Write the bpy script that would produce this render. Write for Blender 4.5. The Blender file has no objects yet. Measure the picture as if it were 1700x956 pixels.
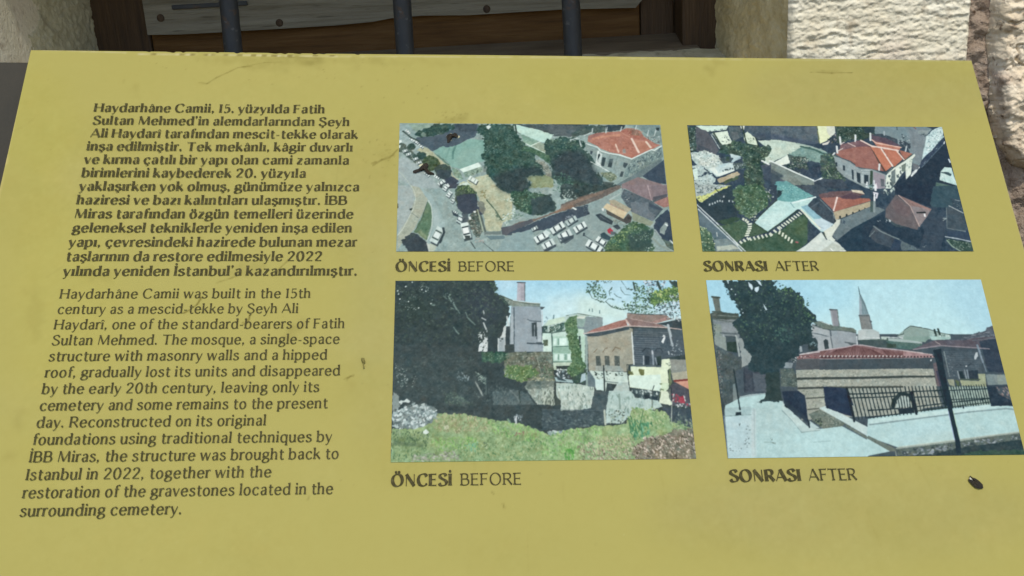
import bpy, bmesh, math
import numpy as np
from mathutils import Matrix, Vector

S = bpy.context.scene
# ------------------------------------------------------------------ camera
cd = bpy.data.cameras.new('camera'); cam = bpy.data.objects.new('camera', cd)
S.collection.objects.link(cam); S.camera = cam
cd.sensor_width = 36; cd.lens = 34.7687; cd.clip_start = .02; cd.clip_end = 500
RT, UP, FW = (0.998342, -0.016805, -0.055057), (0.057564, 0.291444, 0.954854), (0.000000, 0.956440, -0.291928)
cam.matrix_world = Matrix(((RT[0], UP[0], -FW[0], 0), (RT[1], UP[1], -FW[1], -.95), (RT[2], UP[2], -FW[2], 1.5), (0, 0, 0, 1)))
# ------------------------------------------------------------------ daylight
SUN_EL, SUN_AZ = math.radians(57), math.radians(8)          # azimuth measured from straight in front of the wall, to the right
W = bpy.data.worlds.new('World'); S.world = W; W.use_nodes = True
nt = W.node_tree; bg = nt.nodes['Background']
sky = nt.nodes.new('ShaderNodeTexSky'); sky.sky_type = 'NISHITA'; sky.sun_disc = False
sky.sun_elevation = SUN_EL; sky.sun_rotation = math.pi-SUN_AZ
nt.links.new(sky.outputs[0], bg.inputs[0]); bg.inputs[1].default_value = .15
sl = bpy.data.lights.new('sun', 'SUN'); sl.energy = 2.0; sl.angle = math.radians(.6); sl.color = (1, .96, .88)
so = bpy.data.objects.new('sun', sl); S.collection.objects.link(so)
sd = Vector((math.sin(SUN_AZ)*math.cos(SUN_EL), -math.cos(SUN_AZ)*math.cos(SUN_EL), math.sin(SUN_EL)))
so.location = sd*5; so.rotation_euler = sd.to_track_quat('Z', 'Y').to_euler()
S.view_settings.view_transform = 'Standard'; S.view_settings.look = 'None'; S.view_settings.exposure = 0.4
S.view_settings.gamma = 1; S.view_settings.use_curve_mapping = False

# ------------------------------------------------------------------ helpers
def tag(o, label=None, cat=None, group=None, kind=None):
    if label: o['label'] = label
    if cat: o['category'] = cat
    if group: o['group'] = group
    if kind: o['kind'] = kind
    return o

def empty(name, loc=(0, 0, 0)):
    o = bpy.data.objects.new(name, None); o.location = loc; o.empty_display_size = .05
    S.collection.objects.link(o); return o

def mk(name, V, Fc, m, parent=None, smooth=False, col=None):
    me = bpy.data.meshes.new(name)
    if isinstance(Fc, np.ndarray):
        V = np.ascontiguousarray(V, np.float32); n = len(Fc)
        me.vertices.add(len(V)); me.vertices.foreach_set('co', V.ravel())
        me.loops.add(n*4); me.loops.foreach_set('vertex_index', Fc.astype(np.int32).ravel())
        me.polygons.add(n); me.polygons.foreach_set('loop_start', np.arange(0, n*4, 4, dtype=np.int32))
        me.update(calc_edges=True)
    else: me.from_pydata([tuple(map(float, v)) for v in V], [], Fc)
    if col is not None:
        a = me.color_attributes.new('print', 'FLOAT_COLOR', 'POINT')
        a.data.foreach_set('color', np.ascontiguousarray(np.hstack([col, np.ones((len(col), 1))]), np.float32).ravel())
    if smooth: me.polygons.foreach_set('use_smooth', np.ones(len(me.polygons), bool))
    me.validate(); me.materials.append(m)
    o = bpy.data.objects.new(name, me); S.collection.objects.link(o)
    if parent: o.parent = parent
    return o

def gridfaces(nu, nv):
    i = np.arange(nu*nv).reshape(nv, nu)
    return np.stack([i[:-1, :-1], i[:-1, 1:], i[1:, 1:], i[1:, :-1]], -1).reshape(-1, 4)

def box(name, lo, hi, m, parent=None, bevel=.002, rot=None):
    bm = bmesh.new(); bmesh.ops.create_cube(bm, size=1)
    for v in bm.verts: v.co = Vector([lo[i]+(v.co[i]+.5)*(hi[i]-lo[i]) for i in range(3)])
    if bevel: bmesh.ops.bevel(bm, geom=bm.edges[:], offset=bevel, segments=2, affect='EDGES', profile=.6)
    me = bpy.data.meshes.new(name); bm.to_mesh(me); bm.free(); me.materials.append(m)
    o = bpy.data.objects.new(name, me); S.collection.objects.link(o)
    if parent: o.parent = parent
    return o

def slab(name, pts, t, m, parent=None, z=0., dome=0., axes=None):
    """outline pts (2-D) -> solid of thickness t; axes: (origin, u, v, n)"""
    bm = bmesh.new(); P = []
    o, u, v, n = [Vector(a) for a in axes] if axes else (Vector(), Vector((1, 0, 0)), Vector((0, 1, 0)), Vector((0, 0, 1)))
    lo = [bm.verts.new(o+u*a+v*b+n*z) for a, b in pts]; hi = [bm.verts.new(o+u*a+v*b+n*(z+t)) for a, b in pts]
    k = len(pts)
    for i in range(k): bm.faces.new((lo[i], lo[(i+1) % k], hi[(i+1) % k], hi[i]))
    bm.faces.new(hi); bm.faces.new(lo[::-1])
    bmesh.ops.recalc_face_normals(bm, faces=bm.faces[:])
    bmesh.ops.bevel(bm, geom=[e for e in bm.edges if all(w in hi for w in e.verts)], offset=min(t*.4, .0015), segments=2, affect='EDGES')
    me = bpy.data.meshes.new(name); bm.to_mesh(me); bm.free(); me.materials.append(m)
    ob = bpy.data.objects.new(name, me); S.collection.objects.link(ob)
    if parent: ob.parent = parent
    return ob

def vnoise(x, y, seed):
    """smooth value noise, arrays x, y in cells"""
    def h(i, j):
        a = np.sin(i*127.1+j*311.7+seed*74.7)*43758.5453; return (a-np.floor(a))*2-1
    i, j = np.floor(x), np.floor(y); f, g = x-i, y-j; f = f*f*(3-2*f); g = g*g*(3-2*g)
    return (h(i, j)*(1-f)+h(i+1, j)*f)*(1-g)+(h(i, j+1)*(1-f)+h(i+1, j+1)*f)*g

def fbm(x, y, seed, n=4):
    r = 0; a = 1
    for k in range(n): r = r+a*vnoise(x*2**k, y*2**k, seed+k*3); a *= .55
    return r

# ------------------------------------------------------------------ materials
def mat(name, base, rough=.8, spec=.3, ramp=None, scale=(1, 1, 1), nscale=8, detail=6, bump=0., bscale=60, bdist=.002, metal=0, attr=None, layers=()):
    m = bpy.data.materials.new(name); m.use_nodes = True; n = m.node_tree.nodes; l = m.node_tree.links
    b = n['Principled BSDF']; b.inputs['Roughness'].default_value = rough; b.inputs['Specular IOR Level'].default_value = spec
    b.inputs['Metallic'].default_value = metal; b.inputs['Base Color'].default_value = (*base, 1)
    tc = n.new('ShaderNodeTexCoord'); mp = n.new('ShaderNodeMapping'); mp.inputs['Scale'].default_value = scale
    l.new(tc.outputs['Object'], mp.inputs[0]); last = None
    if ramp:
        t = n.new('ShaderNodeTexNoise'); t.inputs['Scale'].default_value = nscale; t.inputs['Detail'].default_value = detail; t.inputs['Roughness'].default_value = .65
        l.new(mp.outputs[0], t.inputs['Vector']); r = n.new('ShaderNodeValToRGB'); l.new(t.outputs['Fac'], r.inputs[0])
        e = r.color_ramp.elements
        while len(e) < len(ramp): e.new(.5)
        for k, (p, c) in enumerate(ramp): e[k].position = p; e[k].color = (*c, 1)
        last = r.outputs[0]
    if attr:
        a = n.new('ShaderNodeAttribute'); a.attribute_name = attr; last = a.outputs['Color']
    for (sc, lo, hi, c, st) in layers:                        # stains and grain of the surface itself
        t = n.new('ShaderNodeTexNoise'); t.inputs['Scale'].default_value = sc; t.inputs['Detail'].default_value = 5
        l.new((mp if st else tc).outputs[0 if st else 'Object'], t.inputs['Vector'])
        r = n.new('ShaderNodeMapRange'); r.inputs['From Min'].default_value = lo; r.inputs['From Max'].default_value = hi
        l.new(t.outputs['Fac'], r.inputs['Value']); x = n.new('ShaderNodeMix'); x.data_type = 'RGBA'; x.blend_type = 'MIX'
        l.new(r.outputs[0], x.inputs['Factor']); x.inputs['B'].default_value = (*c, 1)
        if last: l.new(last, x.inputs['A'])
        else: x.inputs['A'].default_value = (*base, 1)
        last = x.outputs['Result']
    if last: l.new(last, b.inputs['Base Color'])
    if bump:
        t = n.new('ShaderNodeTexNoise'); t.inputs['Scale'].default_value = bscale; t.inputs['Detail'].default_value = 7; l.new(mp.outputs[0], t.inputs['Vector'])
        q = n.new('ShaderNodeBump'); q.inputs['Strength'].default_value = bump; q.inputs['Distance'].default_value = bdist
        l.new(t.outputs['Fac'], q.inputs['Height']); l.new(q.outputs[0], b.inputs['Normal'])
    return m

M_print = mat('printed_ink_film', (.5, .5, .5), .6, .12, attr='print')
M_ink = mat('text_ink', (.044, .037, .010), .6, .1, layers=((500, .48, .78, (.105, .090, .032), 0),))
M_edge = mat('board_core', (.42, .36, .20), .7, .2, ramp=((.3, (.30, .24, .12)), (.7, (.55, .50, .32))), nscale=60)
M_steel = mat('painted_steel', (.04, .036, .027), .6, .2, ramp=((.3, (.030, .027, .018)), (.75, (.040, .034, .022))), nscale=22, bump=.15, bscale=300)
M_iron = mat('forged_iron', (.022, .026, .034), .5, .4, ramp=((.3, (.020, .023, .027)), (.7, (.040, .042, .044))), nscale=30, bump=.6, bscale=90, scale=(1, 1, .4), layers=((60, .60, .70, (.070, .040, .022), 0), (150, .63, .70, (.07, .07, .07), 0)))
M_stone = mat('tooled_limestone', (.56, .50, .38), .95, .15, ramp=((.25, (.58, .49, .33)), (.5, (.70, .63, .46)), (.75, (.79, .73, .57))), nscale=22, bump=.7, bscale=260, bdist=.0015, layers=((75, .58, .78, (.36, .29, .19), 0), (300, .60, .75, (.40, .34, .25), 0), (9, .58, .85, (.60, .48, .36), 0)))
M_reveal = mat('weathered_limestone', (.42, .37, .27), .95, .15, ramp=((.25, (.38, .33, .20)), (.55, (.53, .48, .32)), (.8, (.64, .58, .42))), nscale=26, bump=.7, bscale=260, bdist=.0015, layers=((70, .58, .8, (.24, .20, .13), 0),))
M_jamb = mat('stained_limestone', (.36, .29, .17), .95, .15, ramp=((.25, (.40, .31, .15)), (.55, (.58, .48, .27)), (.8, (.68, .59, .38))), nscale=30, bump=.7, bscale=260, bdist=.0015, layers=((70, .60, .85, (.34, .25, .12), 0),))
M_rubble = mat('rough_limestone', (.55, .47, .36), .95, .15, ramp=((.22, (.44, .31, .19)), (.45, (.68, .55, .37)), (.62, (.77, .65, .47)), (.8, (.68, .49, .37))), nscale=16, bump=.9, bscale=180, bdist=.0025, layers=((45, .57, .75, (.26, .18, .115), 0), (140, .60, .72, (.20, .14, .09), 0), (12, .60, .80, (.50, .36, .28), 0)))
M_mortar = mat('old_lime_mortar', (.30, .23, .17), 1, .1, ramp=((.25, (.20, .14, .095)), (.5, (.31, .235, .17)), (.75, (.42, .34, .26))), nscale=55, bump=1, bscale=300, bdist=.003, layers=((120, .60, .75, (.12, .075, .045), 0),))
M_wood = mat('dark_stained_wood', (.05, .028, .012), .65, .2, ramp=((.25, (.065, .030, .008)), (.5, (.125, .060, .016)), (.78, (.18, .098, .034))), nscale=9, scale=(1, 6, 14), bump=.5, bscale=40)
M_woodv = mat('dark_stained_wood_upright', (.05, .028, .012), .6, .3, ramp=((.25, (.034, .019, .009)), (.5, (.066, .036, .014)), (.78, (.105, .060, .026))), nscale=9, scale=(14, 6, 1), bump=.5, bscale=40)
M_plank = mat('weathered_grey_wood', (.13, .125, .105), .8, .2, ramp=((.25, (.14, .122, .084)), (.5, (.215, .196, .148)), (.78, (.285, .268, .21))), nscale=7, scale=(1.2, 6, 22), bump=.6, bscale=36, layers=((30, .62, .8, (.06, .05, .035), 1),))
M_ledge = mat('worn_wood_ledge', (.15, .12, .08), .75, .2, ramp=((.25, (.10, .072, .042)), (.5, (.17, .132, .085)), (.78, (.23, .185, .125))), nscale=8, scale=(1, 5, 12), bump=.6, bscale=40)
M_nail = mat('rusty_nail', (.03, .022, .015), .7, .3, ramp=((.3, (.02, .014, .01)), (.7, (.09, .055, .03))), nscale=200)
M_leaf = mat('dried_leaf', (.03, .022, .01), .7, .3, ramp=((.3, (.008, .006, .004)), (.62, (.026, .019, .008)), (.9, (.10, .075, .025))), nscale=220, bump=.5, bscale=400)
M_pale = mat('pale_leaf_lining', (.6, .56, .45), .7, .3)
M_seed = mat('dry_seed_head', (.17, .14, .03), .8, .2, ramp=((.3, (.10, .085, .018)), (.7, (.21, .18, .05))), nscale=250)

# ------------------------------------------------------------------ print painter
def _fields(h, w, seed):
    r = np.random.default_rng(seed)
    def vn(s):
        gh, gw = int(h/s)+3, int(w/s)+3
        g = r.standard_normal((gh, gw))
        y = np.arange(h)/s; x = np.arange(w)/s
        yi = y.astype(int); xi = x.astype(int); fy = (y-yi)[:, None]; fx = (x-xi)[None, :]
        fy = fy*fy*(3-2*fy); fx = fx*fx*(3-2*fx)
        a = g[yi][:, xi]; b = g[yi][:, xi+1]; c = g[yi+1][:, xi]; d = g[yi+1][:, xi+1]
        return (a*(1-fx)+b*fx)*(1-fy)+(c*(1-fx)+d*fx)*fy
    f = .5*vn(2.2)+.7*vn(5)+.6*vn(14)
    return f, vn(7), vn(7), vn(5)*.6+vn(16)

def _inside(X, Y, p):
    m = np.zeros(X.shape, bool)
    n = len(p)
    for i in range(n):
        x1, y1 = p[i]; x2, y2 = p[(i+1) % n]
        if y1 == y2: continue
        c = (Y >= min(y1, y2)) & (Y < max(y1, y2)) & (X < (Y-y1)*(x2-x1)/(y2-y1)+x1)
        m ^= c
    return m

def _box(m, b):
    k = max(1, int(b))
    for _ in range(2):
        for ax in (0, 1):
            p = np.pad(m, [(k, k) if a == ax else (0, 0) for a in (0, 1)], mode='edge')
            c = np.cumsum(np.insert(p, 0, 0, axis=ax), axis=ax)
            n = m.shape[ax]
            if ax == 0: m = (c[2*k+1:2*k+1+n]-c[:n])/(2*k+1)
            else: m = (c[:, 2*k+1:2*k+1+n]-c[:, :n])/(2*k+1)
    return m

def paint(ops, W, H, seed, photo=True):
    """paint a printed picture from its list of drawn shapes; returns H x W x 3 display colours 0..255"""
    img = np.zeros((H, W, 3)); rng = np.random.default_rng(seed)
    F, JX, JY, FC = _fields(H, W, seed)
    rgb = lambda s: np.array([int(s[i:i+2], 16) for i in (0, 2, 4)], float)
    for line in ops:
        t = line.split(' ')
        v = np.array(t[-1].split(','), float).reshape(-1, 2)
        if t[0] == 'P':
            col = rgb(t[1]); n, j, a, b = map(float, t[2:6])
            if a <= 0: continue
            pad = int(j*2+b*3+2)
            x0 = max(0, int(v[:, 0].min())-pad); x1 = min(W, int(v[:, 0].max())+pad+2)
            y0 = max(0, int(v[:, 1].min())-pad); y1 = min(H, int(v[:, 1].max())+pad+2)
            if x1 <= x0 or y1 <= y0: continue
            Y, X = np.mgrid[y0:y1, x0:x1]+.5
            s = np.s_[y0:y1, x0:x1]
            jj = j*.22
            m = _inside(X+JX[s]*jj, Y+JY[s]*jj, v).astype(float)
            if b: m = _box(m, b)
            c = np.broadcast_to(col, m.shape+(3,))
            if len(t) > 7 and t[6] != '-':
                f = np.clip((Y-v[:, 1].min())/max(1, np.ptp(v[:, 1])), 0, 1)[..., None]; c = c*(1-f)+rgb(t[6])*f
            c = c+(F[s]*n*1.1)[..., None]*np.array([1., 1., .95])+(FC[s]*n*.25)[..., None]*np.array([.9, -.2, -.8])
            m = (m*a)[..., None]
            img[s] = img[s]*(1-m)+c*m
        elif t[0] == 'L':
            col = rgb(t[1]); w = max(1.2, float(t[2])); a = float(t[3])
            for (ax, ay), (bx, by) in zip(v[:-1], v[1:]):
                p = w+2
                x0 = max(0, int(min(ax, bx)-p)); x1 = min(W, int(max(ax, bx)+p)+2)
                y0 = max(0, int(min(ay, by)-p)); y1 = min(H, int(max(ay, by)+p)+2)
                if x1 <= x0 or y1 <= y0: continue
                Y, X = np.mgrid[y0:y1, x0:x1]+.5
                dx, dy = bx-ax, by-ay
                u = np.clip(((X-ax)*dx+(Y-ay)*dy)/max(1e-6, dx*dx+dy*dy), 0, 1)
                d = np.hypot(X-ax-u*dx, Y-ay-u*dy)+JX[y0:y1, x0:x1]*.35
                m = (np.clip(w/2-d+.5, 0, 1)*a)[..., None]
                s = np.s_[y0:y1, x0:x1]
                img[s] = img[s]*(1-m)+(col+(F[s]*5)[..., None])*m
        else:
            cols = [rgb(c) for c in t[1].split('/')]; n = int(t[2]); s0, s1, e, ang, a = map(float, t[3:8])
            lo, hi = v.min(0), v.max(0)
            q = lo+rng.random((n*4, 2))*(hi-lo)
            q = q[_inside(q[:, 0], q[:, 1], v)][:n]
            for cx, cy in q:
                r = rng.uniform(s0, s1)/2*.9; th = rng.uniform(0, math.pi) if ang < 0 else math.radians(ang)+rng.normal()*.25
                col = cols[rng.integers(len(cols))]+rng.normal()*5
                R = int(r*e**.5)+2
                x0 = max(0, int(cx)-R); x1 = min(W, int(cx)+R+1); y0 = max(0, int(cy)-R); y1 = min(H, int(cy)+R+1)
                if x1 <= x0 or y1 <= y0: continue
                Y, X = np.mgrid[y0:y1, x0:x1]+.5
                s = np.s_[y0:y1, x0:x1]
                X = X-cx+JX[s]*r*.35; Y = Y-cy+JY[s]*r*.35
                c, sn = math.cos(th), math.sin(th)
                d = np.hypot((X*c+Y*sn)/(r*e**.5), (-X*sn+Y*c)/(r/e**.5))
                m = (np.clip((1.15-d)*2.2, 0, 1)*a*.9)[..., None]
                img[s] = img[s]*(1-m)+col*m
    # tone drifts, fine grain and the softness of an enlarged snapshot
    if not photo: return np.clip(img, 0, 255)
    _, _, _, T1 = _fields(H, W, seed+50)
    img = img*(1+.008*T1+.007*F)[..., None]*.985+3
    sm = np.stack([_box(img[..., c], 1) for c in range(3)], -1)
    img = .3*img+.7*sm+rng.normal(0, 1.8, (H, W, 1))
    g = img.mean(2, keepdims=True)
    img = g+(img-g)*.95
    return np.clip(img, 0, 255)

# ---- lettering: each character is a set of pen strokes (700 = capital height, 490 = x-height)
_RING = lambda cx, cy, rx, ry, n=16: [(cx+rx*math.cos(2*math.pi*i/n), cy+ry*math.sin(2*math.pi*i/n)) for i in range(n)]
_BOWL = [(65, 370), (140, 460), (240, 490), (345, 410), (378, 240), (340, 70), (235, -8), (130, 15), (65, 95)]
_DBOW = [(375, 370), (300, 470), (205, 490), (95, 410), (60, 240), (100, 70), (205, -8), (310, 25), (375, 100)]
_ARCH = [(65, 340), (130, 450), (225, 490), (310, 440), (332, 320), (332, 0)]
_S = [(300, 405), (245, 470), (165, 490), (85, 440), (80, 350), (165, 278), (260, 220), (312, 130), (262, 25), (160, -8), (85, 20), (38, 95)]
_CAPS = [(420, 570), (350, 685), (230, 710), (105, 640), (95, 510), (210, 405), (350, 320), (440, 200), (385, 45), (230, -10), (115, 25), (45, 140)]
_C = [(352, 385), (300, 465), (220, 490), (108, 415), (60, 240), (110, 60), (222, -8), (310, 20), (365, 95)]
_CC = [(530, 560), (455, 680), (330, 710), (150, 620), (65, 350), (150, 80), (330, -10), (460, 30), (545, 140)]
def _ced(x): return ('c', [(x, -5), (x+15, -60), (x+45, -105), (x+5, -165), (x-70, -165)], .62)
def _dot(x, y): return ('d', (x, y))
G = {
 'a': (392, [('e', [(75, 395), (145, 472), (232, 490), (305, 425), (318, 300), (318, 0)]), ('c', [(318, 288), (220, 268), (110, 225), (82, 120), (140, 10), (232, 15), (318, 110)])]),
 'b': (440, [('l', [(65, 0), (65, 740)]), ('c', _BOWL)]), 'c': (398, [('e', _C)]), 'd': (445, [('l', [(375, 0), (375, 740)]), ('c', _DBOW)]),
 'e': (425, [('t', [(75, 255), (368, 268)]), ('e', [(366, 268), (350, 415), (225, 490), (108, 415), (60, 240), (110, 60), (228, -8), (315, 20), (375, 100)])]),
 'f': (255, [('e', [(310, 695), (245, 742), (155, 690), (130, 560), (130, 0)]), ('t', [(35, 480), (275, 480)])]),
 'g': (420, [('c', _RING(205, 335, 135, 150), 1), ('t', [(300, 440), (400, 480)]), ('c', [(130, 215), (85, 155), (130, 95), (260, 85), (370, 45), (388, -55), (330, -160), (195, -205), (75, -170), (45, -90), (95, 5), (160, 80)])]),
 'h': (415, [('l', [(65, 0), (65, 740)]), ('c', _ARCH)]), 'i': (158, [('l', [(78, 0), (78, 490)]), _dot(78, 672)]), 'ı': (158, [('l', [(78, 0), (78, 490)])]),
 'k': (400, [('l', [(65, 0), (65, 740)]), ('t', [(70, 225), (335, 485)]), ('l', [(165, 310), (378, 0)])]), 'l': (158, [('l', [(78, 0), (78, 740)])]),
 'm': (640, [('l', [(65, 0), (65, 490)]), ('c', [(65, 340), (125, 450), (205, 490), (285, 440), (308, 320), (308, 0)]), ('c', [(308, 340), (370, 450), (455, 490), (535, 440), (558, 320), (558, 0)])]),
 'n': (415, [('l', [(65, 0), (65, 490)]), ('c', _ARCH)]), 'o': (435, [('c', _RING(217, 241, 158, 250), 1)]),
 'p': (440, [('l', [(65, -215), (65, 490)]), ('c', _BOWL)]), 'q': (445, [('l', [(375, -215), (375, 490)]), ('c', _DBOW)]),
 'r': (252, [('l', [(65, 0), (65, 490)]), ('e', [(65, 330), (115, 440), (190, 492), (275, 465)])]), 's': (350, [('e', _S)]),
 't': (282, [('c', [(125, 640), (128, 300), (128, 130), (165, 15), (235, -8), (290, 35)]), ('t', [(30, 480), (285, 480)])]),
 'u': (410, [('c', [(65, 490), (65, 170), (115, 25), (200, -5), (290, 60), (340, 180)]), ('l', [(340, 0), (340, 490)])]),
 'v': (378, [('l', [(28, 490), (192, 0)]), ('t', [(192, 0), (352, 490)])]),
 'w': (585, [('l', [(28, 490), (165, 0)]), ('t', [(165, 0), (295, 490)]), ('l', [(295, 490), (430, 0)]), ('t', [(430, 0), (562, 490)])]),
 'y': (378, [('l', [(28, 490), (200, 10)]), ('y', [(358, 490), (200, 10), (135, -150), (70, -210), (20, -195)])]),
 'z': (365, [('t', [(45, 478), (325, 478)]), ('T', [(318, 475), (48, 12)]), ('t', [(40, 10), (330, 10)])]),
 'H': (585, [('l', [(75, 0), (75, 700)]), ('l', [(510, 0), (510, 700)]), ('t', [(75, 360), (510, 360)])]), 'C': (590, [('e', _CC)]), 'S': (495, [('e', _CAPS)]),
 'M': (745, [('t', [(75, 0), (120, 700)]), ('l', [(120, 700), (370, 40)]), ('t', [(370, 40), (625, 700)]), ('l', [(625, 700), (665, 0)])]),
 'F': (430, [('l', [(75, 0), (75, 700)]), ('t', [(75, 685), (400, 685)]), ('t', [(75, 370), (350, 370)])]),
 'A': (600, [('t', [(25, 0), (295, 710)]), ('l', [(295, 710), (570, 0)]), ('t', [(120, 220), (460, 220)])]),
 'T': (550, [('l', [(275, 0), (275, 700)]), ('t', [(20, 685), (530, 685)])]), 'I': (155, [('l', [(77, 0), (77, 700)])]),
 'B': (500, [('l', [(75, 0), (75, 700)]), ('c', [(75, 688), (270, 688), (385, 610), (375, 440), (260, 372), (75, 370)]), ('c', [(75, 370), (300, 370), (430, 300), (440, 120), (320, 10), (75, 10)])]),
 'R': (515, [('l', [(75, 0), (75, 700)]), ('c', [(75, 688), (290, 688), (410, 600), (400, 430), (280, 350), (75, 348)]), ('l', [(250, 350), (490, 0)])]),
 'O': (670, [('c', _RING(335, 350, 270, 360, 20), 1)]), 'N': (605, [('t', [(85, 0), (85, 700)]), ('l', [(85, 700), (520, 0)]), ('t', [(520, 0), (520, 700)])]),
 'E': (450, [('l', [(75, 0), (75, 700)]), ('t', [(75, 685), (400, 685)]), ('t', [(75, 365), (360, 365)]), ('t', [(75, 12), (410, 12)])]),
 '1': (220, [('l', [(120, 0), (120, 700)]), ('t', [(125, 690), (45, 610)])]),
 '5': (430, [('t', [(125, 685), (370, 685)]), ('t', [(125, 690), (105, 400)]), ('e', [(105, 395), (200, 440), (325, 390), (375, 220), (300, 45), (170, -10), (55, 40)])]),
 '2': (455, [('e', [(60, 540), (120, 665), (240, 708), (360, 620), (365, 480), (260, 300), (60, 15)]), ('t', [(55, 14), (420, 14)])]),
 '0': (490, [('c', _RING(245, 350, 175, 360, 18), 1)]),
 '.': (170, [_dot(80, 45)]), ',': (170, [_dot(80, 45), ('t', [(95, 30), (45, -110)])]), '’': (140, [_dot(70, 690), ('t', [(85, 680), (40, 545)])]), '-': (260, [('t', [(35, 235), (225, 235)])]),
}
def _acc(base, new, extra): G[new] = (G[base][0], [s for s in G[base][1] if not (new == 'î' and s[0] == 'd')]+extra)
_cx = lambda x, y: [('t', [(x-95, y), (x, y+95)]), ('t', [(x, y+95), (x+95, y)])]
_acc('a', 'â', _cx(200, 575)); _acc('i', 'î', _cx(78, 575))
for _b, _n, _x, _y in (('o', 'ö', 217, 640), ('u', 'ü', 205, 640), ('O', 'Ö', 335, 830)): _acc(_b, _n, [_dot(_x-85, _y), _dot(_x+85, _y)])
_acc('I', 'İ', [_dot(77, 850)]); _acc('s', 'ş', [_ced(165)]); _acc('S', 'Ş', [_ced(235)]); _acc('c', 'ç', [_ced(222)])
WEIGHT = {'B': (178, 44, .2, 1.2, 92), 'R': (114, 40, .18, 1.12, 74), 'K': (214, 52, .08, 1.12, 84), 'L': (100, 42, .25, 1.1, 66)}

def _spline(p, closed):
    p = np.array(p, float); n = len(p); out = []
    q = np.vstack([p[-1], p, p[0], p[1]]) if closed else np.vstack([2*p[0]-p[1], p, 2*p[-1]-p[-2]])
    for i in range(n if closed else n-1):
        a, b, c, d = q[i:i+4]
        for t in np.linspace(0, 1, 5)[:-1]:
            out.append(.5*(2*b+(c-a)*t+(2*a-5*b+4*c-d)*t*t+(3*b-a-3*c+d)*t**3))
    if not closed: out.append(p[-1])
    return np.array(out)

def _glyph(ch, wt):
    thick, thin, fl, wx, _ = WEIGHT[wt]
    res = []
    for st in G[ch][1]:
        k = st[0]
        if k == 'd':
            x, y = st[1]; r = min(thick*.48+12, 86)
            ring = [(x*wx+r*math.cos(a), y+r*math.sin(a)) for a in np.linspace(0, 2*math.pi, 11)[:-1]]
            res.append(('f', ring)); continue
        closed = len(st) > 2 and st[2] == 1
        sc = st[2] if len(st) > 2 and not closed else 1
        p = np.array(st[1], float)*(wx, 1)
        if k in 'ltT':
            L = np.linalg.norm(p[-1]-p[0]); ts = [0, min(.2, 40/L), min(.35, 95/L), .5, 1-min(.35, 95/L), 1-min(.2, 40/L), 1]
            q = np.array([p[0]+(p[-1]-p[0])*t for t in ts])
        else: q = _spline(p, closed)
        d = (np.roll(q, -1, 0)-np.roll(q, 1, 0)) if closed else np.gradient(q, axis=0)
        d /= np.linalg.norm(d, axis=1)[:, None]+1e-9
        w = thin+(thick-thin)*np.abs(d[:, 1]*math.cos(.26)-d[:, 0]*math.sin(.26))**1.7
        if k == 't': w = np.full(len(q), thin*1.05)
        if k == 'T': w = np.full(len(q), thick*.92)
        if k == 'y': w = np.full(len(q), thin*1.1)
        if k == 'l': w = w*np.array([1+fl, 1+fl*.35, 1, 1, 1, 1+fl*.35, 1+fl])
        if k == 't': w = w*np.array([1+fl*1.6, 1.1, 1, 1, 1, 1.1, 1+fl*1.6])
        if k == 't' and ch in 'EFTz' and abs(d[0, 1]) < .1:
            w[-1] *= 2.3
            if ch in 'Tz': w[0] *= 2.3
        if k == 'e': w[0] = max(w[0], thick*.75); w[1] = max(w[1], thick*.6)
        w = w*sc
        n1 = np.stack([-d[:, 1], d[:, 0]], 1)
        # keep the inner edge of a tight bend from folding over itself
        dd = (np.roll(d, -1, 0)-np.roll(d, 1, 0))/2 if closed else np.gradient(d, axis=0)
        ds = np.linalg.norm((np.roll(q, -1, 0)-np.roll(q, 1, 0))/2 if closed else np.gradient(q, axis=0), axis=1)+1e-9
        kap = (d[:, 0]*dd[:, 1]-d[:, 1]*dd[:, 0])/ds
        lim = .85/np.maximum(np.abs(kap), 1e-6)
        wl = np.where(kap > 0, np.minimum(w/2, lim), w/2); wr = np.where(kap < 0, np.minimum(w/2, lim), w/2)
        wl2, wr2 = w-wr, w-wl
        res.append(('r', q+n1*wl2[:, None], q-n1*wr2[:, None], closed))
        if k in 'lce' and not closed and sc == 1:
            for a, dr, ww in ((q[0], -d[0], w[0]), (q[-1], d[-1], w[-1])):
                if abs(dr[1]) < .97 or (k != 'l' and dr[1] > 0 and ch not in 'u'): continue
                if ch in 'vwyAM': continue
                x, y, hw = a[0], a[1], ww/2; s = {'B': 25, 'R': 36, 'K': 22, 'L': 48}[wt]
                if dr[1] < 0: res.append(('f', [(x-hw-s, y), (x+hw+s, y), (x+hw+s*.9, y+20), (x+hw*.75, y+85), (x-hw*.75, y+85), (x-hw-s*.9, y+20)]))
                elif ch.isupper() or ch in '1': res.append(('f', [(x+hw+s, y), (x-hw-s, y), (x-hw-s*.9, y-20), (x-hw*.75, y-85), (x+hw*.75, y-85), (x+hw+s*.9, y-20)]))
                else: res.append(('f', [(x+hw*.8, y+12), (x-hw-s, y-22), (x-hw-s, y-42), (x-hw*.75, y-95), (x+hw*.75, y-95)]))
    return res

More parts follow.
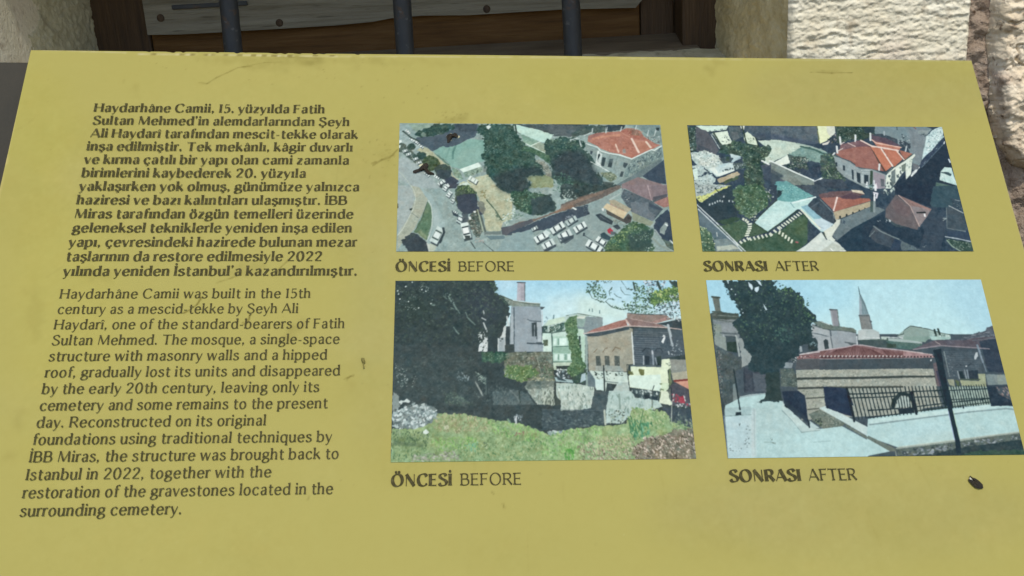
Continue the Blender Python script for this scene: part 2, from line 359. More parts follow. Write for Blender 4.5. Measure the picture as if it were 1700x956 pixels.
def lettering(lines, z0=3e-4):
    """lines: (text, weight, left, right, baseline, unit); one flat mesh of printed ink, in board coordinates (x right, y up)"""
    V, Fc = [], []
    for text, wt, x0, x1, yb, unit in lines:
        thick, thin, fl, wx, add = WEIGHT[wt]
        pen = []; x = 0
        for ch in text:
            if ch == ' ': x += {'B': 195, 'R': 222}.get(wt, 235)*wx; continue
            pen.append((ch, x)); x += G[ch][0]*wx+add
        c0 = G[text[0]]; lo = thick*.5 if text[0] not in 'cCSsÖogdAT' else 10
        total = x-(55 if text[-1] not in '.' else 20)-lo
        sx = (x1-x0)/total
        for ch, px in pen:
            for si, s in enumerate(_glyph(ch, wt)):
                z = z0+si*1.5e-5; b = len(V)
                if s[0] == 'f':
                    V += [(x0+(px-lo+a)*sx, yb+c*unit, z) for a, c in s[1]]; Fc.append(tuple(range(b, b+len(s[1])))); continue
                _, L, R, closed = s; n = len(L)
                for (a, c), (e, g) in zip(L, R):
                    V.append((x0+(px-lo+a)*sx, yb+c*unit, z)); V.append((x0+(px-lo+e)*sx, yb+g*unit, z))
                for i in range(n if closed else n-1):
                    j = (i+1) % n
                    Fc.append((b+2*i, b+2*i+1, b+2*j+1, b+2*j))
    return V, Fc

# ------------------------------------------------------------------ what is printed on the board (shape lists in each print's own coordinates)
BOARD = '''P b7af66 .4 0 1 0 - -9,-9,1500,-9,1500,1200,-9,1200
P bcb462 2 24 0.45 22 - 191,429,201,548,195,637,177,684,148,683,114,636,80,547,52,429,35,300,35,189,54,123,88,123,128,187,165,299
P b9b16b 2 24 0.4 22 - 506,224,487,288,430,337,347,364,255,364,168,337,103,289,72,226,82,161,135,106,220,75,321,73,415,103,481,158
P aea668 2 24 0.6 22 - 1482,57,1454,87,1390,110,1305,124,1214,125,1135,113,1081,90,1065,62,1089,32,1150,7,1236,-8,1331,-9,1414,4,1468,27
P aea668 2 24 0.6 22 - 1368,708,1336,733,1261,753,1158,762,1048,760,951,747,885,726,863,700,890,674,962,654,1065,643,1180,645,1282,658,1349,681
P b5ae5e 2 24 0.5 22 - 80,125,81,165,73,197,56,214,34,214,11,197,-9,166,-21,126,-24,85,-16,51,1,32,24,31,48,50,68,83
P b2ab5c 2 24 0.4 22 - 1037,62,1016,81,964,97,890,106,809,107,738,99,688,85,670,66,689,46,739,30,814,20,896,19,970,27,1020,42
P aea86e 2 24 0.4 22 - 553,413,552,510,545,583,534,622,521,622,507,583,496,510,489,413,487,309,493,221,505,170,520,170,535,220,547,308
P bbb268 2 24 0.4 22 - 452,730,435,745,385,756,312,762,232,760,158,752,106,739,86,724,100,709,149,697,221,691,304,692,379,701,432,714
P aca663 2 24 0.5 22 - 974,519,965,576,951,621,936,645,922,645,912,621,908,576,910,519,919,459,933,410,949,381,964,381,975,409,978,459
P b9b06a 2 24 0.35 22 - 517,34,501,49,457,61,394,68,323,68,260,63,215,52,197,38,211,23,254,11,317,4,389,3,454,8,500,20
P 8a8044 2 24 0.45 3 - 442,17,440,19,433,21,423,22,412,22,402,21,395,20,392,18,394,16,401,14,411,13,422,13,433,14,440,15
P 8a8044 2 24 0.3 3 - 435,13,430,15,415,17,393,19,370,19,348,18,333,16,327,14,332,12,347,9,369,8,393,8,414,8,429,10
P 8a8044 2 24 0.25 3 - 382,27,379,28,369,30,355,30,339,31,324,30,314,29,311,28,314,26,324,25,338,24,354,24,368,24,378,25
P 8a8044 2 24 0.2 3 - 543,15,538,16,523,18,501,18,477,19,456,18,441,17,435,16,440,14,455,13,477,12,501,12,523,12,538,13
P 8a8044 2 24 0.2 3 - 345,14,340,16,325,18,304,19,280,19,259,18,244,17,239,15,244,13,258,11,279,10,303,10,325,11,340,12
P 8a8044 2 24 0.4 3 - 1026,26,1025,32,1023,36,1020,39,1018,39,1016,37,1015,32,1015,26,1016,20,1018,15,1021,12,1023,12,1025,15,1026,20
P 8a8044 2 24 0.3 3 - 1052,9,1050,12,1046,14,1041,15,1035,15,1030,14,1026,12,1025,10,1027,7,1031,5,1036,4,1042,4,1047,5,1051,7
P 8a8044 2 24 0.5 3 - 166,71,166,73,165,74,164,75,162,75,160,74,159,73,158,71,158,69,159,68,161,67,162,67,164,68,165,69
P 8a8044 2 24 0.4 3 - 168,80,168,81,167,81,167,82,166,82,165,81,164,81,164,80,164,79,165,78,165,78,166,77,167,78,167,79
P 8a8044 2 24 0.15 3 - 662,15,654,17,631,18,598,20,562,20,529,20,506,19,498,17,506,16,529,14,561,13,598,13,631,13,654,14
P 8a8044 2 24 0.12 3 - 92,428,95,451,95,468,93,478,89,478,84,468,78,451,73,428,70,406,69,387,71,377,75,377,81,387,87,406
P 8a8044 2 24 0.2 3 - 95,568,95,574,93,579,90,582,85,582,80,579,77,574,75,568,74,562,76,557,80,554,85,554,89,557,93,562
P 8a8044 2 24 0.2 3 - 98,622,97,625,95,628,92,629,88,629,85,628,82,625,80,622,80,619,82,616,86,615,89,615,93,616,96,619
P 8a8044 2 24 0.22 3 - 382,358,381,361,376,363,369,364,361,364,354,363,349,361,347,358,348,355,353,353,360,352,368,352,375,353,380,355
P 8a8044 2 24 0.18 3 - 365,367,363,369,357,371,347,372,336,372,327,371,320,369,317,367,319,365,326,364,335,363,346,363,356,364,363,365
P 8a8044 2 24 0.25 3 - 433,451,432,455,430,458,426,460,422,460,418,458,415,455,414,451,414,448,417,445,421,443,425,443,429,445,431,448
P 8a8044 2 24 0.2 3 - 418,460,418,466,417,471,414,473,412,473,409,471,407,466,406,460,406,454,407,449,410,447,412,447,415,449,417,454
P 8a8044 2 24 0.5 3 - 648,118,646,120,641,122,634,123,626,123,619,122,614,121,612,118,614,116,619,114,626,113,634,113,641,114,646,116
P 8a8044 2 24 0.4 3 - 624,123,623,125,620,127,615,128,609,128,604,127,601,126,600,124,601,122,604,120,609,119,615,119,620,120,623,122
P 8a8044 2 24 0.5 3 - 648,115,647,119,646,122,644,124,642,124,640,122,639,119,639,115,639,111,640,107,642,105,644,105,646,107,647,111
P 8a8044 2 24 0.25 3 - 544,186,543,189,539,191,533,193,527,193,522,191,518,189,516,186,518,183,521,180,527,179,533,179,539,180,543,183
P 8a8044 2 24 0.15 3 - 504,532,503,535,502,537,499,538,496,538,494,537,492,535,491,532,492,529,493,527,496,525,499,525,501,527,503,529
P 8a8044 2 24 0.18 3 - 723,125,719,126,710,127,695,128,679,128,665,128,655,127,652,125,655,124,665,123,679,122,695,122,710,122,719,123
P 8a8044 2 24 0.15 3 - 186,371,184,375,176,378,163,380,149,380,136,378,127,375,123,371,126,367,134,364,146,363,161,363,174,364,183,367
L 5f5426 1.6 0.3 265,59,277,48,292,39,307,29,328,26
L 5f5426 1.2 0.2 307,29,346,19,372,18
L 5f5426 1.0 0.3 252,57,265,59
L 5f5426 1.9 0.55 513,200,525,190,537,186,547,173
L 5f5426 1.4 0.5 530,186,543,182
L 5f5426 1.7 0.45 1178,27,1211,28,1243,27
L 5f5426 1.1 0.25 1183,24,1230,24
L 5f5426 1.7 0.75 294,406,289,417,280,425,273,429
L 5f5426 1.6 0.75 360,429,358,440,355,447,351,443
L 5f5426 1.2 0.5 404,351,395,361,391,369
L 5f5426 1.2 0.35 311,385,330,378,342,372
L 5f5426 1.8 0.6 491,522,495,519,499,518
L 5f5426 1.3 0.4 487,523,493,520
L 5f5426 1.0 0.3 144,53,144,59
L 5f5426 1.5 0.5 688,687,690,692
L 5f5426 1.0 0.6 675,672,677,675
L 5f5426 1.0 0.5 452,673,450,678
L 5f5426 0.9 0.3 306,247,308,254
L 5f5426 2.3 0.6 512,196,517,194
L 5f5426 1.0 0.3 381,9,435,10
K 6a6030 14 0.9 2.4 1.5 -1 0.5 530,163,551,163,547,186,509,206
K 6b5c2c/7a6a34 20 1.5 3.9 1.6 -1 0.6 608,105,652,105,652,126,603,127
P bab26e 2 24 0.28 16 - 1414,447,1402,455,1373,461,1332,464,1288,464,1249,460,1223,454,1214,446,1225,439,1254,433,1295,430,1340,430,1379,433,1406,439
P aea65c 2 24 0.28 16 - 944,340,934,350,910,358,875,362,838,362,804,358,781,350,773,340,782,330,806,322,840,317,879,317,913,322,936,330
P b6ae70 2 24 0.28 16 - 1302,471,1289,487,1261,499,1223,506,1182,506,1147,499,1124,486,1117,470,1129,455,1156,442,1195,435,1236,435,1272,442,1296,455
P b0a760 2 24 0.28 16 - 703,638,694,649,669,658,634,663,594,663,559,657,534,647,525,636,533,624,558,615,593,610,633,610,669,616,694,626
P bab26e 2 24 0.28 16 - 1314,737,1307,752,1295,764,1281,771,1267,770,1256,763,1250,751,1250,736,1257,720,1268,708,1283,701,1298,701,1309,708,1315,721
P aea65c 2 24 0.28 16 - 1015,740,1007,747,988,753,962,755,933,755,907,751,889,745,883,738,890,731,909,726,936,723,965,724,992,727,1009,733
P b6ae70 2 24 0.28 16 - 762,431,755,457,738,477,715,488,689,488,666,476,650,456,645,430,651,404,667,383,691,371,718,371,742,383,757,404
P b0a760 2 24 0.28 16 - 561,214,555,236,538,253,513,263,486,263,460,254,442,236,434,215,439,193,456,175,481,165,510,164,536,174,554,192
P bab26e 2 24 0.28 16 - 1338,500,1328,525,1312,544,1293,555,1275,555,1261,544,1253,524,1254,499,1264,474,1280,454,1299,443,1318,443,1333,454,1340,475
P aea65c 2 24 0.28 16 - 747,562,741,572,725,579,704,583,680,583,658,578,643,571,638,561,643,552,658,544,680,540,705,540,726,545,741,552
P b6ae70 2 24 0.28 16 - 979,629,974,643,964,653,950,659,935,659,923,653,915,642,913,628,917,615,928,604,942,597,957,598,970,604,978,615
P b0a760 2 24 0.28 16 - 553,168,550,198,539,222,524,235,506,236,490,223,478,199,473,169,476,138,486,113,501,99,520,99,536,112,548,137
P bab26e 2 24 0.28 16 - 1334,345,1324,352,1300,358,1266,361,1230,361,1197,358,1176,352,1169,345,1178,338,1202,332,1236,329,1273,329,1305,332,1327,338
P aea65c 2 24 0.28 16 - 1357,467,1346,478,1319,487,1284,492,1246,492,1213,487,1191,477,1184,466,1195,454,1220,445,1256,440,1295,440,1329,445,1351,455
P b6ae70 2 24 0.28 16 - 635,317,625,333,599,345,560,352,517,352,478,345,451,333,441,317,449,301,476,289,514,281,558,281,598,288,625,301
P b0a760 2 24 0.28 16 - 778,744,770,756,747,764,715,769,679,768,647,763,625,753,617,742,625,730,647,722,680,717,716,717,749,723,771,733
P bab26e 2 24 0.28 16 - 488,647,486,659,479,668,469,673,458,673,447,668,439,658,436,646,438,634,444,624,455,619,466,619,477,625,485,635
P aea65c 2 24 0.28 16 - 1202,728,1197,734,1186,739,1171,741,1155,741,1142,738,1133,733,1130,727,1135,720,1146,716,1161,713,1177,713,1191,716,1200,721
P b6ae70 2 24 0.28 16 - 1123,527,1117,543,1104,555,1088,562,1071,562,1057,555,1048,542,1046,527,1052,511,1065,498,1081,491,1099,491,1113,499,1122,511
P b0a760 2 24 0.28 16 - 221,573,218,592,205,606,184,614,160,613,136,605,119,591,110,572,112,554,125,539,146,531,171,531,195,540,213,555
P bab26e 2 24 0.28 16 - 225,536,223,551,212,562,195,569,175,569,157,562,142,550,135,535,137,520,148,508,165,502,185,502,205,509,219,521
P aea65c 2 24 0.28 16 - 552,531,547,549,530,562,506,570,480,569,455,562,438,548,431,530,435,513,452,499,476,491,503,491,528,499,546,514
P b6ae70 2 24 0.28 16 - 125,217,125,233,120,245,110,252,99,252,87,245,78,233,73,218,73,202,78,190,88,182,99,182,111,189,120,202
P b0a760 2 24 0.28 16 - 765,114,757,134,734,149,703,158,668,158,637,150,616,135,608,116,615,96,637,80,669,71,705,70,736,79,758,95
P bab26e 2 24 0.28 16 - 795,507,785,525,759,538,723,545,684,545,648,537,624,523,615,506,624,489,649,475,685,467,726,467,762,475,787,490
P aea65c 2 24 0.28 16 - 207,149,202,164,182,176,152,182,118,182,87,176,64,165,54,150,59,136,78,124,108,117,143,117,175,123,198,135
P b6ae70 2 24 0.28 16 - 1103,445,1095,467,1078,483,1057,493,1035,492,1016,483,1004,466,1002,445,1009,423,1026,406,1048,396,1071,396,1090,406,1101,423
P b0a760 2 24 0.28 16 - 313,266,310,282,299,295,283,301,264,301,246,295,232,282,226,266,228,251,239,238,256,230,275,230,293,237,307,250
P bab26e 2 24 0.28 16 - 1300,661,1288,678,1263,691,1229,697,1194,697,1163,689,1143,676,1138,659,1149,642,1174,629,1208,622,1245,622,1276,630,1296,644
P aea65c 2 24 0.28 16 - 92,268,90,294,78,315,57,327,31,327,6,315,-14,295,-25,268,-25,241,-13,219,9,207,35,207,61,219,81,241
P b6ae70 2 24 0.28 16 - 609,472,601,485,578,494,545,500,508,499,475,494,452,484,443,471,450,459,473,449,506,443,543,443,577,449,601,459
P b0a760 2 24 0.28 16 - 1095,508,1086,526,1067,540,1042,548,1015,548,992,540,977,525,973,507,981,489,1000,474,1026,465,1053,466,1077,474,1092,489
P bab26e 2 24 0.28 16 - 790,115,779,146,751,171,712,185,669,186,631,172,604,148,594,116,603,84,631,58,671,43,715,42,755,56,782,82
P aea65c 2 24 0.28 16 - 1256,322,1244,346,1220,364,1189,375,1156,375,1129,364,1111,346,1108,322,1119,298,1142,278,1174,267,1208,267,1236,278,1253,297
P b6ae70 2 24 0.28 16 - 187,632,188,653,184,670,176,680,166,679,155,670,146,653,140,631,138,609,142,591,150,581,161,581,172,591,182,609
P b0a760 2 24 0.28 16 - 423,743,421,756,412,767,400,772,385,772,371,766,361,755,356,742,358,728,367,717,379,711,394,711,408,718,419,729
P bab26e 2 24 0.28 16 - 1171,771,1160,789,1138,804,1110,811,1080,811,1054,802,1037,787,1033,768,1043,749,1064,734,1094,726,1125,726,1151,735,1168,751
P aea65c 2 24 0.28 16 - 612,611,607,634,594,651,576,660,556,660,537,650,524,633,519,610,523,588,535,570,553,560,574,560,594,570,607,589
P b6ae70 2 24 0.28 16 - 1178,343,1169,350,1144,356,1109,360,1071,360,1038,356,1015,350,1007,342,1017,335,1041,329,1076,325,1114,325,1148,329,1171,335
P b0a760 2 24 0.28 16 - 1305,580,1297,598,1281,612,1261,619,1241,619,1225,611,1215,597,1215,579,1223,561,1238,546,1258,538,1279,538,1295,547,1305,561
P bab26e 2 24 0.28 16 - 1168,532,1157,546,1130,557,1094,563,1055,562,1021,556,998,545,991,531,1002,517,1028,506,1064,500,1104,500,1139,507,1162,518
P aea65c 2 24 0.28 16 - 504,335,500,352,489,365,473,372,454,372,437,365,425,352,419,335,422,319,433,305,450,298,469,297,487,305,499,319
P b6ae70 2 24 0.28 16 - 1085,698,1076,717,1055,732,1028,740,1000,739,976,731,960,715,956,697,964,678,984,662,1011,654,1041,654,1066,663,1082,679
P b0a760 2 24 0.28 16 - 1353,557,1346,574,1335,588,1322,596,1311,596,1302,588,1298,574,1299,556,1306,538,1316,524,1329,515,1342,515,1351,524,1355,538
P bab26e 2 24 0.28 16 - 188,558,182,572,159,583,125,589,86,589,50,582,23,571,12,556,17,542,39,531,74,524,114,525,151,531,177,543
P aea65c 2 24 0.28 16 - 1506,18,1492,31,1458,41,1412,47,1362,47,1319,42,1289,33,1281,21,1294,9,1327,-2,1374,-8,1424,-8,1469,-3,1498,6
L a49b58 1.7 0.16 1145,276,1152,294,1161,312
L a49b58 2.4 0.16 987,602,991,611,999,620
L a49b58 3.7 0.16 1248,137,1254,161,1266,187
L a49b58 2.7 0.16 885,643,889,664,891,684
L a49b58 2.8 0.16 1211,436,1219,464,1225,493
L a49b58 2.3 0.16 1331,110,1337,145,1348,178
L a49b58 2.9 0.16 348,407,342,416,332,426
L a49b58 2.8 0.16 654,630,654,644,651,657
L a49b58 2.6 0.16 1216,622,1222,649,1231,677
L a49b58 1.5 0.16 718,721,717,744,717,767
L a49b58 2.6 0.16 392,516,385,527,379,537
L a49b58 2.2 0.16 1150,233,1151,266,1161,299
L a49b58 1.6 0.16 299,639,294,648,282,657
L a49b58 2.1 0.16 588,530,585,548,582,567
L a49b58 2.7 0.16 111,341,106,360,88,377
L a49b58 2.2 0.16 32,115,21,130,3,144
L a49b58 1.9 0.16 961,716,966,730,971,744
L a49b58 2.5 0.16 1143,701,1147,727,1155,752
L a49b58 2.6 0.16 763,660,763,672,764,684
L a49b58 1.6 0.16 822,660,822,680,826,700
L a49b58 2.6 0.16 463,194,463,226,454,258
L a49b58 2.3 0.16 1191,634,1197,658,1207,682
L a49b58 3.5 0.16 1281,387,1291,412,1299,437
L a49b58 2.3 0.16 165,415,159,442,148,469
L a49b58 1.5 0.16 1313,412,1321,430,1337,447
L a49b58 3.4 0.16 1312,383,1318,410,1331,436
K 8f8650/7f7544/cfc894 260 0.8 2.2 1.3 -1 0.45 -24,19,1444,11,1318,781,113,759
K 857a44/766a3a 60 1.0 3.0 1.6 -1 0.4 158,11,580,7,634,120,456,68,225,49
K 776b3c 26 0.9 2.8 1.6 -1 0.45 494,153,546,132,548,224,497,224
L d6cfa0 1.4 0.7 -1,-1,140,4
L d9d0a8 1.6 0.9 158,6,246,6
L ded6b4 1.6 0.85 255,6,453,6
L d2caa0 1.4 0.7 453,6,763,4,1072,4
L c4bd8c 1.3 0.6 1072,4,1439,2
L cfc080 1.9 0.8 -1,0,-2,57,1,146,2,241,2,330
L b9ad84 1.8 0.6 1441,2,1442,102,1439,261,1439,344
L 6a5c30 1.6 0.8 177,6,184,6
L 6a5c30 1.6 0.8 220,6,226,6
L 6a5c30 1.6 0.8 236,6,242,6
L 6a5c30 1.6 0.8 254,6,260,6
L 6a5c30 1.6 0.8 266,6,272,6
L 6a5c30 1.6 0.8 284,6,290,6
L 6a5c30 1.6 0.8 304,6,311,6
L 6a5c30 1.6 0.8 325,6,331,6
L 6a5c30 1.6 0.8 341,6,347,6
L 6a5c30 1.6 0.8 355,6,362,6
L 6a5c30 1.6 0.8 379,6,385,6
L 6a5c30 1.6 0.8 417,5,423,5
L 6a5c30 1.6 0.8 442,5,448,5'''.split('\n')
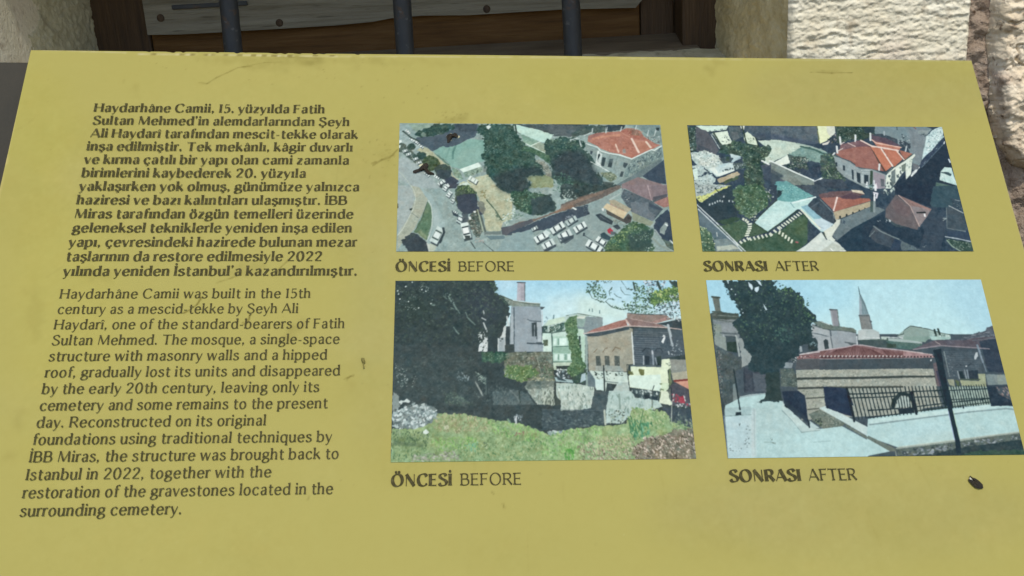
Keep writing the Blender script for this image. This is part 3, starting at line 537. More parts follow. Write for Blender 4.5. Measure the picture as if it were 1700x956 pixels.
PRINTS = ['''P 93a9a4 7 0 1 0 - -40,-25,998,-34,941,533,-25,532
P a3b4b2 5 0 1 3 - -3,151,24,140,58,168,112,219,146,264,50,264,-1,220
P 9db3b0 8 4 1 0 - -6,5,11,5,47,61,91,111,145,151,102,151,35,111,-4,85
P 8fa898 8 4 1 0 - 23,4,117,3,100,19,81,24,56,38,41,14
P 50606a 5 6 1 0 - 61,61,120,55,160,40,189,25,194,2,274,2,272,36,261,57,234,69,199,92,170,100,150,96,118,116,76,90,54,70
P 56656f 3 0 0.8 4 - 76,67,162,41,170,50,91,81
P 414f58 6 10 0.8 0 - 194,4,271,3,269,33,219,36,202,22
P 3e5650 12 14 1 0 - 54,46,66,32,100,19,120,4,194,3,192,25,160,40,120,53,96,57,64,60
K 304840/4a6858/5a7866/38504a 90 2.2 5.9 1.6 -1 1 56,40,100,18,194,4,187,28,96,55,64,58
P 7a9084 6 4 1 0 - 75,43,83,37,93,45,93,53,83,58,76,52
P 84aea2 4 4 1 0 - 118,115,150,96,170,100,199,91,244,65,293,70,296,103,303,127,285,138,292,156,272,161,213,188,177,176,170,159,145,139,123,120
P 92b4a8 3 20 0.5 8 - 214,110,283,92,290,132,280,156,194,185,184,162
L 5f8a80 6.9 0.9 195,95,187,119,186,145
L 6f988c 3.7 0.6 177,95,160,151,177,168
P b4ba9c 9 5 1 0 - 60,111,81,96,111,113,143,151,177,176,187,213,208,230,194,233,170,191,136,162,111,151,92,125
P 5c8070 8 4 0.9 0 - 121,120,160,153,177,173,170,173,131,136
P 566860 14 8 1 0 - -2,85,15,85,55,125,92,160,78,174,56,163,24,134,-1,114
P 3f5650 9 8 1 0 - 59,98,57,105,53,110,46,112,38,112,32,108,29,101,29,94,32,88,38,84,45,83,52,85,57,91,59,98
P 3f5650 9 8 1 0 - 97,134,95,141,90,147,82,150,74,149,67,145,63,138,63,130,66,123,73,118,81,117,89,120,95,126,97,134
P 3f5650 9 8 1 0 - 69,140,68,144,65,148,60,149,55,149,51,146,49,142,49,137,51,133,55,130,60,130,65,132,68,135,69,140
P 3c4a50 3 0 0.85 0 - 26,28,41,42,36,49,21,36
P d8e6e0 4 0 1 0 - 25,26,40,40,35,47,21,33
P 37474c 3 0 1 0 - 28,29,36,37,32,43,24,36
P eef8f4 3 0 1 0 - 29,31,35,36,31,41,26,37
P 3c4a50 3 0 0.85 0 - 40,60,55,74,50,81,35,68
P d8e6e0 4 0 1 0 - 39,58,54,72,49,79,35,65
P 37474c 3 0 1 0 - 42,62,50,69,46,75,38,68
P eef8f4 3 0 1 0 - 43,63,49,68,45,74,40,69
P 3c4a50 3 0 0.85 0 - 55,71,70,85,65,92,50,79
P d8e6e0 4 0 1 0 - 54,69,69,82,64,89,50,76
P 37474c 3 0 1 0 - 57,72,65,80,61,86,53,79
P eef8f4 3 0 1 0 - 58,74,64,79,60,84,55,80
P 3c4a50 3 0 0.85 0 - 72,88,87,102,83,109,68,95
P d8e6e0 4 0 1 0 - 71,86,86,99,82,106,67,93
P 37474c 3 0 1 0 - 74,89,83,97,79,103,70,95
P eef8f4 3 0 1 0 - 76,91,81,96,77,101,72,96
L 42544f 5.9 1 14,35,42,61,71,76
L cfd9d2 2.7 1 22,32,39,45
K d5e6de/41544f/e6f2ec/4a5c58/90a8a0 46 2.1 5.3 1.8 35 1 -2,85,23,105,55,140,73,163,48,151,4,111
P e6f2ea 5 0 1 0 - -1,73,9,70,10,79,2,86
P d4e6dc 5 0 1 0 - -2,94,6,91,6,101,0,105
P 3c4a50 3 0 0.85 0 - 13,117,30,110,33,119,17,126
P cfe0da 4 0 1 0 - 13,114,28,107,31,116,16,123
P 37474c 3 0 1 0 - 16,113,25,109,28,117,19,121
P eaf6f0 3 0 1 0 - 18,113,24,110,26,118,20,120
P 3c4a50 3 0 0.85 0 - 26,130,42,123,45,132,29,139
P cfe0da 4 0 1 0 - 25,127,41,120,44,129,28,136
P 37474c 3 0 1 0 - 29,126,37,122,40,130,31,134
P eaf6f0 3 0 1 0 - 30,126,36,123,38,131,33,133
P 3c4a50 3 0 0.85 0 - 50,148,67,141,70,151,54,158
P cfe0da 4 0 1 0 - 50,146,65,139,68,148,53,155
P 37474c 3 0 1 0 - 53,145,62,141,65,149,56,153
P eaf6f0 3 0 1 0 - 55,144,61,142,63,149,57,152
P 3c4a50 3 0 0.85 0 - 62,164,78,157,81,167,65,174
P cfe0da 4 0 1 0 - 61,161,77,154,80,164,64,171
P 37474c 3 0 1 0 - 64,160,73,156,76,165,67,169
P eaf6f0 3 0 1 0 - 66,160,72,158,74,165,68,167
P 4b5e46 12 8 1 0 - 89,142,104,131,123,136,138,154,143,165,131,188,112,199,92,180,82,160
K 5c7450/3e5044/6e8058/34463e 70 2.1 4.7 1.6 -1 1 89,139,126,136,143,168,112,197,85,162
P 465650 9 7 1 0 - 121,185,131,171,155,166,175,176,183,196,179,216,163,227,143,228,129,211
P 3d4b52 4 6 0.85 0 - 131,191,179,191,182,208,170,225,146,228,131,211
K 54685c/3c5048 40 2.1 4.7 1.6 -1 1 126,174,170,171,182,202
P 444e5a 6 6 1 0 - 160,227,182,216,204,233,206,247,194,264,165,264
P 3c4a50 3 0 0.85 0 - 127,211,143,224,138,233,122,219
P dfeee8 4 0 1 0 - 126,209,141,222,137,230,121,217
P 37474c 3 0 1 0 - 129,212,138,219,134,226,125,219
P e8f6f0 3 0 1 0 - 130,214,136,218,132,225,127,220
P 3c4a50 3 0 0.85 0 - 95,199,110,214,104,222,89,207
P dfeee8 4 0 1 0 - 94,197,109,212,103,219,88,204
P 37474c 3 0 1 0 - 97,201,105,209,100,215,92,207
P e8f6f0 3 0 1 0 - 98,202,103,208,99,213,94,208
P 3c4a50 3 0 0.85 0 - 135,248,155,231,162,244,142,260
P dfeee8 4 0 1 0 - 134,244,153,228,160,239,141,256
P 37474c 3 0 1 0 - 138,241,149,232,156,242,145,252
P e8f6f0 3 0 1 0 - 141,240,148,234,153,243,146,249
P 3c4a50 3 0 0.85 0 - 153,262,171,247,178,260,160,274
P dfeee8 4 0 1 0 - 152,259,169,244,176,255,158,270
P 37474c 3 0 1 0 - 156,256,166,248,172,258,162,266
P e8f6f0 3 0 1 0 - 158,255,164,250,170,259,163,264
L b9cabb 1.8 1 -2,196,15,211,33,236,48,262
P 7f9a86 16 6 1 0 - 184,179,209,196,221,227,208,230,189,208
P dff4e8 3 0 1 0 - 209,188,273,161,285,176,221,201
P 8aa392 14 0 1 0 - 221,201,285,176,289,196,230,222
K 4c6458/a8beb0/5a7264 22 3.2 6.8 1.8 80 1 223,200,284,177,286,196,233,219
P 7a8a84 8 0 1 0 - 287,173,316,167,323,201,291,199
P b9c2a4 9 6 1 0 - 245,227,313,204,320,232,339,263,213,264,208,236
P 3c4a50 3 0 0.85 0 - 246,218,274,236,266,252,238,233
P dfeee4 4 0 1 0 - 245,213,272,231,264,247,237,228
P 9db0a4 3 0 1 0 - 250,218,265,228,259,242,243,232
P e8f4ea 3 0 1 0 - 253,221,262,227,256,239,247,233
P cfe2d4 5 0 1 0 - 208,250,233,238,254,258,242,264,208,264
L 8fa8ac 4.7 1 201,244,221,233,233,236
P b4ba9c 10 5 1 0 - 237,252,339,252,387,277,384,384,350,395,345,428,297,428,284,335,266,280
P a3b2ae 5 0 1 0 - 0,253,40,253,58,286,54,344,27,409,4,439
P a7b09e 6 0 1 0 - 45,253,74,261,103,303,85,360,57,422,21,470,5,497,4,441,42,371,60,303
P 9db5b2 4 0 1 0 - 69,253,113,289,146,357,161,406,133,497,114,505,105,491,100,465,117,428,123,385,113,322,93,294
P aec2bf 3 8 0.7 5 - 120,344,142,368,147,406,121,417
P a8bebb 3 4 0.6 5 - 146,363,161,390,158,412,147,406
P 87a29e 3 0 0.5 4 - 132,302,144,344,144,401,151,401,151,349,137,302
P 5f7c62 8 4 1 0 - 101,315,113,336,117,371,114,406,100,462,72,436,57,430,80,382
P 7f9070 8 6 0.8 0 - 67,430,81,422,100,449,98,462,74,441
L c6d3c4 2.3 1 45,253,57,278,61,305,55,341,42,371,22,417,4,444
L c2d2c8 3.0 1 104,311,114,333,118,371,116,417,105,454,98,470
L 4f5f52 2.0 1 101,316,92,347,83,385,64,422
L 4d5c5c 1.3 1 49,359,71,378
P 35433f 3 0 1 0 - 41,343,51,341,49,349,43,349
P 3f4a50 5 10 1 0 - 18,460,39,438,58,432,72,441,100,470,108,513,45,512,21,478
K 4a5a52/5a6a58 30 2.0 4.0 1.6 -1 1 18,460,39,438,58,433,72,441,53,449,23,470
P c4cfc4 5 0 1 0 - 99,470,110,478,114,506,107,505
P b9c6b4 6 0 1 0 - 109,473,135,481,124,506,111,506
P 3c4a50 3 0 0.85 0 - 112,472,138,415,162,430,136,486
P cddfd8 4 0 1 0 - 109,463,135,408,158,422,133,477
P 50645f 3 0 1 0 - 116,452,130,421,151,433,137,464
P e2f0ea 3 0 1 0 - 120,447,129,427,147,438,138,458
L 39484c 7.5 1 154,417,157,433,144,470
P 3f4b4e 3 0 1 0 - 141,250,151,252,151,263,143,262
P 3c4a50 3 0 0.85 0 - 151,270,163,250,175,260,163,280
P dfeee8 4 0 1 0 - 150,266,161,246,173,256,162,275
P 37474c 3 0 1 0 - 153,262,159,251,170,259,164,270
P e8f6f0 3 0 1 0 - 155,260,159,253,168,261,164,268
P 3c4a50 3 0 0.85 0 - 163,295,175,275,187,285,175,305
P dfeee8 4 0 1 0 - 162,291,173,271,185,281,174,300
P 37474c 3 0 1 0 - 165,287,171,276,182,285,176,295
P e8f6f0 3 0 1 0 - 167,285,171,278,180,286,176,293
P 3c4a50 3 0 0.85 0 - 178,320,188,299,199,306,188,327
P c0d2cc 4 0 1 0 - 176,316,187,296,197,302,187,323
P 37474c 3 0 1 0 - 179,312,185,300,194,307,188,318
P cfdfd8 3 0 1 0 - 181,310,184,303,193,308,189,316
P 45584a 10 10 1 0 - 194,269,204,255,237,249,254,263,266,283,266,313,261,343,246,360,218,357,201,335,194,308
K 6e8a58/7f9a62/4c6448/90a878 80 2.1 5.2 1.6 -1 1 201,252,242,249,264,283,254,285,218,269,199,274
P 424c58 4 10 1 0 - 199,291,261,283,269,335,296,338,289,363,246,363,218,360,203,341
P 7d8478 8 8 0.9 0 - 266,310,289,319,297,343,289,365,275,349
P 3a4850 3 0 1 0 - 182,349,201,363,217,384,206,376,187,368
P 3c4a50 3 0 0.85 0 - 190,350,205,359,201,367,187,357
P cddcd6 4 0 1 0 - 190,348,204,357,200,364,186,355
P 37474c 3 0 1 0 - 193,350,201,355,197,362,189,356
P e0eee8 3 0 1 0 - 194,351,199,355,196,360,191,357
P 3c4a50 3 0 0.85 0 - 197,395,211,369,228,380,214,407
P c2d6d2 4 0 1 0 - 196,389,209,363,225,374,212,400
P 37474c 3 0 1 0 - 199,384,207,370,221,379,214,394
P e2eeea 3 0 1 0 - 202,382,206,373,219,381,214,391
P 46525a 4 6 0.8 0 - 215,357,239,357,236,395,220,398
P 3c4a50 3 0 0.85 0 - 240,400,251,459,224,466,213,407
P dcece4 4 0 1 0 - 237,393,247,451,222,457,211,399
P 3c4a4c 3 0 1 0 - 238,406,243,438,221,444,215,412
P f0f8f2 3 0 1 0 - 237,412,241,433,221,438,217,417
P 465250 4 0 1 0 - 224,444,243,444,243,462,229,462
P 5a6860 14 6 1 0 - 236,390,241,371,256,354,268,343,286,428,271,454,255,441
K 8f9a8c/3c4844/b4beb0/4e5c54/7a6a60 80 2.5 6.6 1.5 -1 1 239,368,265,346,286,433,269,454,245,428
L a9b69c 3.6 1 269,346,286,428
L 4a5650 6.1 0.8 279,368,293,428
P dfeae2 3 0 1 0 - 239,371,246,374,248,384,240,384
P e8f2ea 3 0 1 0 - 254,352,263,350,262,359,256,357
K 8f8a62/9c9270/a8a880/76784e 36 2.6 6.2 1.6 -1 1 278,269,297,271,297,302,278,294
L 4a6250 3.6 1 299,308,327,346,350,387
K 48624f/6a8070 26 2.6 6.6 1.6 -1 1 325,343,350,387,332,376
P 4d5a62 3 0 1 0 - 346,414,383,406,382,444,349,441
P 72827e 3 0 1 0 - 289,430,346,428,347,441,290,442
L a3b2ae 2.0 1 295,441,349,442,361,454
P 6b8488 3 0 1 0 - 295,446,356,444,359,456,311,460
L 41504f 3.5 1 245,468,259,492
L 4b5c5a 2.2 1 285,470,320,503
K b8a8a4/c4bcb0/8a8078 26 2.5 5.0 1.6 -1 1 252,454,288,454,292,470,259,470
P 2f3834 2 0 1 0 - -2,318,3,325,4,341,0,341
P 4c5c5e 7 6 1 0 - 400,2,664,-1,663,21,611,48,536,52,511,34,417,8
P 5f6b6e 5 10 0.8 0 - 495,4,601,4,619,36,595,54,539,43
P bfe0d2 6 5 1 0 - 400,5,422,9,467,20,502,31,538,47,525,64,509,81,470,64,416,38
P 86a694 9 6 1 0 - 416,41,470,64,485,76,457,91,435,82,426,58
P 9aa894 10 5 1 0 - 457,91,487,76,505,82,523,125,503,123
P 4f6e58 12 12 1 0 - 425,85,459,97,520,125,521,166,497,149,473,126,424,111
L cfe4d6 3.5 1 436,81,459,95,498,117,524,128
L d5ead9 3.0 1 458,91,490,74
P 8c9488 12 8 1 0 - 467,152,482,149,513,169,524,200,528,226,504,215,486,172
P 8f9c78 9 8 1 0 - 436,218,499,209,528,223,529,257,439,263,454,240
P 3d5850 12 16 1 0 - 275,3,399,2,404,32,416,53,437,82,424,111,444,117,473,126,467,149,491,172,497,209,436,218,452,243,439,277,385,286,342,263,314,218,300,201,296,173,292,150,285,133,295,109,293,83,291,56,272,40
K 33504a/4a6a5c/5c7c68/2f4844/456458/6a8a78 330 2.1 7.0 1.6 -1 1 288,3,397,2,435,82,468,126,486,172,432,189,309,201,291,150
K 7f9c94/94b0a8/5c7a70 60 1.6 3.8 1.6 -1 1 301,86,356,80,360,123,311,124
K 6e8c84/86a29a 20 1.6 3.8 1.6 -1 1 369,44,404,44,401,73,373,68
P 3b494c 7 22 0.9 8 - 321,218,363,195,432,178,488,178,497,206,436,218,452,243,439,277,385,286,342,263
P dcece4 4 5 1 0 - 302,12,313,6,320,13,312,25,305,21
L c0d2cc 2.5 1 401,10,402,29
L 33463f 3.8 1 405,5,409,38
P 3d5650 11 16 1 0 - 505,82,510,61,535,67,568,52,598,60,647,72,642,107,680,148,667,188,700,217,696,276,587,277,526,223,521,166,515,125,501,111
P 3c4a50 6 24 0.9 8 - 522,149,578,113,632,110,669,159,685,214,699,225,697,262,589,226,528,217
K 5c7c66/33504a/6f9078/4a6a5c/84a08c 130 2.2 6.0 1.6 -1 1 505,70,568,52,645,72,638,101,578,110,528,114
K 4c7060/5f8272/3c5c50/6f9484 90 2.6 6.8 1.6 -1 1 528,217,554,194,590,217,599,274,528,277
K a4ac9c/6a7468/b8bcac 50 2.1 4.8 1.6 -1 1 467,152,507,149,526,206,504,206
K 7a8c94/5c6c78 8 2.1 4.3 1.6 -1 1 547,128,564,131,559,140
K d4e2dc 4 2.2 3.8 1.6 -1 1 592,60,603,63,597,75
K d4e2dc 4 2.2 3.8 1.6 -1 1 617,55,628,58,622,70
K d4e2dc 4 2.2 3.8 1.6 -1 1 632,66,643,69,637,81
K d4e2dc 4 2.2 3.8 1.6 -1 1 627,84,638,87,632,98
K d4e2dc 4 2.2 3.8 1.6 -1 1 536,43,546,46,540,58
K d4e2dc 4 2.2 3.8 1.6 -1 1 604,66,615,69,609,81
P 7a908e 7 6 1 0 - 797,0,918,-1,919,79,888,58,841,17
P 3f4e54 6 6 1 0 - 725,3,794,2,785,20,739,32,724,30
P 4c5e5a 9 10 1 0 - 603,36,670,3,725,3,718,33,645,45,601,60
P 90a4a0 7 0 1 0 - 648,84,689,98,698,113,762,127,808,144,844,126,884,106,915,91,916,135,886,164,825,210,775,216,732,199,680,168,665,124
P 7b908c 9 0 1 0 - 808,144,844,126,884,106,915,91,916,135,886,164,815,210,770,219,788,176
P b07c6c 8 0 1 0 - 660,48,693,36,739,32,772,29,798,15,826,17,845,26,856,49,894,79,913,85,881,103,845,123,808,141,767,124,733,117,699,101,690,92,656,72
P 9a7068 6 0 1 0 - 660,48,693,36,723,34,672,60,661,72
P c69078 5 3 1 0 - 672,57,728,46,776,38,773,49,727,53,676,64
P a87264 9 0 1 0 - 772,29,798,15,826,17,856,49,862,67,812,59,796,41
P b4806c 6 0 1 0 - 812,65,862,70,879,97,840,120
P 8f7468 12 6 1 0 - 815,17,840,26,846,47,813,44
K 6e7a5c/c49a80/8a6a5c 36 2.2 5.0 1.6 -1 1 780,17,853,23,856,52,803,47
L a8705f 1.4 1 788,47,802,124,809,135
L c49580 1.9 1 776,32,812,59
L e2c8b4 5.4 1 754,84,762,115
L e6d2c2 7.1 1 812,60,833,116
L e2d2be 7.1 1 863,73,876,95
P 9a948c 6 0 1 0 - 776,106,786,100,788,118,777,121
L d8e8e2 4.3 1 650,81,689,96,698,110,727,121,764,127,806,143,839,125,879,104,888,108,915,89
L 7f9690 1.6 1 647,86,689,102,698,117,762,133,805,150
L dceae4 6.4 1 691,113,683,159,697,171
P 2f3d40 2 0 1 0 - 690,124,697,124,690,159,684,156
P d8e6e0 3 0 0.8 0 - 694,113,705,124,692,171,679,164,680,159,697,130
P 3a4a4e 3 0 1 0 - 704,136,716,139,707,174,696,171
P 5c6e70 6 0 1 0 - 728,144,742,142,733,179,719,176
P 3c4a4e 3 0 1 0 - 725,159,737,159,732,179,720,175
P 43525a 3 0 1 0 - 663,110,672,113,667,127,662,124
P 46555a 3 0 1 0 - 777,157,792,162,780,182,773,173
P 465458 3 0 1 0 - 765,193,774,195,768,216,758,215
L 7c918c 3.2 1 757,133,740,188
L dceae4 2.7 1 661,155,694,175,751,214
K 51646a/b0c4c0/44565c/9ab0ac 120 2.2 8.1 2.4 110 1 794,159,909,99,912,129,815,208,780,213
L c9d8d4 3.8 0.9 647,47,670,36
L c9d8d4 3.8 0.9 596,66,621,59
L c9d8d4 3.8 0.9 628,69,632,92
L c9d8d4 3.8 0.9 673,39,677,18
L c9d8d4 3.9 0.9 723,36,729,12
L c9d8d4 3.9 0.9 775,29,781,10
L c9d8d4 3.9 0.9 828,20,834,5
L c9d8d4 3.9 0.9 869,46,875,25
L c9d8d4 3.9 0.9 894,46,903,19
P 3b4548 4 0 1 0 - 902,13,915,13,912,25,902,24
K 94a4a0/56666a/c4d0cc/6a5a58 50 2.2 6.0 1.6 -1 1 859,46,914,46,911,79,877,70
P 41505e 4 0 1 0 - 837,213,918,146,918,244,872,239
P 6d8082 6 0 1 0 - 728,259,769,231,911,141,912,152,837,213,799,233,737,262
P 7a8a74 14 8 1 0 - 693,200,732,194,751,214,747,225,725,236,701,217
K b8c4b0/54685c/8a9a84 40 2.1 4.8 1.6 -1 1 693,200,751,211,724,239
P 4a5a58 6 0 1 0 - 698,234,739,239,723,262,698,262
P 8a7c7c 5 0 1 0 - 763,245,822,216,920,250,919,261,762,262
P 8c9694 5 0 0 0 - 548,346,726,284,771,267,817,306,853,405,705,513,540,513
P 3f5050 9 12 1 0 - 553,248,763,247,722,267,668,273,611,304,550,301
P 6f6a64 9 4 1 0 - 549,326,616,295,703,267,756,247,762,258,696,298,641,323,548,351
P 8a786a 7 3 0.7 0 - 549,332,623,298,703,270,697,281,617,315,548,346
P 8ea3a0 5 0 1 0 - 643,326,721,290,761,281,720,306,691,340,701,373,718,406,720,443,658,513,568,513,543,460,545,400,576,368
P 475560 5 8 1 0 - 547,359,579,343,641,326,643,362,609,378,561,384,546,395
K 90a49c/c4d4cc/566a64 60 2.1 5.7 1.6 -1 1 557,268,584,262,613,304,564,315
K dceae2/b4c8bc 24 2.1 5.2 1.6 -1 1 556,287,565,293,581,312,564,312
L e4eee8 5.7 1 584,333,600,344
K 46525a/6a787c/3a444c 24 2.6 6.7 1.6 -1 1 626,326,643,329,643,367,627,362
P 8a7d80 5 0 1 0 - 766,247,921,246,919,289,861,310,814,286,772,261
L b4a4a4 3.2 1 853,250,861,309
P 7a7074 5 0 0.6 0 - 866,250,920,249,917,286,863,309
P 57656c 8 0 1 0 - 764,261,861,310,897,342,859,389,789,353,774,328,757,295
P 6e7a80 6 6 1 0 - 790,314,850,317,846,342,870,367,859,389,789,351
L 8fa2a2 3.7 1 768,263,758,287
L a8bab4 4.7 1 717,306,758,281
K d4dcd8/3a4448/8a9498 22 2.1 4.7 1.6 -1 1 772,289,791,301,782,315,769,303
P 46525e 4 0 1 0 - 853,320,897,342,892,348,851,334
P a07a72 7 0 1 0 - 868,317,901,295,924,292,920,331,900,336
P 4a5058 4 0 0.8 0 - 867,295,917,283,916,295,865,317
P a8a48c 8 0 1 0 - 715,309,734,306,790,342,774,356,719,323
L b08a78 2.6 1 719,323,765,351
P d2c4a0 5 0 1 0 - 693,337,707,320,774,356,758,381
P e6eee6 2 0 1 0 - 688,340,696,340,694,351,689,348
P 5a5a54 8 0 1 0 - 703,345,760,381,766,397,704,362
P 4c4c4a 6 0 1 0 - 760,381,777,359,788,373,784,392,766,400
P 8f9a84 6 0 1 0 - 789,353,861,392,848,408,791,386
K a4ac9c/6a7670/8a9488 40 2.6 6.2 1.6 -1 1 720,378,757,395,775,405,728,400
P 3d494f 4 0 1 0 - 665,365,682,359,724,389,718,403,680,386
L 5e6a70 2.6 1 682,370,711,392
P 424e55 5 0 1 0 - 720,408,737,400,748,416,736,422
P b4404e 7 0 1 0 - 701,422,712,414,721,425,715,441,703,433
L e0dcd8 2.6 1 716,414,722,416
P 5a6468 4 0 1 0 - 711,427,730,430,725,441,713,441
P 3a5058 5 0 1 0 - 677,438,690,431,714,452,709,465,679,452
P 3c4a50 3 0 0.85 0 - 672,450,708,479,696,497,660,467
P dfeee8 4 0 1 0 - 670,445,706,474,694,490,659,461
P 37474c 3 0 1 0 - 678,452,697,468,687,483,667,467
P e8f6f0 3 0 1 0 - 680,456,693,466,684,479,672,469
P 3c4a50 3 0 0.85 0 - 639,463,685,495,671,519,625,488
P dfeee8 4 0 1 0 - 637,457,682,487,669,510,624,480
P 37474c 3 0 1 0 - 646,465,672,482,660,503,634,485
P e8f6f0 3 0 1 0 - 650,469,666,480,656,498,640,487
K 8f9ca4/6a7880 14 3.1 7.7 1.6 -1 1 561,370,593,365,594,378,563,384
L 465458 2.0 1 621,441,652,465
P 35424a 2 0 1 0 - 620,433,626,434,623,446,618,445
P 7a6f66 7 5 1 0 - 348,428,401,395,474,376,584,332,581,343,522,362,449,395,360,444
P 8a7464 7 3 1 0 - 522,354,584,326,596,332,534,359
P 5b6066 4 4 1 0 - 348,417,382,406,449,381,456,392,360,444,350,438
P 45535f 4 8 1 0 - 360,441,454,395,522,365,583,343,565,373,561,395,510,417,462,427,400,433
P 8ea7a6 4 3 1 0 - 360,449,448,419,459,513,323,513
P 3f5a4c 11 14 1 0 - 385,277,434,268,463,282,516,287,535,335,522,354,474,368,436,360,398,343,384,316
K 4f7460/6a8e76/33504a/86a88c/44685a 160 2.1 6.2 1.6 -1 1 378,279,439,265,492,279,451,324,436,360,395,349
P 3d4e52 5 14 0.85 2 - 452,304,516,285,533,335,513,359,450,368
K d8eadc/c4d8c4/8aa68c 26 2.6 6.2 1.6 -1 1 356,305,390,296,392,316,363,313
K d8eae0/b8d0c0/6a8a78 60 2.5 7.6 1.6 -1 1 354,368,393,340,395,376,361,406,347,395
K a4bcac/7a9686/5c7c6c 36 2.6 6.1 1.6 -1 1 388,362,431,354,426,373,392,381
P 3c4a50 3 0 0.85 0 - 447,421,467,409,472,421,452,432
P b4c6c2 4 0 1 0 - 446,417,465,406,470,417,451,428
P 37474c 3 0 1 0 - 451,415,461,409,466,419,455,425
P e8f6f0 3 0 1 0 - 453,415,460,411,463,419,457,424
P 3c4a50 3 0 0.85 0 - 454,459,496,431,507,454,465,481
P dfeee8 4 0 1 0 - 453,452,494,425,504,447,463,473
P 37474c 3 0 1 0 - 462,448,485,432,494,451,472,467
P e8f6f0 3 0 1 0 - 467,446,482,436,490,453,475,463
P d0e2dc 4 0 1 0 - 486,430,496,423,512,435,502,444
P 3c4a50 3 0 0.85 0 - 479,484,517,461,528,484,489,507
P cfe0da 4 0 1 0 - 477,478,515,454,525,476,487,499
P 37474c 3 0 1 0 - 486,474,507,461,516,480,495,493
P e8f6f0 3 0 1 0 - 490,473,504,464,512,481,498,490
P 3c4a50 3 0 0.85 0 - 509,425,553,395,564,417,520,447
P dfeee8 4 0 1 0 - 508,419,551,389,561,410,518,439
P 37474c 3 0 1 0 - 518,413,542,397,551,415,527,432
P e8f6f0 3 0 1 0 - 523,412,538,401,546,417,531,428
P 3c4a50 3 0 0.85 0 - 533,450,577,425,587,450,544,475
P c8d8d4 4 0 1 0 - 532,443,574,418,584,442,542,466
P 44545a 3 0 1 0 - 541,438,565,425,574,446,550,460
P e8f4ee 3 0 1 0 - 546,437,561,428,569,447,554,456
P 3c4a50 3 0 0.85 0 - 562,397,598,371,607,389,571,414
P b8ccc8 4 0 1 0 - 561,391,596,367,604,383,570,408
P 37474c 3 0 1 0 - 569,387,589,373,596,388,577,401
P cfe0da 3 0 1 0 - 573,385,586,376,592,389,580,398
P 3c4a50 3 0 0.85 0 - 587,421,627,395,637,416,598,442
P dfeee8 4 0 1 0 - 586,414,625,389,634,409,596,435
P 37474c 3 0 1 0 - 595,410,617,395,625,414,604,428
P e8f6f0 3 0 1 0 - 599,408,613,399,621,415,607,424
P 44525a 3 0 0.8 0 - 537,454,588,441,587,454,557,476
P 44525a 3 0 0.8 0 - 483,497,529,476,526,486,497,504
P 4a6650 11 14 1 0 - 688,486,710,454,743,427,786,389,822,397,858,427,850,465,855,513,682,513
P 3f5454 6 14 0.8 3 - 773,438,852,416,852,465,832,508,768,497
K 7f9c68/94b078/5f7e58/a8bc84/4c6a50 170 2.0 6.1 1.6 -1 1 693,492,715,449,755,422,796,392,814,400,772,443,721,497
K 56745c/7f9c86/3c5648/9ab4a4 110 2.0 5.6 1.6 -1 1 775,405,851,422,843,465,781,460
K a8c0ac/5c7a66/c8dccc 40 2.0 6.1 1.6 -1 1 814,492,858,484,858,510,813,510
P 3c4a58 5 6 1 0 - 859,416,867,383,912,342,924,367,924,470,882,457,863,427
P 8fa09c 8 4 1 0 - 878,422,900,392,909,397,893,441,879,433
L dceae8 4.6 1 901,400,906,405
L 9cacaa 5.6 1 863,422,880,451
L 8e9e94 8.6 1 853,454,875,481,911,502
P 54665e 10 5 1 0 - 882,454,923,473,920,502,898,486
L d4e0d8 4.1 1 910,462,919,473
L e4e2b8 7.0 1 168,55,171,53
L e4e2b8 5.4 1 177,47,179,45
L e4e2b8 7.6 1 203,59,206,56
L e4e2b8 4.8 1 177,72,179,70
L e4e2b8 6.8 1 74,174,76,172
L e4e2b8 5.3 1 80,170,82,168'''.split('\n'),
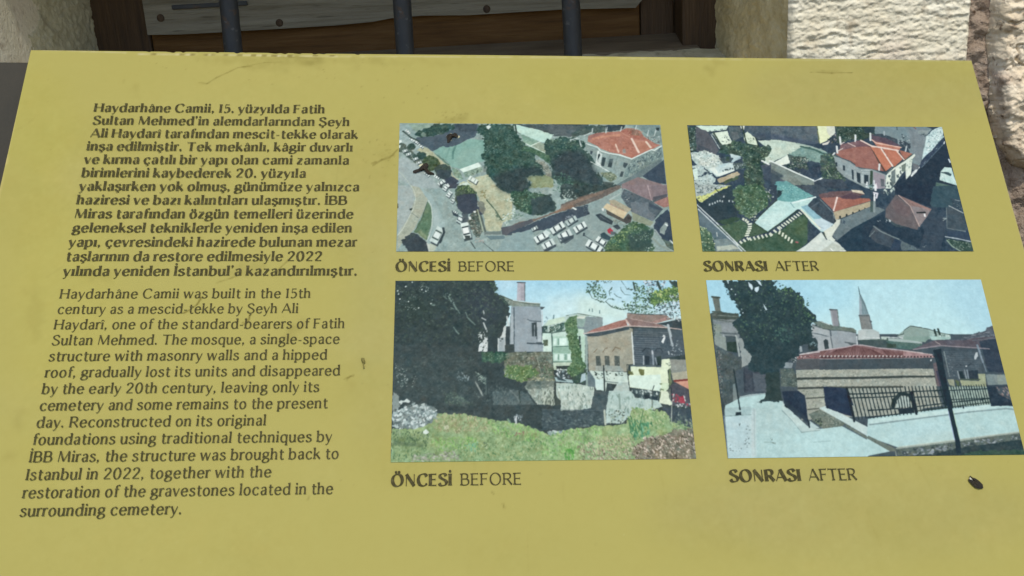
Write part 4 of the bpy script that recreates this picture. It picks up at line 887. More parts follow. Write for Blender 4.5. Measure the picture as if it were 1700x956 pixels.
'''P 3c4c5a 6 0 1 0 - -31,-34,1089,-43,948,557,-89,556
P 50606a 7 3 1 0 - 197,2,413,0,402,75,352,67,251,58,215,38
P 646c72 5 3 0.8 4 - 310,1,413,1,409,27,302,22
P 3f4d5e 5 6 0.7 5 - 254,31,408,36,403,66,302,58,239,47
P c4d8c8 8 5 1 0 - 247,64,322,62,382,73,401,81,395,117,343,126,295,162,258,156,247,127,272,91
P 9fb4a4 8 8 0.7 0 - 303,103,365,79,400,84,396,114,329,132
P 3f5450 12 8 1 0 - -1,6,35,6,26,39,24,105,1,114
K 9ab0a8/2f4240/5c7870/c4d4cc 60 2.2 6.1 1.6 -1 1 0,8,32,7,25,99,1,111
P 5a5f66 5 4 1 0 - 32,6,73,27,103,104,85,128,24,108,27,57
P 47525c 4 6 0.8 0 - 30,78,72,104,66,116,27,105
P d4ecdc 4 3 1 0 - 30,3,150,2,138,20,76,28,51,18
K 3c4c50/2f3e44/5c6c6c 50 2.2 4.5 1.6 80 1 68,27,142,11,143,23,75,34
P dff0dc 6 3 1 0 - 85,36,143,23,147,50,157,77,118,83
K 3c4c50/5c6c6a 14 2.8 7.8 3 70 1 115,44,141,38,152,74,121,77
L 44544a 6.1 1 93,33,115,89
L d4e2d8 2.5 1 82,39,106,98
L 4a5a58 2.2 1 89,36,111,98
P 56666a 8 6 1 0 - 150,5,194,5,196,47,157,71,149,38
P 6a7478 5 4 0.7 0 - 155,29,178,26,182,53,158,65
P dcecd4 6 4 1 0 - 198,38,214,26,237,50,244,73,240,97,208,92,199,62
K 46564c/7c8c78 18 2.2 6.1 2.4 60 1 204,44,239,53,236,91,203,89
P e4ecdc 3 0 1 0 - 192,2,208,2,202,23,193,11
L 36463e 5.0 1 197,-4,202,38,205,77,247,88
L 36463e 3.9 1 247,88,241,53
P 41564e 13 18 1 0 - 109,92,163,65,197,77,249,88,286,82,304,100,281,118,265,138,243,168,251,203,241,260,174,260,186,162,180,130,101,119
K 33483f/5a7660/46604e/7a967c/94ac90/2c403c 300 2.2 7.1 1.6 -1 1 109,92,163,65,249,88,304,97,265,138,236,257,177,257,180,130
P c2d4cc 14 8 1 0 - -2,115,57,107,100,131,117,157,147,157,133,186,85,215,35,169,20,169,5,146
K e8f4ec/8a9a98/a8b8b4/dceae4/66767c/f0f8f0 150 2.2 6.5 1.6 -1 1 -2,116,67,107,104,133,111,163,34,175
P c4dad8 6 3 1 0 - 53,183,141,160,180,130,141,119,148,186,81,206
P b4d0d4 4 2 0.8 0 - 95,169,176,127,177,139,99,177
P 4c5c62 9 8 1 0 - 99,139,125,130,149,136,137,157,111,160
P 3f5048 8 0 1 0 - 125,130,137,130,135,151,123,148
P e2f0e6 5 0 1 0 - 56,180,79,174,91,200,139,183,149,162,148,189,93,212,81,206
K 36464c/2c3c40 7 4.9 9.2 1.5 70 1 87,198,145,174,145,189,93,209
P 4f6060 10 8 1 0 - 146,160,177,154,179,180,151,186
K 9aacaa/33444a/c8d8d4 36 2.2 5.4 1.6 -1 1 147,157,187,154,181,183,151,186
P b8ad90 8 5 1 0 - 84,223,157,191,166,203,118,232,87,238
P 50604e 10 6 1 0 - 103,232,160,209,154,223,106,243
P b8ccc8 10 10 1 0 - 0,169,35,169,50,192,15,215,-2,232,-2,261,57,261,79,224,66,203,17,215
K 8a9c9c/56686c/d8e8e2/46585a/a4b8b4 130 2.1 7.0 1.6 -1 1 0,169,58,186,78,226,57,258,0,258
P cfe6da 6 6 1 0 - 0,184,16,181,17,224,1,227
P c4c46a 10 6 0.7 0 - 61,252,91,243,113,252,99,261,60,261
P 56606a 6 5 1 0 - 246,168,278,156,379,225,373,260,338,260,249,220
P 414f5e 4 6 0.85 3 - 247,179,281,168,320,211,289,237,249,223
P 7c8c88 6 0 1 0 - 273,156,281,153,380,214,378,231
L e2eee8 4.9 1 277,146,307,167,381,208
L e8f2ea 6.0 1 250,147,273,162
P 3a4a52 10 10 1 0 - 281,153,344,120,399,90,381,208,335,179
P e4f0e2 4 3 1 0 - 296,153,346,122,349,156,312,167
K 56705e/33483f/7a8e78/8a9a90 90 2.2 7.1 1.6 -1 1 357,102,397,108,382,202,318,159
L 2f3c40 3.9 1 348,103,345,123
K 3c4c48/5c6c60 14 2.2 5.5 1.6 -1 1 281,132,307,126,307,147,284,147
P 5c6a72 7 3 1 0 - 303,4,468,3,470,75,395,75,296,55
P 47566a 5 6 0.7 4 - 299,34,448,66,467,78,403,75,296,55
P 69747a 5 4 0.6 0 - 416,6,468,4,468,36,423,27
P c4d8c8 8 5 1 0 - 295,58,346,64,390,75,434,87,398,93,350,120,282,156
P 7fa098 10 10 1 0 - 353,117,398,90,469,96,496,116,459,155,400,144,369,132
L a4bab0 5.6 1 388,75,434,87,482,108
L 4a6a64 7.2 1 399,87,443,99,487,122
P e4eec4 4 0 1 0 - 472,-1,531,-2,531,29,495,63,470,75
P d4dccc 6 3 1 0 - 505,-1,535,-1,533,29,513,48,503,27
L 7c8450 2.5 1 470,4,468,72
K 3c4440/8a8078/2c3836/c4bcb0 50 2.2 6.2 1.6 -1 1 494,54,530,35,549,47,539,74,506,72
P dcdcd0 4 0 1 0 - 477,75,508,63,497,78,479,81
P 3c4e48 11 8 1 0 - 537,2,682,-1,681,31,629,62,594,56,534,74
K 50685c/6a8070/8a9a90/2f423c 110 2.3 6.2 1.6 -1 1 538,3,635,1,619,59,541,65
P 3a4a50 4 0 1 0 - 635,1,680,1,674,28,643,29
P 7a9096 4 0 1 0 - 682,-1,744,0,734,52,686,34
P 485a56 13 16 1 0 - 462,120,507,113,540,143,537,222,492,259,442,259,452,167
K 5c7a5c/33483f/7a9474/46604e/90a888 150 2.2 7.1 1.6 -1 1 465,120,515,125,531,213,498,256,450,242
L a8b8a0 2.7 1 472,172,486,210
P 3d4b5a 8 10 1 0 - 389,185,455,167,453,222,427,231,421,222,360,176
P 485a58 13 10 1 0 - 347,126,412,132,409,184,360,173
K 6a8270/8a9c8c/33483f/a8b4a8/5a5a60 90 2.2 7.1 1.6 -1 1 349,126,422,135,405,179,350,170
K d4dcd0/8a9a90 14 2.2 5.5 1.6 -1 1 388,138,421,138,414,152,388,155
P e4f0e2 4 3 1 0 - 294,153,346,122,349,156,308,167
P 7e8c86 7 0 1 0 - 283,150,422,228,421,259,360,260,276,194
P 48565e 5 6 0.85 2 - 278,179,320,208,285,243,270,243
P 6aa0a0 6 8 1 0 - 286,234,322,228,372,260,277,260
L e4f0ea 5.5 1 283,149,308,163,360,193,422,226
L e8f2ee 6.5 1 425,232,452,218
P 424d58 6 4 1 0 - 422,231,454,219,524,222,543,259,422,259
P 94a4a6 6 0 1 0 - 510,125,563,146,593,175,638,180,685,204,711,171,694,258,623,259,601,256,538,213,513,184
P 9c6f66 6 0 1 0 - 519,119,529,101,594,83,616,62,648,86,669,151,673,183,682,189,638,180,594,172,568,146,539,134
P 7c6468 6 0 1 0 - 534,104,544,77,597,65,623,65,648,86,593,89
P a87a6c 5 6 0.6 5 - 568,143,597,95,646,95,668,154,654,177,597,169
P c07e66 5 0 1 0 - 650,86,690,94,713,159,682,189,674,166,654,107
P 8a5a52 5 0 1 0 - 648,86,655,104,682,189,675,186,666,154
P bb7c66 5 0 1 0 - 693,94,726,97,717,142
L e4ccbc 4.5 1 621,62,656,86,691,90,726,97
L ead8cc 5.6 1 687,96,710,165
L 6a4a4a 3.9 1 649,87,669,151
L d8b4a4 4.2 1 659,56,679,71,728,85
P 6c5660 5 4 1 0 - 666,31,710,46,732,64,728,85,679,71,663,59
L dfe8e6 6.7 1 528,86,526,113
L dfe8e6 6.7 1 546,47,544,77
L dfe8e6 6.8 1 604,38,600,64
L dfe8e6 6.8 1 660,31,655,59
L c8b8b0 3.9 1 571,71,596,86
L d4ccc8 3.9 1 544,77,558,68
L d4c8c0 3.3 1 531,104,549,94
L e0e8e4 5.0 1 508,121,517,113
L 5e6c70 3.3 1 517,122,539,137,565,149,593,175,641,180,683,201
P 35434c 3 0 1 0 - 512,152,518,152,517,169,510,169
P 35434c 3 0 1 0 - 537,163,544,166,541,187,534,184
P 35434c 3 0 1 0 - 565,181,571,184,565,224,560,219
P 35434c 3 0 1 0 - 581,192,593,197,587,239,576,230
P 35434c 3 0 1 0 - 606,202,621,204,614,241,600,236
P aab8b8 3 0 1 0 - 574,184,580,189,575,233,566,227
P b4c2c2 3 0 1 0 - 595,201,603,204,597,239,590,236
P 9c98a0 4 0 1 0 - 641,189,679,204,671,258,631,259
L b8c6c6 2.8 1 599,184,637,183
L a8b6b6 2.5 1 600,194,630,194
L 8a9a98 2.4 1 529,207,568,233,602,254
L 7a5850 2.2 0.7 626,133,638,180
P 3f4e54 4 0 0.6 0 - 661,218,674,221,668,250,657,250
P dde9dc 5 0 1 0 - 685,204,709,183,694,258,671,258
K 36464c 7 4.9 10.9 2.4 80 1 687,206,706,201,695,255,675,256
L 3f5348 9.3 1 635,189,620,259
L e2ecec 6.0 1 611,233,606,250
L e2ecec 4.4 1 637,227,632,256
L d4c4d0 3.8 1 642,238,642,256
P 7a8f94 4 3 1 0 - 682,1,873,1,891,11,868,33,839,111,812,165,789,153,786,94,732,52,676,31
P 80898e 5 6 0.6 4 - 803,9,871,9,840,108,814,159,794,130
P 46545e 8 8 1 0 - 665,34,705,31,766,61,800,73,791,94,761,88,728,73,662,53
P 655460 5 4 0.8 0 - 659,37,712,49,753,76,761,88,702,73,664,56
K 36444a/8a9aa0/b4c2c4/5a6a70 50 2.3 6.8 1.6 -1 1 772,31,802,36,798,82,770,94,754,73
L a8b8bc 5.7 1 712,22,710,37
L 3c4a50 2.9 1 762,3,761,14
L 94a6aa 4.5 1 757,55,754,73
L c4d0d0 5.1 1 781,85,774,106
L 7a5a58 4.0 1 825,3,831,10
P 90a0a0 8 0 1 0 - 835,18,883,15,865,36,835,30
K 3c4c52 10 2.3 5.1 1.5 80 1 843,30,866,30,861,42,844,39
P c8e2e0 9 4 1 0 - 897,11,932,-7,926,45,906,63,849,123,830,141,820,153,865,39
K 8aa4a8/f0fcfa/a8c4c6/6a868c/e4f4f2 150 2.3 6.3 2.2 135 1 872,27,931,-1,926,45,835,132
P 303d4a 4 4 1 0 - 925,51,933,72,933,132,936,257,702,258,711,235,812,165
P 3e4c5e 6 4 1 0 - 825,141,925,51,921,69,828,165,805,177
L 5c7280 2.5 1 819,171,920,72
K 7a929a/32404e 30 2.3 6.8 2.6 135 1 852,123,919,63,918,81,815,177
P 9c6f66 5 0 1 0 - 596,86,648,86,669,151,685,189,664,180,581,169
P 7a6066 5 0 1 0 - 601,62,624,59,648,83,596,89
P c07e66 5 0 1 0 - 651,89,687,94,712,168,685,189,670,145
P bb7a64 5 0 1 0 - 692,97,743,103,756,139,719,171
P a67466 6 0 1 0 - 753,100,797,115,766,139,755,118
P b98270 6 3 1 0 - 663,62,761,88,753,100,689,88,672,83
P 4c4440 3 0 0.8 0 - 650,89,657,104,687,189,680,189,666,151
L 5a4444 2.8 1 689,97,719,170
L 5a4a48 3.4 1 747,106,764,139
L ead6ca 6.2 1 620,60,656,84,688,90,738,100,748,103
L ecdccf 5.6 1 687,94,715,167
L e8d8cc 5.0 1 743,106,761,140
L e4c0ae 4.5 1 660,57,674,71,761,89
L dfe8e6 6.6 1 669,160,663,183
L dfe8e6 5.7 1 660,31,657,53
L 56625f 3.9 1 686,195,721,171,766,142,796,118
P dfecde 6 0 1 0 - 684,206,718,174,765,144,805,115,805,124,793,135,774,200,752,221,758,183,738,203,708,241,692,256,675,256
P 6f8078 8 0 1 0 - 746,165,766,153,756,189,744,189
P 56666a 8 3 0.8 0 - 705,189,723,177,711,235,693,250
K 36464c 5 4.9 12.0 2.4 100 1 685,212,705,189,694,247,676,250
K 36464c/56666a 7 4.4 11.0 2.4 100 1 723,189,748,168,739,200,716,224
K 90a49c/b4c4b8 9 3.9 10.0 2.2 100 1 769,153,791,132,777,189,759,200
P 9aa4a8 5 0 1 0 - 779,191,806,171,797,191,772,212
L e8f2ee 5.5 1 775,206,809,171
P 6c747a 7 0 1 0 - 789,153,812,165,804,180,783,183
P c4e2dc 6 0 1 0 - 884,188,901,170,926,173,927,205,931,246,872,223
P 3c5058 4 3 1 0 - 910,191,920,200,913,208,886,191
L 4a6064 5.0 1 886,192,915,201
K a4c8c4/dcf2ee 16 2.8 11.0 5 80 1 881,203,926,211,929,243,874,223
P 56706a 5 0 1 0 - 857,232,932,252,936,257,849,258
L dceaec 4.5 1 924,138,926,150
L e0eaea 3.4 1 921,72,925,63
P 36464e 4 4 1 0 - 0,246,132,246,136,375,93,405,63,394,1,331,14,305
P a8b8b4 12 8 1 0 - -2,246,127,246,74,277,26,311,15,317,0,300,-3,274
K 56666c/d8e4de/8a9c9c/3c4c52 90 2.1 6.4 1.6 -1 1 0,249,122,248,74,271,7,280
P cfd888 8 6 1 0 - 0,294,48,283,70,266,111,254,132,247,110,260,74,274,23,314,13,314
K e8e89a/a8b074/5a6450 36 2.1 5.8 1.6 -1 1 0,300,38,286,111,257,74,274,21,311
L 2c3834 3.2 1 71,260,88,285
L 2a3632 4.2 1 4,305,10,317
P b4c2c4 4 0 1 0 - 43,320,48,320,47,328,42,328
P b4c2c4 4 0 1 0 - 53,317,58,317,57,325,53,325
P b4c2c4 4 0 1 0 - 62,313,67,313,67,320,62,320
P b4c2c4 4 0 1 0 - 71,308,76,307,76,315,71,315
P b4c2c4 4 0 1 0 - 80,306,85,305,85,313,80,313
P b4c2c4 4 0 1 0 - 89,307,93,307,93,315,88,315
P b4c2c4 4 0 1 0 - 112,306,117,306,116,314,112,314
P b4c2c4 4 0 1 0 - 124,307,129,307,129,315,124,315
P b4c2c4 4 0 1 0 - 96,289,101,289,100,296,95,296
P 4f6a54 13 18 1 0 - 128,277,147,246,237,245,262,282,261,305,228,347,196,366,179,380,147,361,133,339
K 33504a/6a8a68/4c6a50/86a488/2f463e/9ab898 250 2.1 6.4 1.6 -1 1 130,266,162,245,236,248,259,285,233,344,188,369,143,358
K 5c7a62/8aa898/3c564a 60 2.1 5.2 1.6 -1 1 126,333,228,344,188,372,147,361
P 6fa8a6 7 4 1 0 - 287,245,347,245,392,276,386,313,332,341,287,313,283,305,308,273
P 8ac0bc 5 8 0.5 5 - 289,299,388,299,359,327,305,324
P 3e4a56 5 6 1 0 - 267,245,289,245,310,272,286,302,262,316,264,282
K c4ccc8/7a8a88 16 2.7 8.0 1.6 -1 1 245,257,274,265,275,291,254,302
P bfe2dc 6 2 1 0 - 291,302,337,313,376,299,388,302,381,344,347,341,234,430,192,394,232,350,263,322
P d0ece6 4 6 0.6 5 - 251,355,320,341,261,405,235,421,202,394
L a4c8c6 1.3 0.8 262,330,315,321
L a4c8c6 1.3 0.8 253,345,282,345
L a4c8c6 1.3 0.8 218,368,240,368
L a4c8c6 1.3 0.8 219,377,248,377
L a4c8c6 1.3 0.8 284,369,289,369
L a4c8c6 1.3 0.8 225,401,245,401
L a4c8c6 1.3 0.8 283,338,333,338
L a4c8c6 1.3 0.8 289,330,330,324
L 56808a 2.4 0.8 332,313,338,338
P 8cb8be 5 0 1 0 - 339,333,388,304,382,341,347,341
P 4a6450 7 8 1 0 - 6,397,93,405,145,383,169,399,161,443,119,470
P 48604e 6 0 1 0 - 176,405,189,397,234,430,170,449,166,443
P 46604e 7 4 1 0 - 116,478,161,459,239,440,271,427,381,349,362,470,306,513,138,513
P 3e5648 5 6 1 0 - 63,389,93,405,145,380,132,369
P 5a7050 7 20 0.5 10 - 301,388,377,372,366,443,331,449
L 3a503e 3.6 1 189,395,233,431
L 33463a 3.1 1 235,427,349,345
L 33463a 2.6 1 364,360,376,377
L 3c4a44 3.2 1 284,302,232,350,190,391
P dfe8d2 3 0 1 0 - 169,449,174,461,169,464,164,452
P dfe8d2 3 0 1 0 - 183,446,188,458,183,461,178,449
P dfe8d2 3 0 1 0 - 198,442,202,455,197,458,192,446
P dfe8d2 3 0 1 0 - 212,439,216,451,211,455,206,442
P dfe8d2 3 0 1 0 - 226,436,230,448,225,451,220,439
P dfe8d2 3 0 1 0 - 240,433,244,445,239,448,234,436
P dfe8d2 3 0 1 0 - 240,431,249,439,245,445,235,436
P dfe8d2 3 0 1 0 - 255,420,264,428,260,434,250,425
P dfe8d2 3 0 1 0 - 270,409,279,418,275,423,265,414
P dfe8d2 3 0 1 0 - 275,405,284,414,281,418,271,410
P dfe8d2 3 0 1 0 - 284,398,294,407,290,411,281,403
P dfe8d2 3 0 1 0 - 294,391,303,400,300,405,290,396
P dfe8d2 3 0 1 0 - 304,384,313,393,309,398,300,389
P dfe8d2 3 0 1 0 - 313,377,323,386,319,391,310,382
P dfe8d2 3 0 1 0 - 323,371,332,379,329,384,319,375
P dfe8d2 3 0 1 0 - 332,364,342,372,338,377,329,368
P dfe8d2 3 0 1 0 - 342,357,352,365,348,370,339,361
P dfe8d2 3 0 1 0 - 352,350,361,359,358,363,348,354
P dfe8d2 3 0 1 0 - 278,425,272,439,266,437,273,422
P dfe8d2 3 0 1 0 - 288,433,281,448,276,446,282,431
P dfe8d2 3 0 1 0 - 297,442,290,456,285,454,291,440
P dfe8d2 3 0 1 0 - 306,450,299,465,294,462,300,448
P dfe8d2 3 0 1 0 - 315,459,309,473,303,471,309,457
P dfe8d2 3 0 1 0 - 162,463,155,453,160,448,167,458
P dfe8d2 3 0 1 0 - 149,469,142,460,147,455,154,465
P dfe8d2 3 0 1 0 - 136,476,129,467,134,462,141,471
P dfe8d2 3 0 1 0 - 123,483,116,473,121,468,128,478
P dfe8d2 3 0 1 0 - 151,441,166,439,166,445,151,447
P dfe8d2 3 0 1 0 - 155,433,170,430,170,436,155,439
P dfe8d2 3 0 1 0 - 159,424,174,422,174,428,159,430
P dfe8d2 3 0 1 0 - 163,416,178,413,178,419,163,422
P dfe8d2 3 0 1 0 - 166,407,180,405,180,411,166,413
P dfe8d2 3 0 1 0 - 167,398,182,395,182,401,167,404
P d4dcc4 3 0 1 0 - 168,385,174,389,168,398,162,393
P d4dcc4 3 0 1 0 - 163,378,168,382,163,391,157,387
P d4dcc4 3 0 1 0 - 154,374,160,378,155,387,149,382
K d4dccc/8a9a84/b8c4b0 22 2.6 6.3 1.6 -1 1 176,369,205,350,203,383,183,388
L a86a6a 5.7 1 323,468,328,469
P 5c7078 4 0 1 0 - 3,339,118,478,103,478,65,478,43,459,0,411
P 6c8088 4 4 0.7 6 - 4,350,54,405,88,449,52,427,3,383
P 7a8c8c 7 0 1 0 - 43,459,87,454,118,478,143,508,47,508,45,484
P b4bfb0 6 4 1 0 - 50,484,103,478,130,494,82,497,50,502
L dfeaea 3.6 1 1,325,62,397,119,470,148,506
L 56646a 2.1 1 5,333,64,405,116,473
L c8d6d8 4.1 1 4,342,61,411,118,478,138,508
L ccd6d2 3.1 1 57,432,57,446
P 4f6c58 13 12 1 0 - 0,411,26,416,44,451,42,508,-2,508
K 7a9678/a8c09c/33483f/5c7c60/dce4b8 110 2.0 6.1 1.6 -1 1 0,408,29,416,46,454,43,505,-1,505
K e4e8b0/c8d0a0 14 2.1 5.7 1.6 -1 1 0,408,24,413,10,427
P 6fa8a6 7 4 1 0 - 290,245,366,245,419,287,382,299,330,313,282,307
P 4a5660 6 6 1 0 - 351,245,431,244,464,259,458,293,431,293,404,284
K 86bcb8/5a949a/9accc6 70 2.1 6.4 1.6 -1 1 290,248,355,248,404,284,331,310
P 34444a 4 6 1 0 - 288,265,307,268,300,285,283,296
P bfe2dc 5 2 1 0 - 281,310,330,313,419,290,386,324,387,346,465,399,431,429,414,427,387,394,358,341,277,338
P 8cb8c4 5 4 1 0 - 360,330,386,324,412,360,432,377,399,380,383,360
L dcf0ec 5.3 1 335,316,418,293
L 56808a 2.4 0.7 327,316,337,335
P c8dfe4 4 0 1 0 - 399,383,432,374,463,399,431,427,410,421
L 90a8b4 2.1 1 429,377,462,400
L a0b4be 1.8 1 405,405,428,416
L e8eed8 5.8 1 360,344,413,416
P 43505a 6 0 1 0 - 385,327,433,293,441,318,465,355,475,385,465,399,429,377
L 56646e 4.8 1 394,335,427,313
L 7a8a8a 2.7 1 432,301,470,355,469,377
P 6d5a5c 6 3 1 0 - 432,282,482,270,550,267,593,281,547,301,495,296,433,296
P 9b6c62 5 0 1 0 - 435,296,493,293,472,346
P a36e60 5 0 1 0 - 495,294,607,298,611,307,471,352
P 5a4a54 4 4 0.9 0 - 501,293,549,275,583,295,551,302,514,300
P a0766a 4 0 0.5 0 - 445,299,493,296,478,321
L e8d6cc 5.3 1 494,294,473,346
P d4ccb4 6 2 1 0 - 548,263,588,267,593,281,552,273
P b4ac90 6 0 1 0 - 471,352,610,309,607,329,491,377,475,382
P 9aa294 5 0 0 0 - 483,369,604,329,598,360,487,388
P 2f3a3c 2 0 1 0 - 487,376,488,370,490,366,494,366,495,370,493,376
P 2f3a3c 2 0 1 0 - 511,369,512,363,514,359,518,359,519,363,517,369
P 2f3a3c 2 0 1 0 - 535,361,536,354,538,351,541,351,542,354,541,361
P 2f3a3c 2 0 1 0 - 559,352,560,345,562,342,565,342,565,345,564,352
P 2f3a3c 2 0 1 0 - 581,344,582,337,583,334,586,334,586,337,585,344
P 6c7c80 6 0 1 0 - 488,382,601,332,631,332,654,343,603,374,521,418,464,462,453,443,479,405
P 74868a 5 6 0.5 4 - 487,388,600,340,590,366,514,405,476,421
P d6dece 5 0 1 0 - 470,355,475,382,491,380,485,399,463,427,449,448,460,459,454,466,431,457,424,427,459,405,474,388
P 2f3a3c 2 0 1 0 - 472,378,475,385,471,392,468,388
P dce6d8 4 2 1 0 - 453,427,470,416,448,443,459,462,431,459,433,432
P 47544f 5 0 1 0 - 414,440,426,427,429,454,414,455
P d3dfd6 5 0 1 0 - 416,429,428,459,459,465,483,484,491,505,314,505,354,481
P b8c2b4 5 6 0.7 0 - 449,468,488,497,491,505,399,505
L eef4ec 4.6 1 470,503,492,503
L eef4ec 4.1 1 438,493,443,501
K c4d0d0/e4ecec 6 2.6 5.2 1.6 -1 1 500,495,513,492,509,503,502,501
L 56646c 4.2 1 492,385,493,396
P 4a5a66 3 0 1 0 - 500,382,507,388,502,399,496,396
P 4c5e68 5 0 0 0 - 606,307,631,306,655,340,650,365,592,380,604,332
L e8eeee 7.6 1 639,244,635,264
L d8d8e0 6.5 1 628,275,639,278,632,295
L eef2f2 5.4 1 628,281,623,309
L 8a9a9c 8.0 1 622,312,614,349
P 4e605e 4 0 1 0 - 608,309,618,309,610,352,600,352
K 8ab0b0/d4e4e0/46585c 24 2.7 7.1 1.6 -1 1 602,244,633,244,626,267,603,255
K d8e6da/4a5c60/6a7c7c/90a4a0 40 2.7 10.9 2.6 100 1 663,244,714,243,701,281,661,278
P 46545f 4 0 1 0 - 656,332,710,286,687,404,655,388,650,365
P 2f4250 4 4 1 0 - 464,465,521,418,603,374,651,360,655,388,603,404,589,437,670,492,667,505,491,505
P 31414f 4 4 1 0 - 561,405,644,357,682,393,756,421,808,360,851,382,832,505,542,505
P 2f3b49 4 4 1 0 - 711,243,848,243,819,331,768,312,713,283,699,281
P 3f5660 4 6 1 0 - 845,249,929,245,930,311,874,334,822,331,817,317
P 6b6668 4 2 1 0 - 657,340,704,281,720,301,745,329,759,404,751,421,718,410,681,399,648,374
P 6f6062 4 10 0.6 5 - 679,304,714,303,743,337,741,371,688,360
P 4c5c60 4 4 0.7 0 - 649,371,686,399,718,413,678,410,649,382
P 8a7672 5 0 1 0 - 711,283,818,340,745,329
P 8c8484 5 0 1 0 - 745,327,818,340,797,368,760,410
P a0807a 4 2 0.6 0 - 731,298,818,340,811,348,752,315
L bca8a0 3.0 1 712,285,745,327,761,408
L 2f3538 5.4 1 764,354,792,353
L eef2f0 5.9 1 789,361,789,367
P 3f4d5a 4 6 1 0 - 811,348,854,371,850,421,812,505,738,505,774,426,769,404
P 46525c 5 4 1 0 - 578,443,603,404,670,454,657,495,598,470
P 5a6a70 6 4 1 0 - 681,459,754,500,680,500
P 38485a 4 0 1 0 - 665,454,687,465,671,500,642,495
L 7a8a8c 4.7 1 602,407,621,426,657,446,679,457
L 6a7a7e 3.7 1 579,447,601,426
K a4b4b8 5 3.7 6.4 1.6 -1 1 614,382,669,382,662,391,618,388
P c4d0d4 3 0 1 0 - 659,379,666,384,664,391,659,388
K 6a7a74/4c5c60 20 2.6 6.8 1.6 -1 1 687,467,752,497,691,497
P 48565f 5 3 1 0 - 872,334,888,328,927,357,926,415,914,426,859,415,860,387
P 3d4d58 5 4 1 0 - 895,297,932,303,928,351,898,328
L a4b0b0 3.8 1 883,327,927,355
L a4b4b4 2.7 1 909,303,926,307
K 6a7a80/8a9a9c 16 2.2 5.4 1.6 -1 1 904,300,931,306,924,348,900,331
L 7a8a8c 2.1 1 872,334,856,415,914,426
L 94a4a4 3.2 1 851,376,862,376,849,385
K a4b4b4 5 2.7 5.3 1.6 -1 1 911,415,923,421,917,435,910,432
P 3c4c5e 4 0 1 0 - 856,426,928,429,929,467,849,448
P 40564f 8 4 1 0 - 843,454,931,470,931,503,887,503,857,478
L b4c4c8 3.4 1 843,447,885,455,932,467
K 6a8274/8a9c90/33443f 60 2.1 5.8 1.6 -1 1 845,457,929,470,927,500,869,492
L 90a898 4.7 1 846,462,859,484,884,503
K 6a7a7c/8a9a9c 5 2.6 6.8 1.6 -1 1 752,484,768,481,763,492'''.split('\n'),
